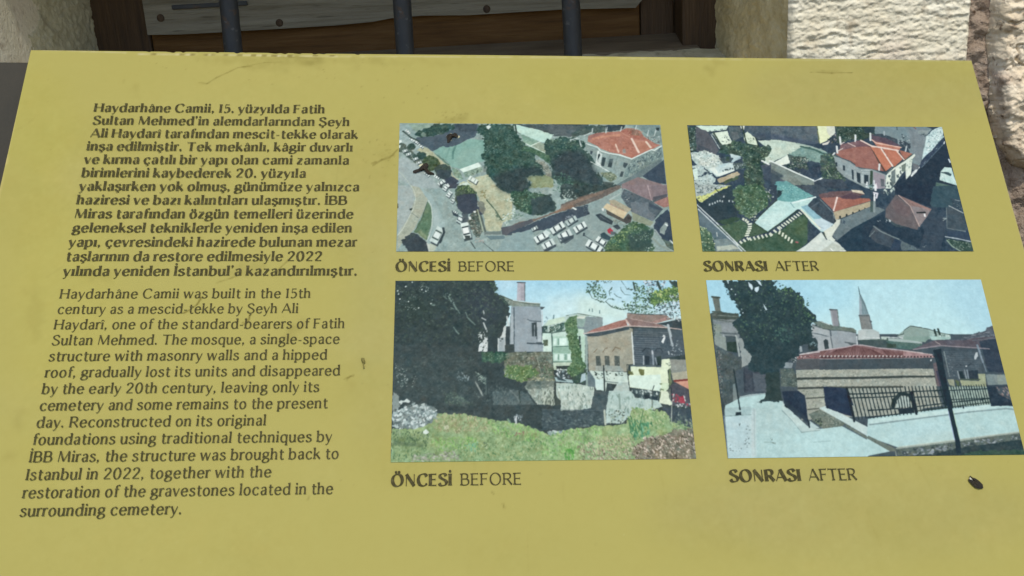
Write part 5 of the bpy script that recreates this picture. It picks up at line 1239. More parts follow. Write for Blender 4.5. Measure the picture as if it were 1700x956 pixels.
'''P 3f4c4d 6 0 1 0 - -33,-25,1006,-23,932,653,-14,640
P a4d6ea 3 0 1 0 cdeaea 314,-3,1003,-2,985,166,311,162
P d4eeec 3 20 0.6 20 - 497,64,578,54,669,84,665,139,483,129
P c2e2ee 3 20 0.6 14 - 330,2,418,2,390,28,334,48
P cfe9e0 3 20 0.9 16 - 592,49,660,72,742,95,743,140,587,144
P c6e6f0 3 20 0.6 20 - 665,3,767,3,767,64,719,95,650,51
P b4ccc4 6 3 1 0 - 472,163,482,148,546,129,586,119,620,124,614,225,470,224
K a4bcc4/8aa4ac 8 3.3 7.1 1.6 -1 1 483,129,487,129,489,148,477,148
L 6a8a90 5.2 1 508,125,506,139
L 5c7c80 2.9 1 624,103,623,110
L 5c7c80 2.9 1 633,102,633,112
L 5c7c80 3.4 1 657,109,656,118
P c4dcc8 5 0 1 0 - 479,163,546,144,540,129,489,141
L 4c5c50 1.7 1 547,126,584,118,620,125,665,133
P 48605c 8 0 1 0 - 472,161,486,161,485,185,471,185
P 4a665e 12 4 1 0 - 490,166,541,149,537,178,494,183
K c8dcd0/33463f/8aa498 46 2.4 6.1 1.6 80 1 474,161,539,149,537,178,480,183
P c8e4d6 5 0 1 0 - 469,185,544,178,542,224,467,224
L 4c625c 2.3 1 499,185,498,224
L 4c625c 3.3 1 469,184,503,185,544,178
P c2e0cc 5 0 1 0 - 579,164,602,164,600,225,576,225
P 8ca8a0 8 0 1 0 - 581,127,613,129,611,164,579,164
P 86989a 5 0 1 0 - 613,129,665,132,663,164,603,188,601,169
P d4e2d4 4 0 1 0 - 581,129,611,127,606,137,583,136
P 7c9094 5 0 1 0 - 579,164,618,166,615,174,579,171
P 97a6ac 5 0 1 0 - 372,93,425,88,468,99,468,148,467,224,366,223
P 8f9ea6 3 8 0.5 10 - 385,98,461,101,437,138,386,163
P a8b6ba 4 0 1 0 - 369,128,380,118,378,223,365,223
L 56666c 3.8 1 381,98,379,223
L 76868a 1.9 1 369,128,365,223
P 8a988e 10 3 1 0 - 345,55,377,71,425,78,466,85,466,96,424,93,381,93,354,88
L 5c6a5e 3.4 1 338,54,379,73,420,82,466,85
L cdd8d4 2.2 1 379,72,402,76,439,81,466,82
P 4e5c60 3 0 1 0 - 463,94,482,95,472,105,468,104
L 7a8a8e 2.9 1 427,91,468,96
P b4b5bc 4 0 1 0 - 395,10,406,10,404,73,391,72
P a6a7ae 4 0 1 0 - 406,10,419,11,417,75,404,73
L 4a5258 3.9 1 394,8,420,9
L 5c6a6c 2.4 1 419,11,417,75
P 404e52 4 0 1 0 - 434,151,453,148,452,207,434,202
P aab8bc 4 0 1 0 - 452,148,466,148,465,217,454,217
L aab8bc 1.9 1 445,158,443,202
L 56646a 3.3 1 423,138,434,144,466,146
P 8a9aa0 3 0 1 0 - 432,151,436,148,436,202,432,202
L 46545a 4.7 1 420,220,470,219
L c2ccce 2.9 1 471,109,471,158
P 5c7c5c 12 10 1 0 - 541,149,558,129,581,124,581,164,580,225,553,225,544,188
K 6f9068/4a6a4c/8aa880/38523f/5a7c58 130 2.4 6.6 1.6 -1 1 541,149,581,124,580,225,551,225
P e2f4ea 3 0 1 0 - 504,205,511,202,511,224,505,224
P e2f4ea 3 0 1 0 - 523,205,532,203,530,224,524,224
P 3f5250 3 0 1 0 - 584,196,590,196,589,222,584,222
P cfe8da 4 0 1 0 - 468,197,498,197,496,249,466,249
P 5a6a58 8 0 1 0 - 470,209,486,208,485,229,472,230
P 97a6ac 4 0 1 0 - 380,197,450,197,447,219,470,224,469,249,379,249
L 46545a 4.2 1 420,220,470,223
P b4d6c4 5 0 1 0 - 499,197,563,198,559,285,499,284
L 46605a 3.3 1 499,197,497,279
L 587a6c 3.3 1 501,233,550,231
P 94b8a4 5 0 1 0 - 501,236,555,234,554,256,500,253
L 6a8a7c 2.8 1 499,283,557,283
P d6f0e4 4 0 1 0 - 504,205,513,204,512,227,503,228
P d6f0e4 4 0 1 0 - 522,204,545,203,545,227,522,228
P d6f0e4 4 0 1 0 - 504,258,514,258,513,278,503,278
P d6f0e4 4 0 1 0 - 520,258,533,257,533,278,520,278
P d6f0e4 4 0 1 0 - 545,258,556,257,555,277,545,277
P 7ea494 4 0 1 0 - 517,205,521,205,520,227,516,227
P 7ea494 4 0 1 0 - 515,258,519,258,518,277,514,277
P 7ea494 4 0 1 0 - 536,258,543,258,543,277,535,277
P b8d8c4 4 0 1 0 - 591,198,604,198,598,306,587,306
P 94aaa4 5 0 1 0 - 604,198,613,198,603,367,597,367
P bcd0ba 5 0 1 0 - 498,285,559,285,558,311,497,310
P 3a4644 4 0 1 0 - 507,297,552,296,542,308,509,308
K c8dce0/56686c/8aa4a8/e4f0f0 50 2.7 7.8 2 80 1 506,308,551,308,549,344,507,343
P 6c7668 15 8 1 0 - 345,251,497,249,498,301,502,348,416,343,394,356,348,335,344,295
K 8a9484/56604f/a4ac9c/7a6e64/464f48 220 1.8 6.0 1.6 -1 1 383,255,495,253,496,338,381,333
L a4b0a0 2.3 0.8 445,253,454,291,459,315
P 5c7a50 12 18 1 0 - 349,295,431,296,457,319,416,338,394,354,377,342,348,333
K 7f9a62/4c6848/9ab078/5a7850/b4bc90 200 1.8 5.5 1.6 -1 1 347,295,431,296,459,329,394,352,348,333
K b0b494/8a8a6a/c8ccb0 60 1.8 5.5 1.6 -1 1 394,352,452,331,503,343,496,350,429,347
K 4c6450/6a8468 50 2.3 6.0 1.6 -1 1 467,296,498,301,494,334,465,334
K b8c8b8/7a9080 24 2.3 5.5 1.6 -1 1 346,314,381,333,376,345,348,335
P 3f5e50 11 10 1 0 - 276,249,350,250,354,271,331,288,276,287
K 5a7c66/3a5648/7a9a84/466a56 130 1.8 5.1 1.6 -1 1 281,249,366,252,351,285,280,278
P 3c4a4c 5 10 1 0 - 276,280,345,290,346,333,381,342,407,356,397,380,274,422
P 9aa89c 12 8 1 0 - 407,361,496,352,497,424,444,421,415,380
P 707e76 10 8 1 0 - 416,345,502,346,497,366,428,373,407,366
K b4c0b2/6a766a/c8d2c6/86948a 150 1.8 6.8 3 85 1 417,375,498,357,495,422,444,419
P 5c6c6c 8 8 1 0 - 308,379,389,375,415,389,440,424,309,422
K 6e7e7c/4a5858 60 2.2 7.6 2.4 85 1 308,379,384,375,427,419,313,420
L 8a9894 3.6 0.7 362,375,384,400,388,412
L 36443f 3.6 1 389,379,392,416
P b9ccc0 8 4 1 0 - 504,353,553,355,623,365,618,425,517,424,503,390
K ccdccf/90a49a/dceae0/788c82 130 1.8 7.7 3.4 88 1 506,357,621,368,615,423,517,422
L 3c4644 4.5 1 502,355,501,394,513,413
P 46524e 5 0 1 0 - 502,397,517,408,517,424,503,424
L 7c9088 2.7 0.7 543,381,542,420
L 7c9088 2.7 0.7 556,381,555,420
L 7c9088 2.7 0.7 576,381,575,420
L 7c9088 2.7 0.7 605,381,604,421
P a8c4c4 6 0 1 0 - 501,334,558,344,558,353,505,348
P 44565a 4 0 1 0 - 507,334,523,336,540,348,511,343
P 40564e 8 10 1 0 - 557,315,585,301,602,311,593,353,557,358
K 3a5044/5c7a5c/48624f 70 2.3 6.4 1.6 -1 1 556,292,605,297,593,353,558,353
P b0c8cc 5 0 1 0 - 586,325,599,320,598,344,580,353
P 6a7c80 6 0 1 0 - 604,316,626,321,628,368,604,365
P cfe8dc 3 0 1 0 - 629,344,652,342,649,377,629,377
P 547454 12 10 1 0 - 548,198,582,198,589,273,605,302,591,313,561,334,537,315,559,282
K 6f9068/44664a/8aa880/38523f 170 2.3 6.5 1.6 -1 1 547,200,581,200,584,282,601,302,558,339,537,318,559,280
P 8e8078 8 0 1 0 - 745,117,873,125,886,140,839,153,784,145,755,160,743,140
P a47a70 8 0 1 0 - 631,174,715,145,738,140,744,162,664,181,605,188
P 8a7672 7 0 1 0 - 739,135,784,145,843,155,867,165,755,165
L d0b8ac 4.8 1 738,140,753,162
L c4b4ac 3.8 1 600,188,665,180,744,162,867,168,915,175
L b4a098 2.2 1 757,137,838,155
P a48880 7 0 1 0 - 818,150,873,130,874,143,841,153
P 3e4a4e 6 0 1 0 - 838,155,921,138,919,175,870,163
P a3a493 7 0 1 0 - 611,196,750,169,759,172,754,228,612,227
P 46545a 5 0 1 0 - 602,191,745,167,750,174,624,203
P 4e5c62 5 0 1 0 - 761,169,919,178,923,229,759,228
L 748288 1.9 0.7 763,182,870,186
L 748288 1.9 0.7 762,188,869,192
L 748288 1.9 0.7 762,195,869,199
L 748288 1.9 0.7 761,201,868,205
L 748288 1.9 0.7 761,207,868,211
L 748288 1.9 0.7 760,214,867,218
L 748288 1.9 0.7 760,220,866,224
L 748288 1.9 0.7 759,226,866,230
L d8e4e0 2.8 1 755,184,754,228
P dfe8e6 3 0 1 0 - 847,209,856,193,862,197,855,222,847,224
L aebcbe 8.1 1 874,160,880,205
L 98a8ac 4.7 1 880,205,880,229
K 6a6e60/c4c4b0 8 2.4 5.2 1.6 -1 1 716,199,729,201,724,211
L 46504c 3.3 1 736,205,735,211
K b8c0be/5a6464 22 2.4 7.2 1.6 -1 1 859,133,919,133,918,145,874,143
P a3a493 7 0 1 0 - 613,198,757,199,754,291,736,293,732,317,609,313
P a39f88 6 20 0.4 10 - 652,203,747,209,747,260,720,259,691,225,641,235
P 9aa092 6 10 0.5 8 - 677,259,739,250,745,291,713,290,713,264
L 7d7460 2.6 1 629,252,641,240
L 7d7460 2.6 1 658,251,665,240,673,237
L 7d7460 2.6 1 687,250,699,235,708,238,715,242
P 56605c 5 0 1 0 - 634,264,648,264,650,297,634,297
P 56605c 5 0 1 0 - 662,264,677,264,677,297,662,297
P 56605c 5 0 1 0 - 693,264,710,265,708,298,692,297
K 7a847e/46504c 10 1.9 5.6 1.6 -1 1 636,268,647,268,648,295,637,295
K 7a847e/46504c 10 1.9 5.6 1.6 -1 1 664,269,677,269,675,295,664,295
K 7a847e/46504c 10 1.9 5.6 1.6 -1 1 695,269,708,269,708,295,693,295
P a4b4b0 8 6 0.6 0 - 632,297,711,298,721,317,631,314
P 4e5c64 5 0 1 0 - 757,199,921,200,920,261,860,272,842,294,754,293
L 76848c 1.9 0.8 760,204,841,207
L 76848c 1.9 0.8 759,211,840,214
L 76848c 1.9 0.8 759,218,839,221
L 76848c 1.9 0.8 758,226,839,229
L 76848c 1.9 0.8 757,233,838,236
L 76848c 1.9 0.8 757,240,785,243
L 76848c 1.9 0.8 756,248,784,250
L 76848c 1.9 0.8 756,255,784,257
L 76848c 1.9 0.8 755,262,783,265
L 76848c 1.9 0.8 755,269,783,272
L 76848c 1.9 0.8 754,276,782,279
L 76848c 1.9 0.8 753,284,781,286
L d8e4e0 4.2 1 755,199,753,293
P e0e8e6 3 0 1 0 - 847,217,857,200,862,202,853,224
L aab8bc 6.6 1 878,202,882,231
K 8a9aa0/56666e/a8b6ba 40 2.4 7.1 1.6 -1 1 874,217,907,210,908,263,874,263
L b4c2c4 3.8 1 867,251,868,260
L 3a464e 3.8 1 784,250,795,238,808,241,814,250
L 3a464e 3.3 1 825,248,833,238,844,241,848,251
P 333f47 3 0 1 0 - 790,265,805,265,803,295,789,293
L aab6ba 3.3 1 786,265,784,293
L b8c4c8 5.6 1 815,248,816,262
L 8a9aa2 5.6 1 816,262,815,294
P 3a4a48 6 0 1 0 - 826,267,842,265,841,294,828,294
L 9aaab0 2.8 1 823,272,826,294
P 56666c 4 0 1 0 - 733,294,844,297,843,303,744,300
P 8f958c 6 0 1 0 - 866,277,920,278,923,318,871,346,868,308
P b0b09a 6 0 1 0 - 871,323,921,316,920,344,873,346
P 7e3f3c 4 0 1 0 - 873,346,922,342,921,348,875,352
P d09c86 5 0 1 0 - 875,352,922,348,922,379
P dfeecf 4 0 1 0 - 742,300,839,303,843,277,868,275,870,304,858,313,857,370,840,407,834,407,829,383,734,369,733,331,742,326
P d8efe0 4 0 1 0 - 735,331,834,327,834,355,829,382,735,367
P cfe4c4 5 0 1 0 - 836,355,859,356,847,407,833,409
P 6b7248 7 5 1 0 - 766,308,786,310,782,331,773,329
P 66704c 6 4 1 0 - 734,312,747,317,751,328,733,326
L 46524e 2.8 1 731,293,729,350
L 46524e 3.2 1 733,294,745,295
P 6a7c60 8 5 1 0 - 862,306,869,313,868,356,860,367,858,337
K 56665a/a8b4a4 12 2.3 5.6 1.6 -1 1 854,287,872,289,867,315
P 48585a 7 0 1 0 - 737,369,829,383,831,409,784,411,743,399
K a4b8b4/2f3d40/dcece4/56686a 50 3.2 9.1 2 85 1 739,373,831,386,826,413,745,399
L 2f3a3a 2.7 1 811,364,805,378
K 4c5c44/7a8a66 22 2.3 6.8 1.6 -1 1 832,355,842,365,833,409,825,407
P 2e3a40 3 0 1 0 - 777,394,795,395,793,411,778,408
P 33434a 3 0 1 0 - 799,397,819,400,817,413,800,411
P 68746c 8 4 1 0 - 847,379,863,374,860,407,847,409
P 52565e 6 0 1 0 - 862,365,879,353,923,379,925,431,858,430
K a84a58/944650/d0d0cc/7a4850 60 2.7 7.3 1.6 -1 1 864,393,904,393,901,423,866,416
P a34654 8 4 1 0 - 883,400,901,398,903,423,888,423
L d4dcd8 2.3 1 901,398,904,414
L 2f3a40 2.7 1 864,370,861,428
P c8dcd0 6 0 1 0 - 611,313,729,319,731,354,697,359,664,354,658,382,627,372,627,342
K 36443f/2f3c38 24 3.2 6.9 1.8 35 1 611,316,720,321,720,330,621,329
K 36443f 9 2.8 5.5 1.6 35 1 634,335,701,335,701,342,634,342
P d0e8e0 4 0 1 0 - 627,342,652,342,651,379,627,372
L 2f3b3c 4.1 1 657,297,655,379
L 7a8c88 3.7 1 660,349,698,354
P b4c8c0 6 0 1 0 - 698,354,731,352,733,389,750,404,696,401,680,382
P aab8a8 10 4 1 0 - 461,378,496,379,496,426,460,420
P b8cabf 8 6 1 0 - 519,379,619,380,607,442,516,441
K 707c70/c0ccbe/56625a 60 2.3 9.9 3.4 88 1 461,381,493,382,494,423,460,420
K 90a298/d4e2d6/74887e 90 2.3 9.9 3.6 88 1 521,382,616,383,607,439,522,439
L 44504a 4.7 1 498,382,502,424
L a8b4a4 4.7 1 511,382,515,406
P 4f5f62 7 4 1 0 - 622,380,668,380,656,440,644,487,616,481,607,442
P b4ccc4 6 4 1 0 - 668,380,738,381,747,402,819,412,831,433,769,450,739,435,725,464,701,485,653,484,655,443
K 9ab4aa/c8dcd2/86a096 70 2.9 10.0 2.6 85 1 668,389,819,415,744,444,662,478
L 8aa298 5.9 1 699,392,699,437
K 6a786c/46524c/b0bea8 50 2.3 7.0 1.6 -1 1 664,443,721,449,712,488,661,487
L b8c4b4 5.8 1 650,443,650,487
L 7a8a80 4.7 1 801,411,799,435
P 46565a 6 6 1 0 - 459,438,518,444,613,436,644,449,644,490,615,490,550,498,541,509,485,503,456,505
L 5c6c70 3.5 0.6 459,439,641,443
K 54666a/3c4a50 60 2.9 9.8 1.6 -1 1 459,447,641,449,638,484,457,500
P 90a8a4 5 3 1 0 - 470,507,538,508,543,521,475,520
K c4d4d0/8aa4a4 14 3.4 10.3 3 0 1 473,506,541,506,535,518
P 44525a 6 4 1 0 - 831,433,917,442,925,505,877,498,831,462
L b4bfb4 2.6 1 862,415,855,474,855,483
K 8a9c94/5c6e6c 40 2.9 9.9 3 60 1 869,457,921,454,922,499,877,495
K b84a5a/d8e0dc/7a8a8c 22 3.5 8.2 1.6 -1 1 866,427,919,421,917,439,875,433
P dcead0 5 4 1 0 - 833,382,851,382,861,427,821,421
P 8ea878 12 10 1 0 - 1,495,65,495,148,447,221,450,286,466,345,475,395,484,440,502,459,511,458,606,1,603
P 93ae7e 12 12 1 0 - 456,508,487,520,550,501,615,493,652,490,712,488,739,435,787,441,839,448,855,483,922,502,925,609,452,606
K a8a884/8a8a66/b8b890/7a7c5c/c4c09c 220 2.3 6.9 2 80 1 137,447,221,450,286,466,316,504,176,511,126,490
K 84b86a/9ac878/6a9c5c/aad08a 170 2.3 7.4 2.2 80 1 289,474,395,484,456,511,455,546,316,521
K 6a8462/54704f/86a078/46604a/9ab08c 220 2.3 7.3 1.8 80 1 4,498,121,505,110,550,5,541
P 4f6654 6 8 0.6 3 - 5,532,38,535,99,545,94,553,5,543
K 7fb060/94c070/6aa058/a4c884 190 2.3 6.8 2.2 80 1 115,525,254,518,260,555,138,565
K 8aa878/6f9068/a4bc90/5a7c58 200 2.2 6.7 2 80 1 5,546,116,556,111,598,7,594
K a8ac9c/8f9684/b8bcae/788270 120 2.8 8.4 1.8 20 1 61,575,193,566,221,589,67,598
K 86a878/6a9466/a0bc8c/7ca070/b4c89c/5c8458 420 2.2 7.3 2 75 1 176,554,456,523,453,603,221,600
K 6aa884/84bc98 40 2.2 6.2 2 80 1 221,543,260,538,254,569,221,566
K 8a6a60/a08874 16 2.8 6.3 1.6 -1 1 366,507,411,508,408,519,372,519
K 5c7458 10 2.3 5.6 1.6 -1 1 276,535,293,544,284,558
K 8fc074/76a862/a4d088/64945a/b4d898 300 2.3 7.4 2.2 80 1 456,511,550,501,615,493,654,508,554,570,453,586
K 86b470/a4c88c/6a9a5c/94bc80 140 2.3 7.3 2 75 1 455,546,567,547,558,598,453,600
K 5aa04a/74b45c/4a8c44 50 2.3 7.9 2.6 85 1 521,564,552,564,544,598,519,598
K a8a888/8c8e70/c0bc9c/7a7c62/d4d0b4/6a6c58 340 2.3 7.4 2 60 1 561,547,738,526,732,601,564,599
K a8b080/bcbc94/94a078/ccc8a4 140 2.3 6.3 2 75 1 613,530,721,514,724,560,650,571
K 84a86c/6a9460/a0bc84/c0d0a0/b0b890 210 2.3 7.6 2 70 1 725,467,745,435,797,435,838,454,834,498,738,514
K 4a8a64/5c9c78/3c7454/78b490 110 2.3 10.4 3.2 75 1 725,473,792,486,784,518,737,538,724,517
L 4a7a52 2.6 1 727,511,722,467
L 4a7a52 2.6 1 732,508,725,473
L 4a7a52 2.6 1 736,508,731,464
L 4a7a52 2.6 1 741,514,742,470
L 4a7a52 2.6 1 750,512,770,444
P 7c786a 14 14 0.9 0 - 723,572,768,532,831,524,859,504,922,502,926,603,732,601
K b4a898/5a5448/d4c8b8/463f38/8a7c6e/e4d8c8/6a6254 560 2.3 7.4 2.2 60 1 729,561,768,529,832,521,922,502,926,600,732,598
K b8ac98/6a6454/d0c4b0/8a806c 120 2.3 6.8 2 60 1 566,564,735,561,732,601,570,599
K 7a9472/a0ac8c/5c7860 80 2.3 7.6 2 70 1 839,468,918,484,922,505,858,510
L e4dcc8 2.3 1 685,531,684,537
L d8ccb8 2.3 1 817,556,824,539
P 8a9a96 5 6 1 0 - -1,389,15,383,25,425,3,436
P 7a8a88 10 8 1 0 - 3,436,36,428,100,417,131,429,140,450,121,476,93,490,54,495,4,489
K dcece8/c4d8d4/a4b8b6/e8f4f0/8a9c9a/5c6c6a/b8ccc8 190 4.6 12.0 1.5 -1 1 3,436,53,416,100,417,137,438,132,464,90,487,49,498,4,489
K 46545a/56646a 40 2.3 6.3 2 -1 1 8,434,126,435,121,479,9,486
K dcece4 8 4.0 8.7 1.6 -1 1 22,407,41,404,52,399,58,413,25,419
P dfeee2 4 4 1 0 - 96,504,104,496,114,505,107,512,97,512
K dce4c8/c4ccae 10 4.0 8.0 1.6 -1 1 153,485,174,485,171,497,154,496
K 8a9ca0/b4c4c8/5c6c70 24 2.9 8.6 2 80 1 371,449,399,458,392,481,373,481
L e8f0ee 3.4 1 378,459,377,481
L 7a9a84 5.7 1 353,469,359,478
P 3a4849 5 10 1 0 - -1,1,322,2,330,28,321,43,344,58,366,88,365,128,350,162,327,201,264,225,1,224
P 3c4552 3 20 0.5 20 - 229,25,321,38,333,138,292,162,236,113
P 364640 4 30 0.5 20 - 13,37,138,87,116,161,26,149
K 44544c/3c4a48/4d5e55/566860/35424a 900 2.4 8.5 1.7 -1 0.75 -1,1,322,2,330,38,366,88,350,162,318,211,206,222,6,221
K 4c5f55/57695f/3a4a48 160 2.4 7.2 1.6 50 0.8 184,7,321,12,329,113,251,113
K 4a6652/5c7a60/33463f/6a8a70 60 1.9 5.3 1.6 -1 1 303,5,329,7,333,33,319,45,348,61,366,73,366,93,334,68
K 56706a/7a948c/a4bcb4/4a625c 70 1.4 3.8 1.6 -1 1 3,11,115,19,134,87,106,52,25,107,9,62
K a8c0b8/d4e4dc/6a8880 26 1.4 3.4 1.6 -1 1 78,19,113,22,108,40,79,39
P cfe0d8 5 0 1 0 - 53,4,57,4,57,9,54,9
P cfe0d8 5 0 1 0 - 32,20,36,19,36,24,32,24
P cfe0d8 5 0 1 0 - 7,35,11,34,11,39,7,39
P cfe0d8 5 0 1 0 - 15,64,19,63,19,68,15,68
P cfe0d8 5 0 1 0 - 97,36,101,36,101,41,97,40
P cfe0d8 5 0 1 0 - 84,31,89,31,88,35,85,35
P cfe0d8 5 0 1 0 - 10,46,14,46,14,50,10,50
P cfe0d8 5 0 1 0 - 42,73,46,72,46,77,42,76
P cfe0d8 5 0 1 0 - 75,95,79,95,79,99,75,99
P cfe0d8 5 0 1 0 - 113,80,118,80,117,85,114,84
K 8aa49c/b4c8c0 14 1.9 4.3 1.6 -1 1 34,92,82,95,77,104,37,107
K 7f9c92/a0b8b0 12 1.9 4.3 1.6 -1 1 109,77,134,82,129,90,111,87
L 7f988f 2.4 0.8 156,55,168,67
L 7f988f 3.8 0.8 172,57,181,75
L 7f988f 4.3 0.8 188,83,197,103
L 7f988f 2.1 0.8 195,95,208,117
L 7f988f 2.8 0.8 227,113,231,127
L 7f988f 3.8 0.8 231,130,256,156
L 7f988f 3.7 0.8 188,164,197,179,204,187
L 7f988f 3.3 0.8 179,97,190,102
K 7a948a/94aca4 22 1.9 4.8 1.8 50 1 154,42,184,52,197,98,179,82
L cdd9d6 3.3 0.9 283,108,285,118
L cdd9d6 3.3 0.9 278,133,290,140
L cdd9d6 4.7 0.9 283,150,291,172
L cdd9d6 3.7 0.9 269,184,280,211
L cdd9d6 5.2 0.9 358,128,362,158
K d4e0dc/46544f/b4c4c0 46 2.8 7.0 2 110 1 267,182,296,177,295,225,266,225
P c4d0cc 5 4 1 0 - 327,206,331,204,341,192,348,160,355,162,351,226,328,226
P 3c494d 4 0 1 0 - 355,162,364,163,362,226,352,226
P d4dedb 5 4 1 0 - 268,225,280,213,293,196,294,247,266,247
K 33413f/46544f 16 2.8 7.0 2 110 1 271,203,293,199,293,245,268,244
P 3b494c 4 0 1 0 - 296,196,327,197,326,247,295,247
P a8b6b8 4 0 1 0 - 328,204,349,199,349,247,326,247
P d0dcd8 3 0 1 0 - 327,201,331,204,329,247,326,247
K 3c4a48 6 2.8 6.5 1.6 -1 1 331,199,345,199,338,221
K dcece4/8aa49a/b4c8be/4a625a 44 1.8 4.5 1.6 -1 1 5,283,45,307,48,358,27,367,11,330
K c8dcd2/7a968c 14 1.8 4.5 1.6 -1 1 54,312,78,335,59,372,53,363
K f0faf4/a4bcb0 16 1.8 4.1 1.6 -1 1 17,311,48,330,44,358
K 8aa0a4/6a8286/a4b8ba 40 1.8 5.4 2.2 80 1 197,306,238,332,232,346,197,341
K 8ca49a/6a847a/a8bcb0 44 1.8 5.4 1.6 -1 1 254,311,287,332,286,355,265,346
L a8b4ac 5.0 0.9 256,348,277,392
L 6f8680 3.2 0.5 287,327,288,388
K 7a908a 8 1.8 4.0 1.6 -1 1 253,378,262,388,268,404
P 4c5c58 8 14 0.8 0 - 160,394,188,373,214,396,257,424,162,423
K 5f7a68/748e7c/46584f 80 2.2 5.8 1.8 50 1 157,377,188,373,216,399,249,417,166,421
P 8a9a96 5 5 1 0 - 4,378,23,392,21,422,3,422
P dceae4 4 4 1 0 - 21,408,36,406,47,399,56,409,51,414,40,410,23,413
P d4e6de 3 0 1 0 - 88,418,97,414,99,419,90,421
K 4f6062/5d6e6c/6a7a76/435253 170 2.2 7.6 1.8 70 0.7 275,346,397,380,414,421,274,422
P 56686a 6 20 0.35 12 - 301,374,415,380,440,424,305,422
K 56686a/64767a/6f8280/44555a/4a5a5e 200 2.3 9.8 1.8 20 0.7 459,444,644,446,644,487,550,498,456,502
P 4b5b5b 5 30 0.35 20 - 2,269,183,246,261,318,249,410,54,418,13,362
K 4a5a58/556764/3d4b4c/5f716c 380 2.3 7.7 1.7 -1 0.55 2,259,261,261,259,420,14,376
K dcece4/8aa49a/b4c8be 26 1.8 4.1 1.6 -1 1 5,283,45,307,48,358,27,367,11,330
K 8aa0a4/a4b8ba 22 1.8 5.0 2.2 80 1 197,306,238,332,232,346,197,341
K 8ca49a/a8bcb0 24 1.8 5.0 1.6 -1 1 254,311,287,332,286,355,265,346
K b8b48e/c8c2a0/a09c78 90 2.3 6.3 2 75 0.8 137,450,221,452,286,469,302,504,176,508,132,487
P a0a67c 8 20 0.3 10 - 132,455,283,469,305,507,137,505
P 5f7a55 7 16 0.3 8 - 5,515,110,525,105,553,5,549
L 41544e 1.9 1 627,44,635,64,667,79
L 41544e 2.4 1 678,77,698,97,727,105,746,102
L 41544e 2.0 1 622,13,640,26,627,44
L 41544e 1.9 1 652,10,639,34,661,51,680,54
L 41544e 1.9 1 694,57,692,41,703,26
L 41544e 1.5 1 711,69,688,67,678,77
L 41544e 1.0 1 735,3,747,24,751,34
L 41544e 1.0 1 708,49,717,59,730,64
L 41544e 1.0 1 731,26,732,36,743,52,763,54
K 4a6a52/3c5648/5c7c60/6a8a68/33463f 130 2.4 6.8 1.6 -1 1 622,8,650,8,681,34,682,62,667,74,631,54,616,44
K 46584f/5a6e66 22 2.5 6.4 1.6 -1 1 627,1,709,2,697,11,641,10
K 4a6252 12 1.9 5.3 1.6 -1 1 644,67,674,77,669,84,646,72
K 4a6252 9 1.9 4.8 1.6 -1 1 681,64,711,67,706,73
K 4a6252 7 2.0 4.9 1.6 -1 1 696,26,705,26,696,49
K 4f6e58/3f5a4a 26 1.9 5.3 1.6 -1 1 698,92,746,100,741,107,704,102
K 46644f/3a5346/5f8060/33463f/7a9870 330 2.4 7.3 1.6 -1 1 730,69,756,85,770,64,777,6,790,16,838,26,842,65,821,95,772,120,745,107
K 46584f 10 2.4 5.9 1.6 -1 1 747,31,772,31,765,39
P 4c6c4c 12 16 1 0 - 822,72,839,39,873,32,919,19,918,73,869,75,834,95
K 6f9450/84a864/48683f/5a7c4c/a4bc7c 190 2.9 8.3 1.6 -1 1 822,72,840,37,919,16,918,75,834,95
K a8c070/c0cc90/7f9c58 40 2.4 8.8 2.4 60 1 842,39,887,34,878,72,843,72
P 41514c 5 8 1 0 - 890,3,920,3,922,29,902,21
K 46545c/b8ccd8/5c6c74/dcecf2 90 2.5 7.4 1.6 -1 1 805,3,887,3,873,29,815,21
L 41544e 8.4 1 854,8,861,32
L 41544e 5.4 1 774,8,777,34
K 4c6c5a/8aa49a/3f5a4c/a4c0bc 120 2.4 6.8 1.6 -1 1 746,95,835,90,837,120,763,120
K dceaf2/46585c/5c7068/c4d8e0/3a4a4c 130 2.9 8.2 1.6 -1 1 840,85,922,75,921,116,841,120
K c8dce4/5c7070 24 2.4 6.4 1.6 -1 1 817,29,840,29,834,47,815,49
K c4d4dc/46564f/5c7458 40 2.4 6.8 1.6 -1 1 887,55,920,55,918,75,892,72
L 4a5a5c 2.4 1 749,117,790,122,876,123
K 46545a/7a8a90 26 2.4 7.2 1.6 -1 1 865,115,921,116,919,131,864,128'''.split('\n'),
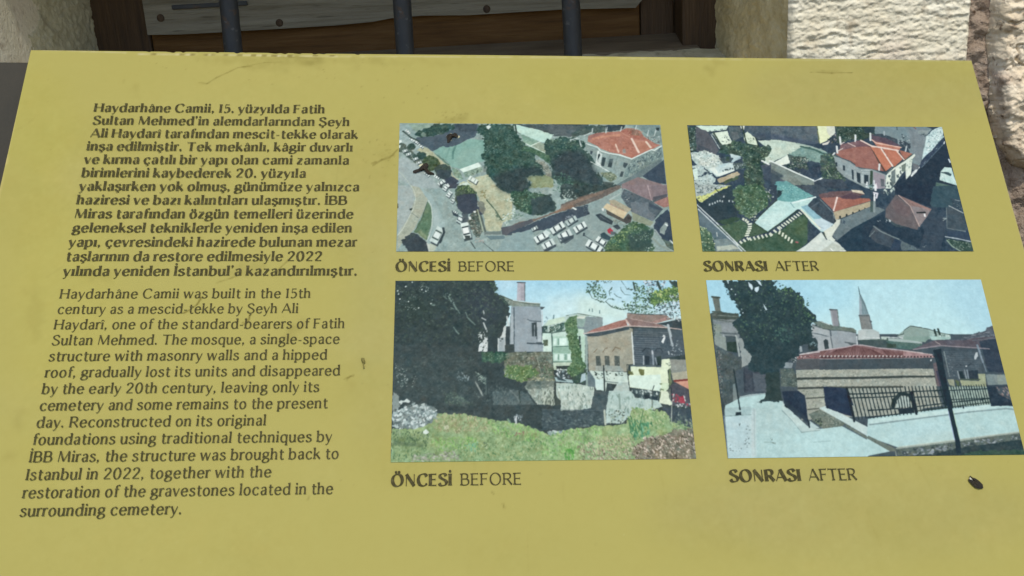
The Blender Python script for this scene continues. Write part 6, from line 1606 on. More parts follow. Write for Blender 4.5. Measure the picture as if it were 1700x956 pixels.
'''P b4dfea 2 0 1 0 c8ecea -31,-34,1131,-32,1038,324,-68,315
P a2d4e6 2 20 0.8 30 - -22,-23,363,-22,336,152,-50,234
P aad6e4 2 20 0.7 30 - 795,-21,982,-21,934,261,807,111
P a8dcec 2 20 0.6 20 - 321,-11,504,-11,463,110,342,109
P 4a5860 4 0 1 0 - -55,192,1070,198,944,685,-106,671
P 8e9a9e 4 0 1 0 - 330,157,386,172,471,183,466,222,320,221
P 99a4a8 4 0 1 0 - 392,182,468,188,464,222,385,222
P 6c7a72 8 3 1 0 - 333,154,357,147,397,165,424,167,465,175,473,183,467,190,422,182,392,180,362,175
L 4c5a58 2.2 1 329,162,385,180,422,182,470,190
L d8e0de 1.7 1 353,147,388,162
L 56646a 3.9 1 386,180,385,219
P b4bebf 4 2 0.7 0 - 328,167,384,182,381,217,346,217,323,199
L 5c6a70 3.4 1 323,189,347,194,381,204
P 8b8f94 3 0 1 0 - 398,109,420,109,419,167,397,166
L 565e62 4.4 1 397,108,421,109
L 66746c 2.5 1 422,112,419,167
P a9afb3 2 0 0.6 0 - 397,112,403,112,401,166,397,165
P 7c959b 3 0 1 0 - 507,28,507,46,519,87,524,128,492,127,505,56
P a4b2ba 3 0 0.8 0 - 503,64,508,82,501,126,492,126
L 3f5458 2.3 1 507,26,507,53
L 5c7478 2.5 1 509,56,523,126
P 7f8684 7 0 1 0 - 490,127,525,126,527,179,490,178
P 8a908e 5 4 0.6 0 - 494,133,523,133,523,158,495,155
L 56646a 3.0 1 490,130,525,130
L 646c70 2.5 1 525,130,526,178
P 59646a 4 0 1 0 - 523,143,530,150,528,155,522,153
P b4c2c0 3 0 1 0 - 478,183,493,178,528,178,546,188,545,213,472,215
P c4d0ce 3 0 0.6 4 - 478,183,502,179,493,215,472,215
L e0e8e6 1.9 1 493,205,544,209
P 566a64 5 0 1 0 - 475,215,548,212,572,208,571,223,471,222
P 8ea69e 4 0 1 0 - 601,203,629,183,655,167,692,174,682,224,632,213,635,201
L 4c5c58 2.4 1 603,201,626,195,630,183,655,167,692,173
P a8bab6 4 0 1 0 - 603,203,636,196,637,211,614,209
L d4e2de 2.9 1 570,206,614,209,682,220
L 44524f 2.9 1 568,206,568,220
P 5c7470 5 0 1 0 - 572,210,682,221,682,224,569,223
P 8ea69e 4 0 1 0 - 630,181,654,167,709,176,719,184,711,214,623,216
P a0bab2 6 0 1 0 - 711,179,751,192,781,197,779,214,713,216
L 4c5c58 2.2 1 630,182,654,167,711,178,751,192,780,198
L 33423f 6.4 1 732,181,732,204
L 33423f 6.4 1 744,179,746,197
K cfe4de/56706c/e0f0ea 30 2.9 7.3 2 85 1 722,196,778,199,774,214,718,211
P 5a646e 6 3 1 0 - 779,217,824,213,863,197,902,185,907,175,932,167,933,225,777,224
L 8a9298 3.0 1 850,202,913,190
L 8a9298 2.5 1 851,212,927,200
L 464f58 2.5 1 821,216,860,212,928,205
K 464f58/6a747c 40 3.0 12.3 4 165 1 790,209,934,180,926,222
P 99a4a8 3 0 1 0 - 323,202,470,203,466,238,445,237,396,254,326,254
P a6b0b2 3 0 1 0 - 341,205,385,205,383,247,336,249
L 5c686c 2.9 1 384,205,384,242
P 3e4c50 4 0 1 0 - 358,217,366,211,373,215,372,244,358,247
P 36464a 8 5 1 0 - 303,256,305,227,319,210,334,207,339,220,334,251
K 7f9ca0/5c7478 14 2.9 7.2 1.6 -1 1 311,219,332,220,332,234,311,234
L 5f6b6e 4.3 1 429,223,461,228
P 5a666a 5 0 1 0 - 436,225,463,227,445,235
L d8e2e2 3.4 1 470,203,467,233
P 4b5b5c 5 0 1 0 - 472,215,566,216,589,243,537,245,474,233
P 54706a 7 0 1 0 - 563,218,682,222,675,254,579,243
P b4c8c0 4 0 1 0 - 549,204,570,204,566,214,550,213
P a4b8b4 4 0 1 0 - 572,209,641,214,682,224,681,229,572,219
P 82a094 4 0 1 0 - 639,204,686,204,682,222,641,216
P 4a545a 5 0 1 0 - 624,253,678,239,674,259
P 3f5048 5 0 1 0 - 563,228,594,229,593,243,563,243
P 86a298 4 0 1 0 - 623,204,715,204,692,224,621,214
P a8c8c0 6 0 1 0 - 710,204,781,205,774,215,717,217
P 5f5c64 6 0 1 0 - 642,249,724,217,826,218,856,210,933,206,938,282,898,250,751,234,679,244
P 4a545c 5 4 1 0 - 759,239,903,250,930,206,935,312,873,316,867,282
P 3b4754 4 4 1 0 - 872,223,932,208,935,331,880,326,871,297
L 8f8a90 3.9 1 647,249,741,236,899,248
L a49a98 3.4 1 726,222,740,232
L 6a727a 3.0 1 849,219,929,211
P 4a5860 5 0 1 0 - 718,247,875,250,875,328,741,344,728,339
L 64727a 1.7 0.7 746,257,870,261
L 64727a 1.7 0.7 746,263,868,267
L 64727a 1.7 0.7 746,269,867,274
L 64727a 1.7 0.7 746,276,865,280
L 64727a 1.7 0.7 745,282,864,286
L 64727a 1.7 0.7 745,288,862,293
L 64727a 1.7 0.7 745,295,861,299
L 64727a 1.7 0.7 745,301,859,305
L 64727a 1.7 0.7 745,307,858,311
L 64727a 1.7 0.7 745,314,856,318
L 64727a 1.7 0.7 745,320,855,324
L 64727a 1.7 0.7 744,326,854,330
L 64727a 1.7 0.7 744,332,852,337
L 64727a 1.7 0.7 744,339,851,343
K 7a888e/56646c 40 1.9 5.8 2.2 10 1 746,257,764,262,764,344,746,344
L 8a9a9a 2.4 1 747,257,746,341
P b8c4c6 3 0 1 0 - 843,274,851,261,857,259,856,272,845,285,841,283
L 8294a0 6.3 1 862,235,867,294
L 70828e 4.3 1 868,299,871,326
P d4dcdc 2 0 1 0 - 807,305,812,305,811,309,806,309
L 3f4a52 2.9 1 772,308,786,298,796,306
L 3f4a52 2.9 1 815,306,826,299,836,304
P 2f3c42 3 0 1 0 - 779,324,794,324,795,349,778,349
L 94a2a6 3.8 1 777,324,777,349
L 94a2a6 3.3 1 800,320,800,349
P 36424c 4 0 1 0 - 812,323,844,321,839,352,809,352
L 8a9aa2 3.3 1 809,320,807,349
P 9aa28c 5 0 1 0 - 737,351,758,351,757,375,740,370
P a2ab8c 5 0 1 0 - 778,354,840,357,841,333,865,333,859,376,779,373
L 4c5a4c 3.3 1 779,351,844,352
P 5c6a50 6 4 1 0 - 763,351,775,358,774,375,763,373
P 7c8c8c 5 0 1 0 - 866,335,929,336,932,372,865,371
P 8e9c94 4 0 1 0 - 903,338,929,338,933,369,898,367
P 7d898b 4 0 1 0 - 0,120,93,123,98,156,81,220,0,219
P 8a9598 4 0 1 0 - 19,155,70,153,81,181,29,188
P 4a5752 7 3 1 0 - 0,119,38,115,95,121,93,143,53,141,2,140
L 78847c 2.4 1 9,125,87,131
L 56635c 2.4 1 7,140,75,151
P 67726c 4 0 1 0 - 14,60,37,60,37,113,19,113
L 46524c 6.4 1 14,61,38,64
L 4c5a54 6.3 1 10,114,38,115
P 8b9990 6 4 1 0 - 10,155,32,160,30,220,7,219
P 455056 4 0 1 0 - 40,198,74,200,74,220,39,220
L 5a666a 4.8 1 27,188,80,192
L a0acac 5.2 1 35,195,37,220
L a8b4b2 5.7 1 75,198,81,220
P 41504c 6 0 1 0 - 1,120,7,140,5,219,-2,219
K 66766c/3f4e48 30 1.9 5.7 1.6 -1 1 3,155,14,160,12,217,1,217
P 8b9892 5 0 1 0 - 5,200,42,201,40,250,15,235,4,227
P 4b5a5e 4 0 1 0 - 42,201,76,201,73,257,40,250
P 33443f 5 0 1 0 - 43,220,74,218,73,256,41,250
L a3b0ac 5.7 1 77,203,78,267
P 95a19f 5 8 1 0 - 82,208,106,206,97,233,119,265,108,296,81,305,83,274
P 4d5a5c 8 4 1 0 - 4,227,19,240,83,276,81,308,88,308,67,402,32,429,5,429,2,359
K 6a7a76/8a9690/3c4a4a/7a6a68 120 1.9 5.6 1.8 80 1 6,232,22,252,12,371,2,418,4,324
K 56645f/46544f 80 2.3 7.0 1.8 80 1 22,252,73,284,48,371,15,418
P 4c5a62 4 0 1 0 - 59,317,88,308,78,386,65,402,57,371
P 464f59 5 4 1 0 - 88,308,157,318,147,389,79,390
P 59646c 4 4 0.8 0 - 113,325,153,330,147,389,114,386
L 3c4650 5.1 1 88,310,80,386
L 3c4650 3.7 1 111,325,107,386
P 788888 5 0 1 0 - 45,362,52,360,56,418,39,425
P 566460 9 3 1 0 - 204,311,247,311,253,349,247,373,197,370
K 7a8a80/4a5854/8f9a90 60 1.9 5.6 1.6 -1 1 203,313,249,314,248,368,200,368
P 8a989c 4 0 1 0 - 221,289,248,292,241,309,216,309
P 9aa8ac 4 0 1 0 - 275,234,284,236,284,254,276,256
P 9cb0b2 4 0 1 0 - 62,402,95,395,145,391,147,410,199,419,197,433,54,432
P b4d5d3 4 0 1 0 - 10,432,66,405,147,394,195,421,246,514,299,509,370,501,443,546,434,598,421,602,2,600
P bad2d6 4 4 0.7 4 - 6,467,91,462,73,594,2,598
P afcac8 4 10 0.6 10 - 113,423,195,421,221,484,234,514,95,518
P bcdfde 3 20 0.6 20 - 214,531,362,510,436,552,428,595,219,593
P c0d0d0 5 3 0.7 2 - 94,441,108,441,88,594,73,594
P 9cb4b4 4 3 0.6 0 - 10,438,94,435,88,462,7,464
L 7f9696 1.8 1 5,465,91,461
L 8aa2a2 1.8 1 189,448,216,481,239,517
L 92aaa8 2.3 0.5 102,444,85,594
K 6f7f80/8a9c9c 26 1.7 5.2 1.6 -1 1 70,489,87,489,68,591,54,591
K 7a8a8c 10 1.7 5.2 1.6 -1 1 10,552,53,553,47,576,10,576
K 6a7a7a 4 2.9 5.3 1.6 -1 1 44,488,56,489,52,497
K 5c6a66 7 1.7 5.2 1.6 -1 1 139,534,158,543,153,554,142,554
L 8ea6a0 2.9 0.6 120,548,154,550
L 94b0ae 2.9 0.5 275,550,327,547
P 33454a 2 0 1 0 - 43,453,60,451,59,462,43,463
P 3a494b 4 4 1 0 - 117,419,145,409,148,384,192,385,196,417,155,419
P bcd4d0 4 0 1 0 - 193,421,205,436,265,503,302,509,298,515,242,519,221,487,192,448
L 8fa6a4 2.1 1 240,519,298,513
P a2a99d 6 0 1 0 - 271,314,663,314,650,376,632,461,245,480
K b8bfb0/8c9488/c4c9b8/9aa298/aaaa96/7f867c 620 2.4 6.1 1.6 0 1 271,315,660,316,648,374,261,378
L 434c4a 8.0 1 266,344,449,344,657,340
L 4a514e 7.0 1 261,376,334,375
L 4c534e 6.6 1 336,375,489,375,650,374
L 56605c 3.7 1 269,411,331,409
K a4aea2/7a847a/b4bcae 60 2.3 5.6 1.6 0 1 260,383,333,383,331,407,270,406
K a4aea2/7a847a/b4bcae 50 2.3 5.5 1.6 0 1 271,415,332,414,329,432,268,432
P 49555b 4 2 1 0 - 274,278,670,278,663,314,268,316
P 52555c 3 10 0.5 8 - 274,280,368,281,340,312,269,311
P 84696a 6 0 1 0 - 276,262,350,249,431,237,460,231,483,233,537,243,606,251,674,260,670,278,530,280,368,281,274,278
L 54393c 2.9 0.75 313,258,275,274
L ad8c82 2.1 0.6 316,258,278,273
L 54393c 2.9 0.75 318,257,282,274
L ad8c82 2.1 0.6 321,257,285,273
L 54393c 2.9 0.75 324,256,288,274
L ad8c82 2.1 0.6 327,256,292,273
L 54393c 2.9 0.75 330,255,295,274
L ad8c82 2.1 0.6 333,256,299,273
L 54393c 2.9 0.75 335,254,302,274
L ad8c82 2.1 0.6 338,255,305,273
L 54393c 2.9 0.75 341,253,309,274
L ad8c82 2.1 0.6 344,254,312,273
L 54393c 2.9 0.75 347,252,316,274
L ad8c82 2.1 0.6 350,253,319,273
L 54393c 2.9 0.75 353,252,323,274
L ad8c82 2.1 0.6 355,252,326,273
L 54393c 2.9 0.75 358,251,330,275
L ad8c82 2.1 0.6 361,251,333,273
L 54393c 2.9 0.75 364,250,337,275
L ad8c82 2.1 0.6 367,250,340,273
L 54393c 2.9 0.75 397,249,344,275
L ad8c82 2.1 0.6 400,250,347,273
L 54393c 2.9 0.75 401,248,351,275
L ad8c82 2.1 0.6 404,249,354,273
L 54393c 2.9 0.75 405,247,358,275
L ad8c82 2.1 0.6 408,248,361,274
L 54393c 2.9 0.75 409,247,364,275
L ad8c82 2.2 0.6 412,247,368,274
L 54393c 2.9 0.75 413,246,371,275
L ad8c82 2.2 0.6 416,246,375,274
L 54393c 2.9 0.75 417,245,378,275
L ad8c82 2.2 0.6 420,245,382,274
L 54393c 2.9 0.75 421,244,385,275
L ad8c82 2.2 0.6 424,245,388,274
L 54393c 2.9 0.75 425,243,392,275
L ad8c82 2.2 0.6 428,244,395,274
L 54393c 2.9 0.75 429,242,399,275
L ad8c82 2.2 0.6 432,243,402,274
L 54393c 2.9 0.75 433,242,406,275
L ad8c82 2.2 0.6 436,242,409,274
L 54393c 2.9 0.75 437,241,413,275
L ad8c82 2.2 0.6 440,241,416,274
L 54393c 2.9 0.75 441,240,420,275
L ad8c82 2.2 0.6 444,240,423,274
L 54393c 2.9 0.75 445,239,427,275
L ad8c82 2.2 0.6 447,239,430,274
L 54393c 2.9 0.75 449,238,434,275
L ad8c82 2.2 0.6 452,238,437,274
L 54393c 2.9 0.75 453,237,441,275
L ad8c82 2.2 0.6 455,238,444,274
L 54393c 2.9 0.75 457,236,448,275
L ad8c82 2.2 0.6 460,237,451,274
L 54393c 2.9 0.75 460,236,455,275
L ad8c82 2.2 0.6 463,237,458,274
L 54393c 2.9 0.75 464,237,462,275
L ad8c82 2.2 0.6 467,237,465,274
L 54393c 2.9 0.75 468,238,468,275
L ad8c82 2.2 0.6 471,238,472,274
L 54393c 2.9 0.75 472,239,475,276
L ad8c82 2.2 0.6 474,239,479,274
L 54393c 2.9 0.75 475,240,482,276
L ad8c82 2.2 0.6 478,240,486,274
L 54393c 2.9 0.75 479,241,489,276
L ad8c82 2.2 0.6 482,241,493,274
L 54393c 2.9 0.75 482,242,496,276
L ad8c82 2.2 0.6 485,242,499,274
L 54393c 2.9 0.75 486,242,503,276
L ad8c82 2.2 0.6 489,243,506,275
L 54393c 2.9 0.75 490,243,510,276
L ad8c82 2.2 0.6 493,244,513,275
L 54393c 2.9 0.75 494,244,517,276
L ad8c82 2.2 0.6 497,245,520,275
L 54393c 2.9 0.75 497,245,524,276
L ad8c82 2.2 0.6 500,246,527,275
L 54393c 2.9 0.75 501,246,531,276
L ad8c82 2.2 0.6 504,247,534,275
L 54393c 2.9 0.75 505,247,538,276
L ad8c82 2.2 0.6 508,247,541,275
L 54393c 2.9 0.75 508,248,545,276
L ad8c82 2.2 0.6 511,248,548,275
L 54393c 2.9 0.75 512,249,552,276
L ad8c82 2.2 0.6 515,249,555,275
L 54393c 2.9 0.75 516,250,559,276
L ad8c82 2.2 0.6 519,250,562,275
L 54393c 2.9 0.75 548,251,566,276
L ad8c82 2.2 0.6 551,251,569,275
L 54393c 2.9 0.75 553,252,573,276
L ad8c82 2.2 0.6 556,252,576,275
L 54393c 2.9 0.75 559,253,580,276
L ad8c82 2.2 0.6 562,253,583,275
L 54393c 2.9 0.75 564,254,587,276
L ad8c82 2.2 0.6 567,254,590,275
L 54393c 2.9 0.75 570,254,594,276
L ad8c82 2.2 0.6 573,255,597,275
L 54393c 2.9 0.75 575,255,601,276
L ad8c82 2.2 0.6 578,256,604,275
L 54393c 2.9 0.75 580,256,608,276
L ad8c82 2.2 0.6 583,257,611,275
L 54393c 2.9 0.75 586,257,615,276
L ad8c82 2.2 0.6 589,258,618,275
L 54393c 2.9 0.75 591,258,622,277
L ad8c82 2.2 0.6 594,259,625,275
L 54393c 2.9 0.75 597,259,629,277
L ad8c82 2.2 0.6 600,260,632,275
L 54393c 2.9 0.75 602,260,636,277
L ad8c82 2.2 0.6 605,261,639,275
L 54393c 2.9 0.75 607,261,643,277
L ad8c82 2.2 0.6 610,262,646,275
L 54393c 2.9 0.75 613,262,650,277
L ad8c82 2.2 0.6 616,262,653,276
L 54393c 2.9 0.75 618,263,657,277
L ad8c82 2.2 0.6 621,263,660,276
L 54393c 2.9 0.75 624,264,664,277
L ad8c82 2.2 0.6 627,264,667,276
L 54393c 2.9 0.75 629,265,671,277
L ad8c82 2.2 0.6 632,265,674,276
L b8b0b2 3.4 1 276,263,350,250,431,239,460,232,483,233,537,243,606,251,674,261
P d0d0cc 3 0 1 0 - 277,268,282,267,281,271,277,272
P 43383c 3 0 1 0 - 282,270,287,270,286,275,282,275
P d0d0cc 3 0 1 0 - 289,268,294,267,293,271,289,272
P 43383c 3 0 1 0 - 294,270,299,270,298,276,294,275
P d0d0cc 3 0 1 0 - 301,268,306,267,305,271,301,272
P 43383c 3 0 1 0 - 306,270,311,270,310,276,305,276
P d0d0cc 3 0 1 0 - 313,268,318,267,317,271,313,272
P 43383c 3 0 1 0 - 318,270,323,270,322,276,317,276
P d0d0cc 3 0 1 0 - 325,268,330,267,329,271,324,272
P 43383c 3 0 1 0 - 330,270,335,270,334,276,329,276
P d0d0cc 3 0 1 0 - 337,268,342,267,341,271,336,272
P 43383c 3 0 1 0 - 342,270,347,270,346,276,341,276
P d0d0cc 3 0 1 0 - 349,268,354,267,353,272,348,272
P 43383c 3 0 1 0 - 354,271,359,270,358,276,353,276
P d0d0cc 3 0 1 0 - 361,268,366,267,365,272,360,272
P 43383c 3 0 1 0 - 366,271,371,270,370,276,365,276
P d0d0cc 3 0 1 0 - 373,268,378,267,377,272,372,272
P 43383c 3 0 1 0 - 378,271,383,270,382,276,377,276
P d0d0cc 3 0 1 0 - 385,268,390,267,389,272,384,272
P 43383c 3 0 1 0 - 390,271,395,270,394,276,389,276
P d0d0cc 3 0 1 0 - 397,268,402,267,401,272,396,273
P 43383c 3 0 1 0 - 402,271,407,270,406,276,401,276
P d0d0cc 3 0 1 0 - 409,268,414,268,413,272,409,273
P 43383c 3 0 1 0 - 414,271,419,271,418,276,413,276
P d0d0cc 3 0 1 0 - 421,269,427,268,425,272,421,273
P 43383c 3 0 1 0 - 426,271,431,271,430,276,425,276
P d0d0cc 3 0 1 0 - 433,269,439,268,437,272,433,273
P 43383c 3 0 1 0 - 438,271,443,271,442,276,437,276
P d0d0cc 3 0 1 0 - 445,269,451,268,449,272,445,273
P 43383c 3 0 1 0 - 450,271,455,271,454,277,449,277
P d0d0cc 3 0 1 0 - 457,269,463,268,461,272,457,273
P 43383c 3 0 1 0 - 462,271,467,271,466,277,462,277
P d0d0cc 3 0 1 0 - 469,269,475,268,473,272,469,273
P 43383c 3 0 1 0 - 475,271,479,271,478,277,474,277
P d0d0cc 3 0 1 0 - 481,269,487,268,485,272,481,273
P 43383c 3 0 1 0 - 487,271,491,271,490,277,486,277
P d0d0cc 3 0 1 0 - 493,269,499,268,498,273,493,273
P 43383c 3 0 1 0 - 499,272,503,271,502,277,498,277
P d0d0cc 3 0 1 0 - 505,269,511,268,510,273,505,273
P 43383c 3 0 1 0 - 511,272,515,271,514,277,510,277
P d0d0cc 3 0 1 0 - 517,269,523,268,522,273,517,273
P 43383c 3 0 1 0 - 523,272,527,271,526,277,522,277
P d0d0cc 3 0 1 0 - 529,269,535,268,534,273,529,273
P 43383c 3 0 1 0 - 535,272,540,271,538,277,534,277
P d0d0cc 3 0 1 0 - 541,269,547,268,546,273,541,274
P 43383c 3 0 1 0 - 547,272,552,271,551,277,546,277
P d0d0cc 3 0 1 0 - 553,269,559,269,558,273,553,274
P 43383c 3 0 1 0 - 559,272,564,271,563,277,558,277
P d0d0cc 3 0 1 0 - 565,270,571,269,570,273,565,274
P 43383c 3 0 1 0 - 571,272,576,272,575,277,570,277
P d0d0cc 3 0 1 0 - 578,270,583,269,582,273,577,274
P 43383c 3 0 1 0 - 583,272,588,272,587,277,582,277
P d0d0cc 3 0 1 0 - 590,270,595,269,594,273,589,274
P 43383c 3 0 1 0 - 595,272,600,272,599,278,594,278
P d0d0cc 3 0 1 0 - 602,270,608,269,606,273,601,274
P 43383c 3 0 1 0 - 607,272,612,272,611,278,606,278
P d0d0cc 3 0 1 0 - 614,270,620,269,618,273,614,274
P 43383c 3 0 1 0 - 619,272,624,272,623,278,618,278
P d0d0cc 3 0 1 0 - 626,270,632,269,630,273,626,274
P 43383c 3 0 1 0 - 632,272,636,272,635,278,630,278
P d0d0cc 3 0 1 0 - 638,270,644,269,643,273,638,274
P 43383c 3 0 1 0 - 644,273,648,272,647,278,643,278
P d0d0cc 3 0 1 0 - 650,270,656,269,655,274,650,274
P 43383c 3 0 1 0 - 656,273,661,272,659,278,655,278
P d0d0cc 3 0 1 0 - 662,270,668,269,667,274,662,274
P 43383c 3 0 1 0 - 668,273,673,272,671,278,667,278
L 8a9090 1.9 1 274,278,368,280,530,279,670,278
P a2a99d 6 0 1 0 - 601,316,699,315,698,370,589,374
K b8bfb0/8c9488/c4c9b8/9aa298 120 2.4 6.2 1.6 0 1 601,316,696,316,697,367,590,371
L 434c4a 7.1 1 596,341,698,341
P 49555b 4 0 1 0 - 608,280,711,278,697,312,601,314
P a58a8a 7 0 1 0 - 614,252,702,265,711,277,609,276
L c4b8b4 2.9 1 613,253,661,260,706,267
P 43383c 3 0 1 0 - 612,271,617,271,616,276,611,276
P 43383c 3 0 1 0 - 623,271,628,271,627,276,622,276
P 43383c 3 0 1 0 - 634,271,639,271,638,276,633,276
P 43383c 3 0 1 0 - 644,271,650,271,649,276,643,276
P 43383c 3 0 1 0 - 655,271,660,271,659,276,654,276
P 43383c 3 0 1 0 - 666,271,671,271,670,276,665,276
P 43383c 3 0 1 0 - 677,271,682,271,681,276,676,276
P 43383c 3 0 1 0 - 687,271,692,271,691,276,686,276
P 43383c 3 0 1 0 - 698,271,703,271,702,276,697,276
P 43383c 3 0 1 0 - 709,271,714,272,713,276,708,276
P e0e8e6 2 0 1 0 - 696,284,701,283,699,289,695,289
P 6c6468 5 0 1 0 - 702,298,713,293,711,375,698,372
P 4a4a5a 4 0 1 0 - 706,322,723,322,720,377,707,375
P 84696a 6 0 1 0 - 265,270,275,263,339,253,335,276,263,280
L c8c8c6 3.3 1 237,270,259,266,339,255
P 565c60 4 0 1 0 - 263,280,335,278,329,314,251,314
P a2a99d 6 0 1 0 - 253,316,329,314,310,434,267,434,269,404,249,387
K b8bfb0/8c9488/c4c9b8/9aa298 110 2.3 6.1 1.6 0 1 254,316,329,315,320,374,250,382
L 434c4a 7.5 1 254,345,324,344
L 4a514e 7.0 1 251,377,319,375
L 56605c 4.2 1 269,410,314,409
K a8b2a0/7a8478 50 2.3 6.0 1.6 0 1 255,383,318,381,315,404,270,401
K d4d4d0/3f3438/a06a6a 36 2.4 5.2 1.5 0 1 258,267,337,267,335,276,262,275
K 8a9a98/33433f/dce4e2 22 2.4 5.2 1.6 -1 1 240,270,265,268,260,290,241,290
P 32454a 5 14 1 0 - 102,201,333,202,310,229,278,232,272,268,238,280,217,301,201,311,193,373,195,417,116,420,143,407,153,330,123,320,100,317,116,267,97,238
P 364646 4 4 1 0 - 154,325,200,320,194,377,195,417,139,414,150,372
P 33464a 5 16 1 0 - 54,1,225,1,225,19,237,35,280,27,301,45,320,66,313,91,329,112,355,152,329,157,323,197,330,221,99,220,85,186,68,156,102,123,92,90,72,62,73,37,61,21
K 33474a/40564f/4a6656/3a4e52/35484c/526e5c 620 2.4 8.3 1.6 -1 1 56,2,225,2,280,27,316,71,328,117,354,150,320,197,102,218,88,181,107,121,93,88
K 4c6c4c/5c8058/3c5a44/6f9468 90 2.0 6.4 1.6 -1 1 232,32,280,27,316,76,316,107,352,147,324,142,300,86
K 3f5c58/4c6c64 50 2.9 8.2 1.6 -1 1 219,156,282,172,252,218,182,218
P cfe6ee 4 4 1 0 - 140,9,151,16,154,29,148,38,141,24
P cfe6ee 4 4 1 0 - 159,29,174,24,172,37,164,46,156,38
P cfe6ee 4 4 1 0 - 168,1,179,6,184,22,175,16
P cfe6ee 4 4 1 0 - 105,101,108,106,105,108
P cfe6ee 4 4 1 0 - 107,116,111,117,108,123
P cfe6ee 4 4 1 0 - 91,50,95,52,92,57
P cfe6ee 4 4 1 0 - 80,29,84,33,81,37
P cfe6ee 4 4 1 0 - 179,86,189,106,186,111,181,96
P cfe6ee 4 4 1 0 - 70,2,75,3,75,14,71,8
K cfe4ea/8aa4aa 9 1.5 3.4 1.6 -1 1 169,78,196,88,189,121,165,129
K 33464a/2c3e42 50 2.5 6.4 1.6 -1 1 51,1,73,37,72,65,94,93,102,121,84,85,61,42
K 33464a 8 2.5 6.0 1.6 -1 1 224,6,241,2,225,19
K 3a5444 8 3.0 5.9 1.6 -1 1 327,66,333,68,332,91,324,96
K 33464a/44584f 40 2.4 6.7 1.6 -1 1 68,153,103,156,105,210,89,188
L 27363c 3.7 1 54,312,56,348,57,430
L 27363c 4.5 1 56,384,58,444
P 2b3a40 2 0 1 0 - 44,453,60,453,60,462,41,463
P 3f4a4c 4 0 1 0 - 0,386,13,432,3,467,1,440
P a2a99d 6 0 1 0 - 269,401,336,389,331,438,309,443,310,476,280,482,270,449
K a8b2a0/7a8478/b4bca8 50 2.4 6.0 1.6 0 1 271,404,332,395,325,435,274,446
L 5c635c 4.8 1 273,410,330,407
L 5c635c 4.2 1 271,446,309,443
P 6e7a70 9 0 1 0 - 309,446,383,492,370,501,310,508,280,479,271,461
K 8a958a/56625a/a0a898 70 2.4 5.3 1.6 -1 1 314,449,380,495,314,506
K 46544c/7a8a70/33423f 50 2.4 6.5 1.6 -1 1 275,476,310,476,308,506,285,488
P c2d8d4 4 0 1 0 - 307,442,331,435,451,505,445,534,383,492
P 6f7b72 9 0 1 0 - 383,493,445,536,443,544,381,501
P 2f3c4c 4 2 1 0 - 199,385,251,385,269,401,267,488,200,433
P 36434e 3 0 0.7 0 - 196,418,205,439,264,491,269,479,210,421
L 27343c 4.7 1 266,479,267,504
L 27343c 4.7 1 226,459,232,463
L 27343c 4.8 1 202,433,206,438
P b8d0ce 4 0 1 0 - 271,482,299,506,270,506
P c4d8d6 4 0 1 0 - 264,506,301,510,270,509
P 303d50 4 2 1 0 - 335,386,410,387,407,471,388,465,330,441
L 27343c 4.8 1 334,435,334,442
L 2b3840 5.4 1 409,393,413,480
P b4d5d3 4 0 1 0 - 456,478,555,464,719,447,865,434,937,443,941,525,534,570,442,534
P bcdfe2 3 20 0.5 20 - 526,494,716,472,715,543,541,564
P c2dfdb 4 0 1 0 - 455,481,718,452,849,437,908,440,784,460,464,496
L 8aa2a4 4.8 1 458,497,587,482,717,467,784,459,906,449,935,453
P bcd0c4 4 0 1 0 - 535,567,933,522,934,526,733,555,534,573
P c2d0c0 4 20 0.4 15 - 620,536,723,522,717,549,585,562
P 5f6c66 8 0 1 0 - 527,576,734,552,941,525,937,551,726,584,619,597,529,596
L 9aa69c 4.1 1 528,573,644,560,734,549,941,525
K 86929a/4a565a/a0acae/3c484c/707c80 150 3.5 10.6 1.6 170 1 532,582,935,534,937,551,637,592,561,597
P 38474a 5 4 1 0 - 637,592,729,573,938,548,926,604,578,600,561,597
P 3f5a4c 6 10 0.8 0 - 723,599,756,585,932,581,926,604
L 8a968c 4.1 1 523,582,523,596
P 6c7870 6 0 1 0 - 446,531,525,573,526,582,506,582,444,543
P b4d5d3 3 0 1 0 - 441,540,506,582,434,595
P 4a585c 4 0 1 0 - 434,595,508,584,521,596
P 303d50 4 2 1 0 - 332,371,407,378,419,435,329,435
P b4c0b4 4 0 1 0 - 553,437,559,418,580,402,598,404,608,423,610,437
L 2b3a3e 3.5 1 409,379,415,480
L 2b3a3e 3.5 1 421,379,427,479
L 2b3a3e 3.5 1 433,379,439,478
L 2b3a3e 3.5 1 445,379,451,477
L 2b3a3e 3.5 1 457,378,463,476
L 2b3a3e 3.5 1 469,378,475,475
L 2b3a3e 3.5 1 481,378,487,474
L 2b3a3e 3.5 1 493,378,499,473
L 2b3a3e 3.5 1 505,377,511,472
L 2b3a3e 3.5 1 517,377,523,470
L 2b3a3e 3.5 1 529,377,535,469
L 2b3a3e 3.5 1 542,377,548,468
L 2b3a3e 3.5 1 554,377,560,467
L 2b3a3e 3.5 1 566,376,572,466
L 2b3a3e 3.5 1 578,376,584,465
L 2b3a3e 3.5 1 590,376,596,464
L 2b3a3e 3.7 1 410,397,485,396,647,391
L 2b3a3e 3.7 1 412,410,506,408,552,406
L 35433f 10.3 1 542,437,550,418,572,399,595,395,611,407,614,437
L 27343c 6.0 1 406,379,411,486
L 2b3a3e 3.5 1 594,374,595,461
L 2b3a3e 3.5 1 606,374,606,459
L 2b3a3e 3.5 1 617,374,618,458
L 2b3a3e 3.5 1 628,374,630,456
L 2b3a3e 3.5 1 640,374,641,455
L 2b3a3e 3.5 1 651,374,653,453
L 2b3a3e 3.5 1 663,374,665,452
L 2b3a3e 3.5 1 674,374,677,450
L 2b3a3e 3.5 1 686,374,688,449
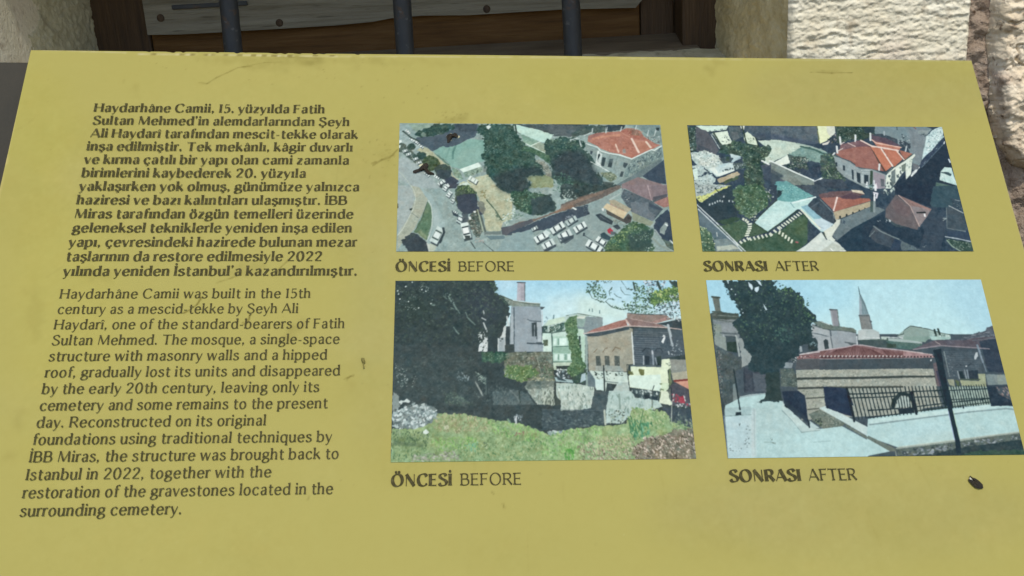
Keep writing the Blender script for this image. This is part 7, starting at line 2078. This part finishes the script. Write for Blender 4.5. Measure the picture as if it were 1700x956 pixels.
L 2b3a3e 3.5 1 697,375,700,447
L 2b3a3e 3.5 1 709,375,712,446
P a2a99d 8 0 1 0 - 590,371,699,369,702,438,573,455
P 9fb4a8 6 0 1 0 - 720,375,866,376,861,435,724,444
L 2b3a3e 3.5 1 594,374,595,461
L 2b3a3e 3.5 1 606,374,606,459
L 2b3a3e 3.5 1 617,374,618,458
L 2b3a3e 3.5 1 628,374,630,456
L 2b3a3e 3.5 1 640,374,641,455
L 2b3a3e 3.5 1 651,374,653,453
L 2b3a3e 3.5 1 663,374,665,452
L 2b3a3e 3.5 1 674,374,677,450
L 2b3a3e 3.5 1 686,374,688,449
L 2b3a3e 3.5 1 697,375,700,447
L 2b3a3e 3.5 1 709,375,712,446
L 2f3e42 2.8 1 734,375,735,445
L 2f3e42 2.8 1 743,374,743,445
L 2f3e42 2.8 1 751,374,752,444
L 2f3e42 2.8 1 760,374,760,443
L 2f3e42 2.8 1 768,373,769,442
L 2f3e42 2.8 1 776,373,777,441
L 2f3e42 2.8 1 785,372,785,440
L 2f3e42 2.8 1 793,372,794,439
L 2f3e42 2.8 1 802,372,802,439
L 2f3e42 2.8 1 810,371,811,438
L 2f3e42 2.8 1 819,371,819,437
L 2f3e42 2.8 1 827,370,828,436
L 2f3e42 2.8 1 835,370,836,435
L 2f3e42 2.8 1 844,370,845,434
L 2f3e42 2.8 1 852,369,853,433
L 2f3e42 2.8 1 861,369,862,433
L 2b3a3e 3.8 1 586,392,718,387
L 2b3a3e 3.7 1 619,409,713,408
L 2f3e42 2.8 1 734,375,735,445
L 2f3e42 2.8 1 743,374,743,445
L 2f3e42 2.8 1 751,374,752,444
L 2f3e42 2.8 1 760,374,760,443
L 2f3e42 2.8 1 768,373,769,442
L 2f3e42 2.8 1 776,373,777,441
L 2f3e42 2.8 1 785,372,785,440
L 2f3e42 2.8 1 793,372,794,439
L 2f3e42 2.8 1 802,372,802,439
L 2f3e42 2.8 1 810,371,811,438
L 2f3e42 2.8 1 819,371,819,437
L 2f3e42 2.8 1 827,370,828,436
L 2f3e42 2.8 1 835,370,836,435
L 2f3e42 2.8 1 844,370,845,434
L 2f3e42 2.8 1 852,369,853,433
L 2f3e42 2.8 1 861,369,862,433
L 2b3a3e 3.3 1 731,388,867,383
L 2b3a3e 3.3 0.7 729,418,866,414
P 33404c 5 3 1 0 - 860,374,891,376,893,398,935,424,936,440,858,440
K 8a7a7a/46525c/a49490 34 2.4 8.1 2.6 75 1 891,376,931,376,931,422,895,400
P 33404c 5 0 0.6 0 - 860,371,935,369,937,379,863,381
L 7a706c 1.9 1 895,400,931,422
L 2b3a3e 3.9 1 461,451,559,446
L 2b3a3e 4.0 0.9 619,440,720,429,863,415
L 2b3a3e 3.6 1 456,473,555,464
L 33423f 3.6 0.8 616,454,720,443,860,427
L 2f3d40 10.3 1 542,443,556,415,577,397,601,401,610,425
P b4c4bc 4 0 1 0 - 551,443,565,416,582,404,599,410,604,440
L 2b3a3e 3.3 1 564,403,564,449
L 2b3a3e 3.3 1 574,403,572,449
L 2b3a3e 3.3 1 583,404,581,449
L 2b3a3e 3.3 1 593,404,589,449
L 2b3a3e 3.3 1 602,404,597,449
L 2b3a3e 3.3 1 612,404,606,449
P 2b3840 3 0 1 0 - 559,446,607,443,606,461,560,464
L 27343c 7.9 1 611,395,613,463
L 27343c 4.3 1 769,436,768,446
P 27363f 3 0 1 0 - 712,251,739,247,735,310,734,377,734,438,714,438,713,377,713,312
L 33424a 7.2 0.5 716,256,718,288
P 2a3942 3 0 1 0 - 721,389,737,390,732,454,733,555,728,590,713,590,717,555,717,453
L a8b8e0 2.1 0.8 717,456,717,549
L b8d8b0 2.1 0.7 733,457,734,543'''.split('\n')]
TURKISH = [('Haydarhâne Camii, 15. yüzyılda Fatih', 'B', 0.061, 0.2443, -0.0608, 1.1e-05), ('Sultan Mehmed’in alemdarlarından Şeyh', 'B', 0.061, 0.2649, -0.07305, 1.1e-05), ('Ali Haydarî tarafından mescit-tekke olarak', 'B', 0.061, 0.272, -0.0853, 1.1e-05), ('inşa edilmiştir. Tek mekânlı, kâgir duvarlı', 'B', 0.061, 0.2685, -0.09755, 1.1e-05), ('ve kırma çatılı bir yapı olan cami zamanla', 'B', 0.061, 0.2661, -0.1098, 1.1e-05), ('birimlerini kaybederek 20. yüzyıla', 'B', 0.061, 0.2329, -0.12205, 1.1e-05), ('yaklaşırken yok olmuş, günümüze yalnızca', 'B', 0.061, 0.2752, -0.1343, 1.1e-05), ('haziresi ve bazı kalıntıları ulaşmıştır. İBB', 'B', 0.061, 0.2662, -0.14655, 1.1e-05), ('Miras tarafından özgün temelleri üzerinde', 'B', 0.061, 0.2716, -0.1588, 1.1e-05), ('geleneksel tekniklerle yeniden inşa edilen', 'B', 0.061, 0.271, -0.17105, 1.1e-05), ('yapı, çevresindeki hazirede bulunan mezar', 'B', 0.061, 0.2753, -0.1833, 1.1e-05), ('taşlarının da restore edilmesiyle 2022', 'B', 0.061, 0.2497, -0.19555, 1.1e-05), ('yılında yeniden İstanbul’a kazandırılmıştır.', 'B', 0.061, 0.277, -0.2078, 1.1e-05)]
ENGLISH = [('Haydarhâne Camii was built in the 15th', 'R', 0.061, 0.2428, -0.2263, 1.0571428571428572e-05), ('century as a mescid-tekke by Şeyh Ali', 'R', 0.061, 0.2345, -0.23855, 1.0571428571428572e-05), ('Haydarî, one of the standard-bearers of Fatih', 'R', 0.061, 0.269, -0.2508, 1.0571428571428572e-05), ('Sultan Mehmed. The mosque, a single-space', 'R', 0.061, 0.2659, -0.26305, 1.0571428571428572e-05), ('structure with masonry walls and a hipped', 'R', 0.061, 0.2575, -0.2753, 1.0571428571428572e-05), ('roof, gradually lost its units and disappeared', 'R', 0.061, 0.2674, -0.28755, 1.0571428571428572e-05), ('by the early 20th century, leaving only its', 'R', 0.061, 0.2533, -0.2998, 1.0571428571428572e-05), ('cemetery and some remains to the present', 'R', 0.061, 0.2598, -0.31205, 1.0571428571428572e-05), ('day. Reconstructed on its original', 'R', 0.061, 0.2178, -0.3243, 1.0571428571428572e-05), ('foundations using traditional techniques by', 'R', 0.061, 0.2642, -0.33655, 1.0571428571428572e-05), ('İBB Miras, the structure was brought back to', 'R', 0.061, 0.2695, -0.3488, 1.0571428571428572e-05), ('Istanbul in 2022, together with the', 'R', 0.061, 0.2243, -0.36105, 1.0571428571428572e-05), ('restoration of the gravestones located in the', 'R', 0.061, 0.2668, -0.3733, 1.0571428571428572e-05), ('surrounding cemetery.', 'R', 0.061, 0.1673, -0.38555, 1.0571428571428572e-05)]
CAPTIONS = [[('ÖNCESİ', 'K', 0.3052, 0.3464, -0.2045, 1.1571428571428571e-05), ('BEFORE', 'L', 0.353, 0.3952, -0.2045, 1.1571428571428571e-05)], [('SONRASI', 'K', 0.5413, 0.5909, -0.2045, 1.1571428571428571e-05), ('AFTER', 'L', 0.5971, 0.6313, -0.2045, 1.1571428571428571e-05)], [('ÖNCESİ', 'K', 0.3061, 0.3475, -0.3687, 1.1571428571428571e-05), ('BEFORE', 'L', 0.3538, 0.3957, -0.3687, 1.1571428571428571e-05)], [('SONRASI', 'K', 0.5415, 0.592, -0.3687, 1.1571428571428571e-05), ('AFTER', 'L', 0.5976, 0.6321, -0.3687, 1.1571428571428571e-05)]]
# ------------------------------------------------------------------ stone wall with its window opening
wall = tag(empty('stone_wall', (0, .1, 1.0)), 'old limestone wall with a deep window opening behind the yellow board', 'wall')
def wallpart(name, P, nu, nv, m, label=None):
    o = mk(name, P.reshape(-1, 3)-np.array([0, .1, 1.0]), gridfaces(nu, nv), m, wall, True)
    if label: o['label'] = label
    return o
RX, RX2, LX, TOP = .2726, .2408, -.467, 1.62
# right block, front face: tooled in close horizontal ridges, turning the corner into the opening
nu, nv = 190, 420
s = np.linspace(0, 1, nu)[None]; z = np.linspace(1.20, TOP, nv)[:, None]
x = RX+s*(.444-RX)+0*z; zz = z+0*s
rz = zz+.0022*vnoise(x/.05, zz/.03, 5)+.0011*vnoise(x/.008, zz/.006, 8)-.03*(x-RX)
ridge = .5-.5*np.cos(2*np.pi*rz/.0082+1.5*vnoise(x/.05, zz/.03, 2))
row = np.floor(rz/.0082); depth = .0015*ridge**.7*np.clip(.6+.55*vnoise(x/.011+row*7.3, row*3.1+zz/.05, 9)+.3*vnoise(x/.004+row*3.7, zz/.02, 13), .05, 1.2)+.0008*fbm(x/.006, zz/.003, 3)+.0004*fbm(x/.05, zz/.05, 6, 2)+.0006*fbm(x/.003, zz/.0018, 23, 2)-.0018*np.clip(vnoise(x/.006, zz/.005, 15)-.55, 0, 1)
edge = np.minimum((x-RX), (.444-x+.0012*vnoise(x*0, zz/.006, 4)))
depth = depth-.007*np.clip(1-edge/.005, 0, 1)**2
P = np.stack([x, -depth, zz], -1)
wallpart('tooled_block', P, nu, nv, M_stone, 'pale sunlit stone block tooled in close horizontal ridges')
def reveal(name, a, b, flip, label, seed, m):
    nu, nv = 150, 320
    s = np.linspace(0, 1, nu)[None]; z = np.linspace(1.20, TOP, nv)[:, None]
    dx, dy = b[0]-a[0], b[1]-a[1]; L = math.hypot(dx, dy); nx, ny = (dy/L, -dx/L) if flip else (-dy/L, dx/L)
    d = .0010*fbm(s*L/.010+.4*z/.012, z/.007, seed)+.0006*fbm(s*L/.003, z/.003, seed+9, 3)+.0016*fbm(s*L/.06, z/.06, seed+5, 2)
    d = d*np.clip(s*L/.006, 0, 1)*np.clip((1-s)*L/.002+.4, 0, 1)
    P = np.stack([a[0]+dx*s+nx*d, a[1]+dy*s+ny*d, z+0*s], -1)
    wallpart(name, P, nu, nv, m, label)
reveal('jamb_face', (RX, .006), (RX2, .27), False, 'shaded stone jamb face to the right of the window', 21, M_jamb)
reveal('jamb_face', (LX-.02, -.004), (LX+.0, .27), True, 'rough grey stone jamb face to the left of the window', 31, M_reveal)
# mortar bed beside the tooled block and the rubble stone set in it
nu, nv = 240, 420
x = np.linspace(.440, .80, nu)[None]+np.zeros((nv, 1)); zz = np.linspace(1.05, TOP, nv)[:, None]+0*x
d = .0035*fbm(x/.012, zz/.012, 41)+.003*fbm(x/.04, zz/.05, 44, 2)
wallpart('mortar_joint', np.stack([x, .012-d-.012*np.clip((x-.47)/.02, 0, 1)*0, zz], -1), nu, nv, M_mortar)
out = np.array([(0.452, 1.5972), (0.457, 1.5158), (0.4633, 1.4625), (0.4656, 1.4297), (0.4702, 1.3905), (0.4728, 1.3733), (0.4766, 1.3502), (0.4802, 1.3355), (0.4854, 1.3235), (0.4934, 1.313), (0.5012, 1.3049), (0.5136, 1.2988), (0.5424, 1.2947), (0.5894, 1.2968), (0.6204, 1.3303), (0.6141, 1.4214), (0.5889, 1.5899)])
nu, nv = 230, 330
x = np.linspace(out[:, 0].min()-.004, out[:, 0].max(), nu)[None]+np.zeros((nv, 1)); zz = np.linspace(out[:, 1].min()-.004, out[:, 1].max(), nv)[:, None]+0*x
dist = np.full(x.shape, 9.)
for i in range(len(out)):
    a, b = out[i], out[(i+1) % len(out)]; e = b-a
    t = np.clip(((x-a[0])*e[0]+(zz-a[1])*e[1])/(e@e), 0, 1); dist = np.minimum(dist, np.hypot(x-a[0]-t*e[0], zz-a[1]-t*e[1]))
dist = np.where(_inside(x+.0016*vnoise(x/.006, zz/.006, 3), zz+.0016*vnoise(x/.006, zz/.006, 7), out), dist, -dist)
h = np.clip(dist/.010, -1, 1); h = np.where(h > 0, 1-(1-h)**2, 3*h)
y = .010-.018*h-.0045*fbm(x/.035, zz/.028, 51)*np.clip(h, 0, 1)-.0018*fbm(x/.007, zz/.005, 57, 3)+.004*np.clip(.16-np.abs(fbm(x/.03+.3*zz/.03, zz/.022, 77, 3)), 0, .16)/.16*np.clip(h, 0, 1)
wallpart('rubble_stone', np.stack([x, y, zz], -1), nu, nv, M_rubble, 'rough buff stone with pitted face at the far right')
# masonry round the opening
def wb(name, lo, hi, m): return box(name, [lo[0], lo[1]-.1, lo[2]-1], [hi[0], hi[1]-.1, hi[2]-1], m, wall, .004)
wb('lintel', (-.95, -.004, TOP), (.80, .34, 1.95), M_stone)  # out of view; set low so that it shades the recess and bars
wb('jamb_block', (-.95, .004, .2), (LX-.012, .30, TOP), M_stone)
wb('wall_core', (RX+.012, .030, .2), (.80, .30, TOP), M_mortar)
# sloping stone sill
nu, nv = 220, 90
x = np.linspace(LX, RX, nu)[None]+np.zeros((nv, 1)); s = np.linspace(0, 1, nv)[:, None]+0*x
y = -.01+s*.207; zz = 1.3370+s*(1.4200-1.3370)+.0012*fbm(x/.02, y/.02, 61)
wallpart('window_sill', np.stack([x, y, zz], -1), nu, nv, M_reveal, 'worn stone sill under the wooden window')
wb('sill_block', (LX-.01, .0, .2), (RX+.01, .28, 1.3370-.012), M_stone)

# ------------------------------------------------------------------ wooden window closed by a weathered plank
win = tag(empty('wooden_window', (-.1, .25, 1.40)), 'dark brown wooden window closed by a nailed grey plank, behind the iron bars', 'window')
def wp(name, lo, hi, m): return box(name, [lo[0]+.1, lo[1]-.25, lo[2]-1.40], [hi[0]+.1, hi[1]-.25, hi[2]-1.40], m, win, .0025)
Z = {'stileL': -0.4059, 'stileR': 0.1692, 'caseR': 0.2086, 'plankz': 1.4726, 'ledge_top': 1.4366, 'ledge_front': 1.4216, 'groove_line': (-0.3702, 1.4951, -0.2839, 1.5001)}
wp('stile', (LX-.005, .250, 1.38), (Z['stileL'], .285, TOP+.01), M_woodv)
wp('stile', (Z['stileR'], .252, 1.38), (Z['caseR'], .285, TOP+.01), M_woodv)
wp('casing', (Z['caseR']+.001, .205, 1.38), (RX2+.012, .288, TOP+.01), M_woodv)
wp('bottom_rail', (Z['stileL']+.001, .251, 1.385), (Z['stileR']-.001, .284, Z['plankz']+.03), M_wood)
wp('door_leaf', (Z['stileL']+.001, .266, Z['plankz']+.031), (Z['stileR']-.001, .284, TOP+.01), M_woodv)
# chamfered ledge at the foot of the rail
bm = bmesh.new(); a, b, za, zb = LX+.002, Z['caseR']+.02, Z['ledge_top'], Z['ledge_front']
pr = [(.2505, za), (.2505, 1.37), (.196, 1.37), (.196, zb)]
v0 = [bm.verts.new((a+.1, y-.25, z-1.40)) for y, z in pr]; v1 = [bm.verts.new((b+.1, y-.25, z-1.40)) for y, z in pr]
for i in range(4): bm.faces.new((v0[i], v0[(i+1) % 4], v1[(i+1) % 4], v1[i]))
bm.faces.new(v0); bm.faces.new(v1[::-1]); bmesh.ops.recalc_face_normals(bm, faces=bm.faces[:])
bmesh.ops.bevel(bm, geom=bm.edges[:], offset=.002, segments=2, affect='EDGES')
me = bpy.data.meshes.new('weather_board'); bm.to_mesh(me); bm.free(); me.materials.append(M_ledge)
o = bpy.data.objects.new('weather_board', me); S.collection.objects.link(o); o.parent = win
pl = slab('grey_plank', [(x+.1, z-1.40) for x, z in [(-0.4036, 1.4687), (-0.3655, 1.4672), (-0.3132, 1.467), (-0.2539, 1.4671), (-0.1841, 1.4673), (-0.1421, 1.469), (-0.121, 1.4718), (-0.0861, 1.4726), (-0.0305, 1.4701), (0.0253, 1.4704), (0.0741, 1.4704), (0.1228, 1.469), (0.1612, 1.4676), (0.169, 1.4758), (0.169, 1.625), (-0.4036, 1.625)]], .014, M_plank, win, axes=((0, -.0145, 0), (1, 0, 0), (0, 0, 1), (0, 1, 0)))
pl['label'] = 'weathered grey plank with an uneven lower edge'
mo = box('groove_shade', (Z['groove_line'][0]+.1, -.0185, Z['groove_line'][1]-1.40), (Z['groove_line'][2]+.1, -.0146, Z['groove_line'][3]-1.40), M_iron, pl, .001)  # raised dark strip, coloured to give the shade inside a plank groove
for x, z in [(-0.3857, 1.4867), (-0.2503, 1.4738), (-0.0106, 1.4758)]:
    bm = bmesh.new(); bmesh.ops.create_uvsphere(bm, u_segments=14, v_segments=8, radius=.0044)
    for v in bm.verts: v.co = Vector((v.co.x+x+.1, v.co.y*.35-.0148, v.co.z+z-1.40))
    me = bpy.data.meshes.new('nail'); bm.to_mesh(me); bm.free(); me.materials.append(M_nail)
    o = bpy.data.objects.new('nail', me); S.collection.objects.link(o); o.parent = pl

# ------------------------------------------------------------------ iron bars
for (p, q), lab in zip([((-0.2875, 0.15, 1.395), (-0.2788, 0.15, 1.63)), ((-0.1018, 0.15, 1.395), (-0.0966, 0.15, 1.63)), ((0.0815, 0.15, 1.395), (0.0777, 0.15, 1.63))], ('leftmost dark iron bar, in front of the grey plank between its two left nails', 'middle dark iron bar, above the gap between the two columns of pictures and text', 'rightmost dark iron bar, crossing the pale ledge of the window')):
    p, q = Vector(p), Vector(q); ax = (q-p).normalized(); u = ax.orthogonal().normalized(); w = ax.cross(u); V = []; F = []
    nr, nl = 20, 40
    for j in range(nl):
        c = p+(q-p)*(j/(nl-1))
        for i in range(nr):
            a = 2*math.pi*i/nr; r = .0098*(1+.035*math.sin(3*a+j*.9)*math.sin(j*.7)+.02*math.sin(j*1.7+i))
            V.append(c+u*r*math.cos(a)+w*r*math.sin(a)-p)
    for j in range(nl-1):
        for i in range(nr): F.append((j*nr+i, j*nr+(i+1) % nr, (j+1)*nr+(i+1) % nr, (j+1)*nr+i))
    F += [tuple(range(nr))[::-1], tuple(range((nl-1)*nr, nl*nr))]
    o = mk('iron_bar', V, F, M_iron, None, True); o.location = p
    tag(o, lab, 'bar', 'iron bars in front of the window')

# ------------------------------------------------------------------ information board
O, U, Vd, N = (-0.38592, -0.10352, 1.47071), (0.996924, 0.037362, -0.068896), (-0.025919, -0.672432, -0.739705), (0.073965, -0.739215, 0.669395)
board = bpy.data.objects.new('information_board', None); S.collection.objects.link(board); board.empty_display_size = .1
board.matrix_world = Matrix(((U[0], -Vd[0], N[0], O[0]), (U[1], -Vd[1], N[1], O[1]), (U[2], -Vd[2], N[2], O[2]), (0, 0, 0, 1)))
tag(board, 'sloping yellow information board with Turkish and English text and four printed photographs', 'sign')
def lin(c):
    c = np.asarray(c, float)/255; return np.where(c < .04045, c/12.92, ((c+.055)/1.055)**2.4)
GAIN, VEIL = (1.41, 1.485, 1.61), (0.0154, 0.0136, 0.0134)
def albedo(c): return np.clip(lin(c)/np.array(GAIN)-np.array(VEIL), .004, .92)
# board face
BW, BH, SCB = .8, .60, 1800.
nu, nv = int(BW*SCB/2), int(BH*SCB/2)
im = paint(BOARD, nu*2, nv*2, 5, False).reshape(nv, 2, nu, 2, 3).mean((1, 3))
x = np.linspace(0, BW, nu)[None]+np.zeros((nv, 1)); y = -np.linspace(0, BH, nv)[:, None]+0*x
chip = np.clip(1+y/.0016, 0, 1)*np.clip(vnoise(x/.004, x*0, 4)-.15, 0, 1)*.0014*((x > .09) & (x < .27))
y = y-chip
zz = .00035*vnoise(x/.13, y/.11, 71)
fr = np.stack([x, y, zz], -1).reshape(-1, 3)
face = mk('board_face', fr, gridfaces(nu, nv)[:, ::-1], M_print, board, True, albedo(im).reshape(-1, 3))
face['label'] = 'mustard yellow printed face, scuffed and stained along its top edge'
box('board_core', (.0006, -BH+.0006, -.0062), (BW-.0006, -.0016, -.0006), M_edge, board, .0004)
for px in (.12, .62):
    R3 = Matrix(((U[0], -Vd[0], N[0]), (U[1], -Vd[1], N[1]), (U[2], -Vd[2], N[2])))
    foot = R3.inverted()@(Vector((O[0]+px, -.33, .2))-Vector(O)); head = Vector((px, -.30, -.0130)); ax = (foot-head).normalized(); u = ax.orthogonal().normalized(); w = ax.cross(u); V = []
    for c in (head, foot):
        for a, b in ((1, 1), (-1, 1), (-1, -1), (1, -1)): V.append(Vector((c.x+a*.025, c.y+b*.025, c.z)) if c is head else c+Vector((a*.025, b*.025, 0)))
    mk('support_post', V, [(0, 1, 2, 3), (7, 6, 5, 4)]+[(i, i+4, (i+1) % 4+4, (i+1) % 4) for i in range(4)], M_steel, board)
st = box('steel_backing', (-.15, -BH+.02, -.0125), (.74, -.0065, -.0072), M_steel, board, .0012); st['label'] = 'dark grey painted steel plate showing beside the left edge of the board'
for k, (ops, (a0, b0, a1, b1)) in enumerate(zip(PRINTS, [(0.3051, 0.0701, 0.5193, 0.1877), (0.5418, 0.0701, 0.7582, 0.1877), (0.3051, 0.2125, 0.5193, 0.352), (0.5418, 0.2125, 0.7582, 0.352)])):
    w, h = int((a1-a0)*4300)//2*2, int((b1-b0)*4300)//2*2
    im = paint(ops, w, h, 11+k).reshape(h//2, 2, w//2, 2, 3).mean((1, 3))
    n1, n2 = w//2, h//2
    x = np.linspace(a0, a1, n1)[None]+np.zeros((n2, 1)); y = -np.linspace(b0, b1, n2)[:, None]+0*x
    P = np.stack([x, y, .0004+.00035*vnoise(x/.13, y/.11, 71)], -1).reshape(-1, 3)
    o = mk('printed_photograph', P, gridfaces(n1, n2)[:, ::-1], M_print, board, True, albedo(im).reshape(-1, 3))
    o['label'] = ('printed aerial photograph of trees, parked cars and a red roofed house', 'printed aerial photograph of paved court, small red roofed mosque and dark street', 'printed photograph of an overgrown plot with big dark tree, ruins and houses', 'printed photograph of the rebuilt stone mosque with fence, tree and minaret')[k]
mk('turkish_paragraph', *lettering(TURKISH, 8e-4), M_ink, board)['label'] = 'bold Turkish paragraph of thirteen lines'
mk('english_paragraph', *lettering(ENGLISH, 8e-4), M_ink, board)['label'] = 'lighter English paragraph of fourteen lines'
for ls, lb in zip(CAPTIONS, ('ÖNCESİ BEFORE caption under the upper left photograph', 'SONRASI AFTER caption under the upper right photograph', 'ÖNCESİ BEFORE caption under the lower left photograph', 'SONRASI AFTER caption under the lower right photograph')):
    mk('caption', *lettering(ls, 8e-4), M_ink, board)['label'] = lb

# ------------------------------------------------------------------ bits of dirt lying on the board
BX = (O, U, tuple(-c for c in Vd), N)
def scrap(name, pts, t, m, label, cat, seed, group=None):
    c = np.mean(pts, 0); root = Vector(O)+Vector(U)*c[0]-Vector(Vd)*c[1]*-1
    V, F = [], []; n = len(pts); rng = np.random.default_rng(seed); rings = 4
    for k in range(rings):
        f = 1-k/(rings-1)*.92
        for i, (a, b) in enumerate(pts):
            z = .0011+t*(1-f*f)*(.7+.5*rng.random())+(.0004*rng.random() if k == 0 else 0)
            V.append((c[0]+(a-c[0])*f, c[1]+(b-c[1])*f, z))
    F += [tuple(range(n))[::-1]]
    for k in range(rings-1):
        for i in range(n): F.append((k*n+i, k*n+(i+1) % n, (k+1)*n+(i+1) % n, (k+1)*n+i))
    F += [tuple(range((rings-1)*n, rings*n))]
    R = Matrix(((U[0], -Vd[0], N[0]), (U[1], -Vd[1], N[1]), (U[2], -Vd[2], N[2])))
    og = Vector(O)+R@Vector((c[0], c[1], .0011))
    o = mk(name, [R@(Vector(v)-Vector((c[0], c[1], .0011))) for v in V], F, m, None, False); o.location = og
    tag(o, label, cat, group); return o
for nm, pts, t, m, lab, cat, sd in [('dried_leaf', [(0.34294, -0.08311), (0.34397, -0.08152), (0.34626, -0.08034), (0.34827, -0.08067), (0.34942, -0.07942), (0.35143, -0.08037), (0.35286, -0.08324), (0.35228, -0.08441), (0.35028, -0.08285), (0.34827, -0.08382), (0.34672, -0.08684), (0.34524, -0.0893), (0.34369, -0.08904), (0.34375, -0.08618)], 0.0016, 'M_leaf', 'dark curled dried leaf on the grey roof at the top of the upper left photograph', 'leaf', 3), ('dried_leaf', [(0.31648, -0.11641), (0.31748, -0.11535), (0.32094, -0.11401), (0.32315, -0.11121), (0.32493, -0.10934), (0.32763, -0.10826), (0.329, -0.11052), (0.32814, -0.11384), (0.33042, -0.11727), (0.33334, -0.11791), (0.33358, -0.11949), (0.32999, -0.11951), (0.32774, -0.1188), (0.32602, -0.11557), (0.32209, -0.11612), (0.31876, -0.11824), (0.31696, -0.11799)], 0.0018, 'M_leaf', 'larger ragged dried leaf beside the row of parked cars in the upper left photograph', 'leaf', 5), ('leaf_scrap', [(0.71289, -0.36729), (0.7138, -0.36695), (0.71511, -0.3684), (0.71691, -0.36897), (0.71903, -0.37049), (0.72138, -0.37336), (0.72113, -0.37619), (0.71789, -0.37655), (0.71562, -0.37571), (0.71366, -0.37353), (0.71202, -0.37107), (0.71165, -0.36971), (0.71214, -0.36937), (0.71301, -0.37095), (0.7148, -0.37098), (0.71512, -0.37017), (0.71423, -0.36866)], 0.0016, 'M_leaf', 'small dark scrap with pale notch on bare yellow below the lower right photograph', 'debris', 7), ('seed_stalk', [(0.28182, -0.27539), (0.2826, -0.27463), (0.28383, -0.27476), (0.28454, -0.27549), (0.28475, -0.27681), (0.28517, -0.27784), (0.28472, -0.2788), (0.28417, -0.27862), (0.28446, -0.28061), (0.28474, -0.28235), (0.28405, -0.28287), (0.28361, -0.28249), (0.28351, -0.2806), (0.28302, -0.27855), (0.28229, -0.27723)], 0.0008, 'M_seed', 'tiny olive seed stalk on bare yellow between the text and the lower left photograph', 'debris', 9), ('husk', [(0.71272, -0.36864), (0.71351, -0.36819), (0.71503, -0.37057), (0.71426, -0.37092), (0.71324, -0.37055), (0.71275, -0.36973)], 0.001, 'M_pale', 'tiny pale husk in the notch of the dark scrap at lower right', 'debris', 11)]: scrap(nm, pts, t, globals()[m], lab, cat, sd)
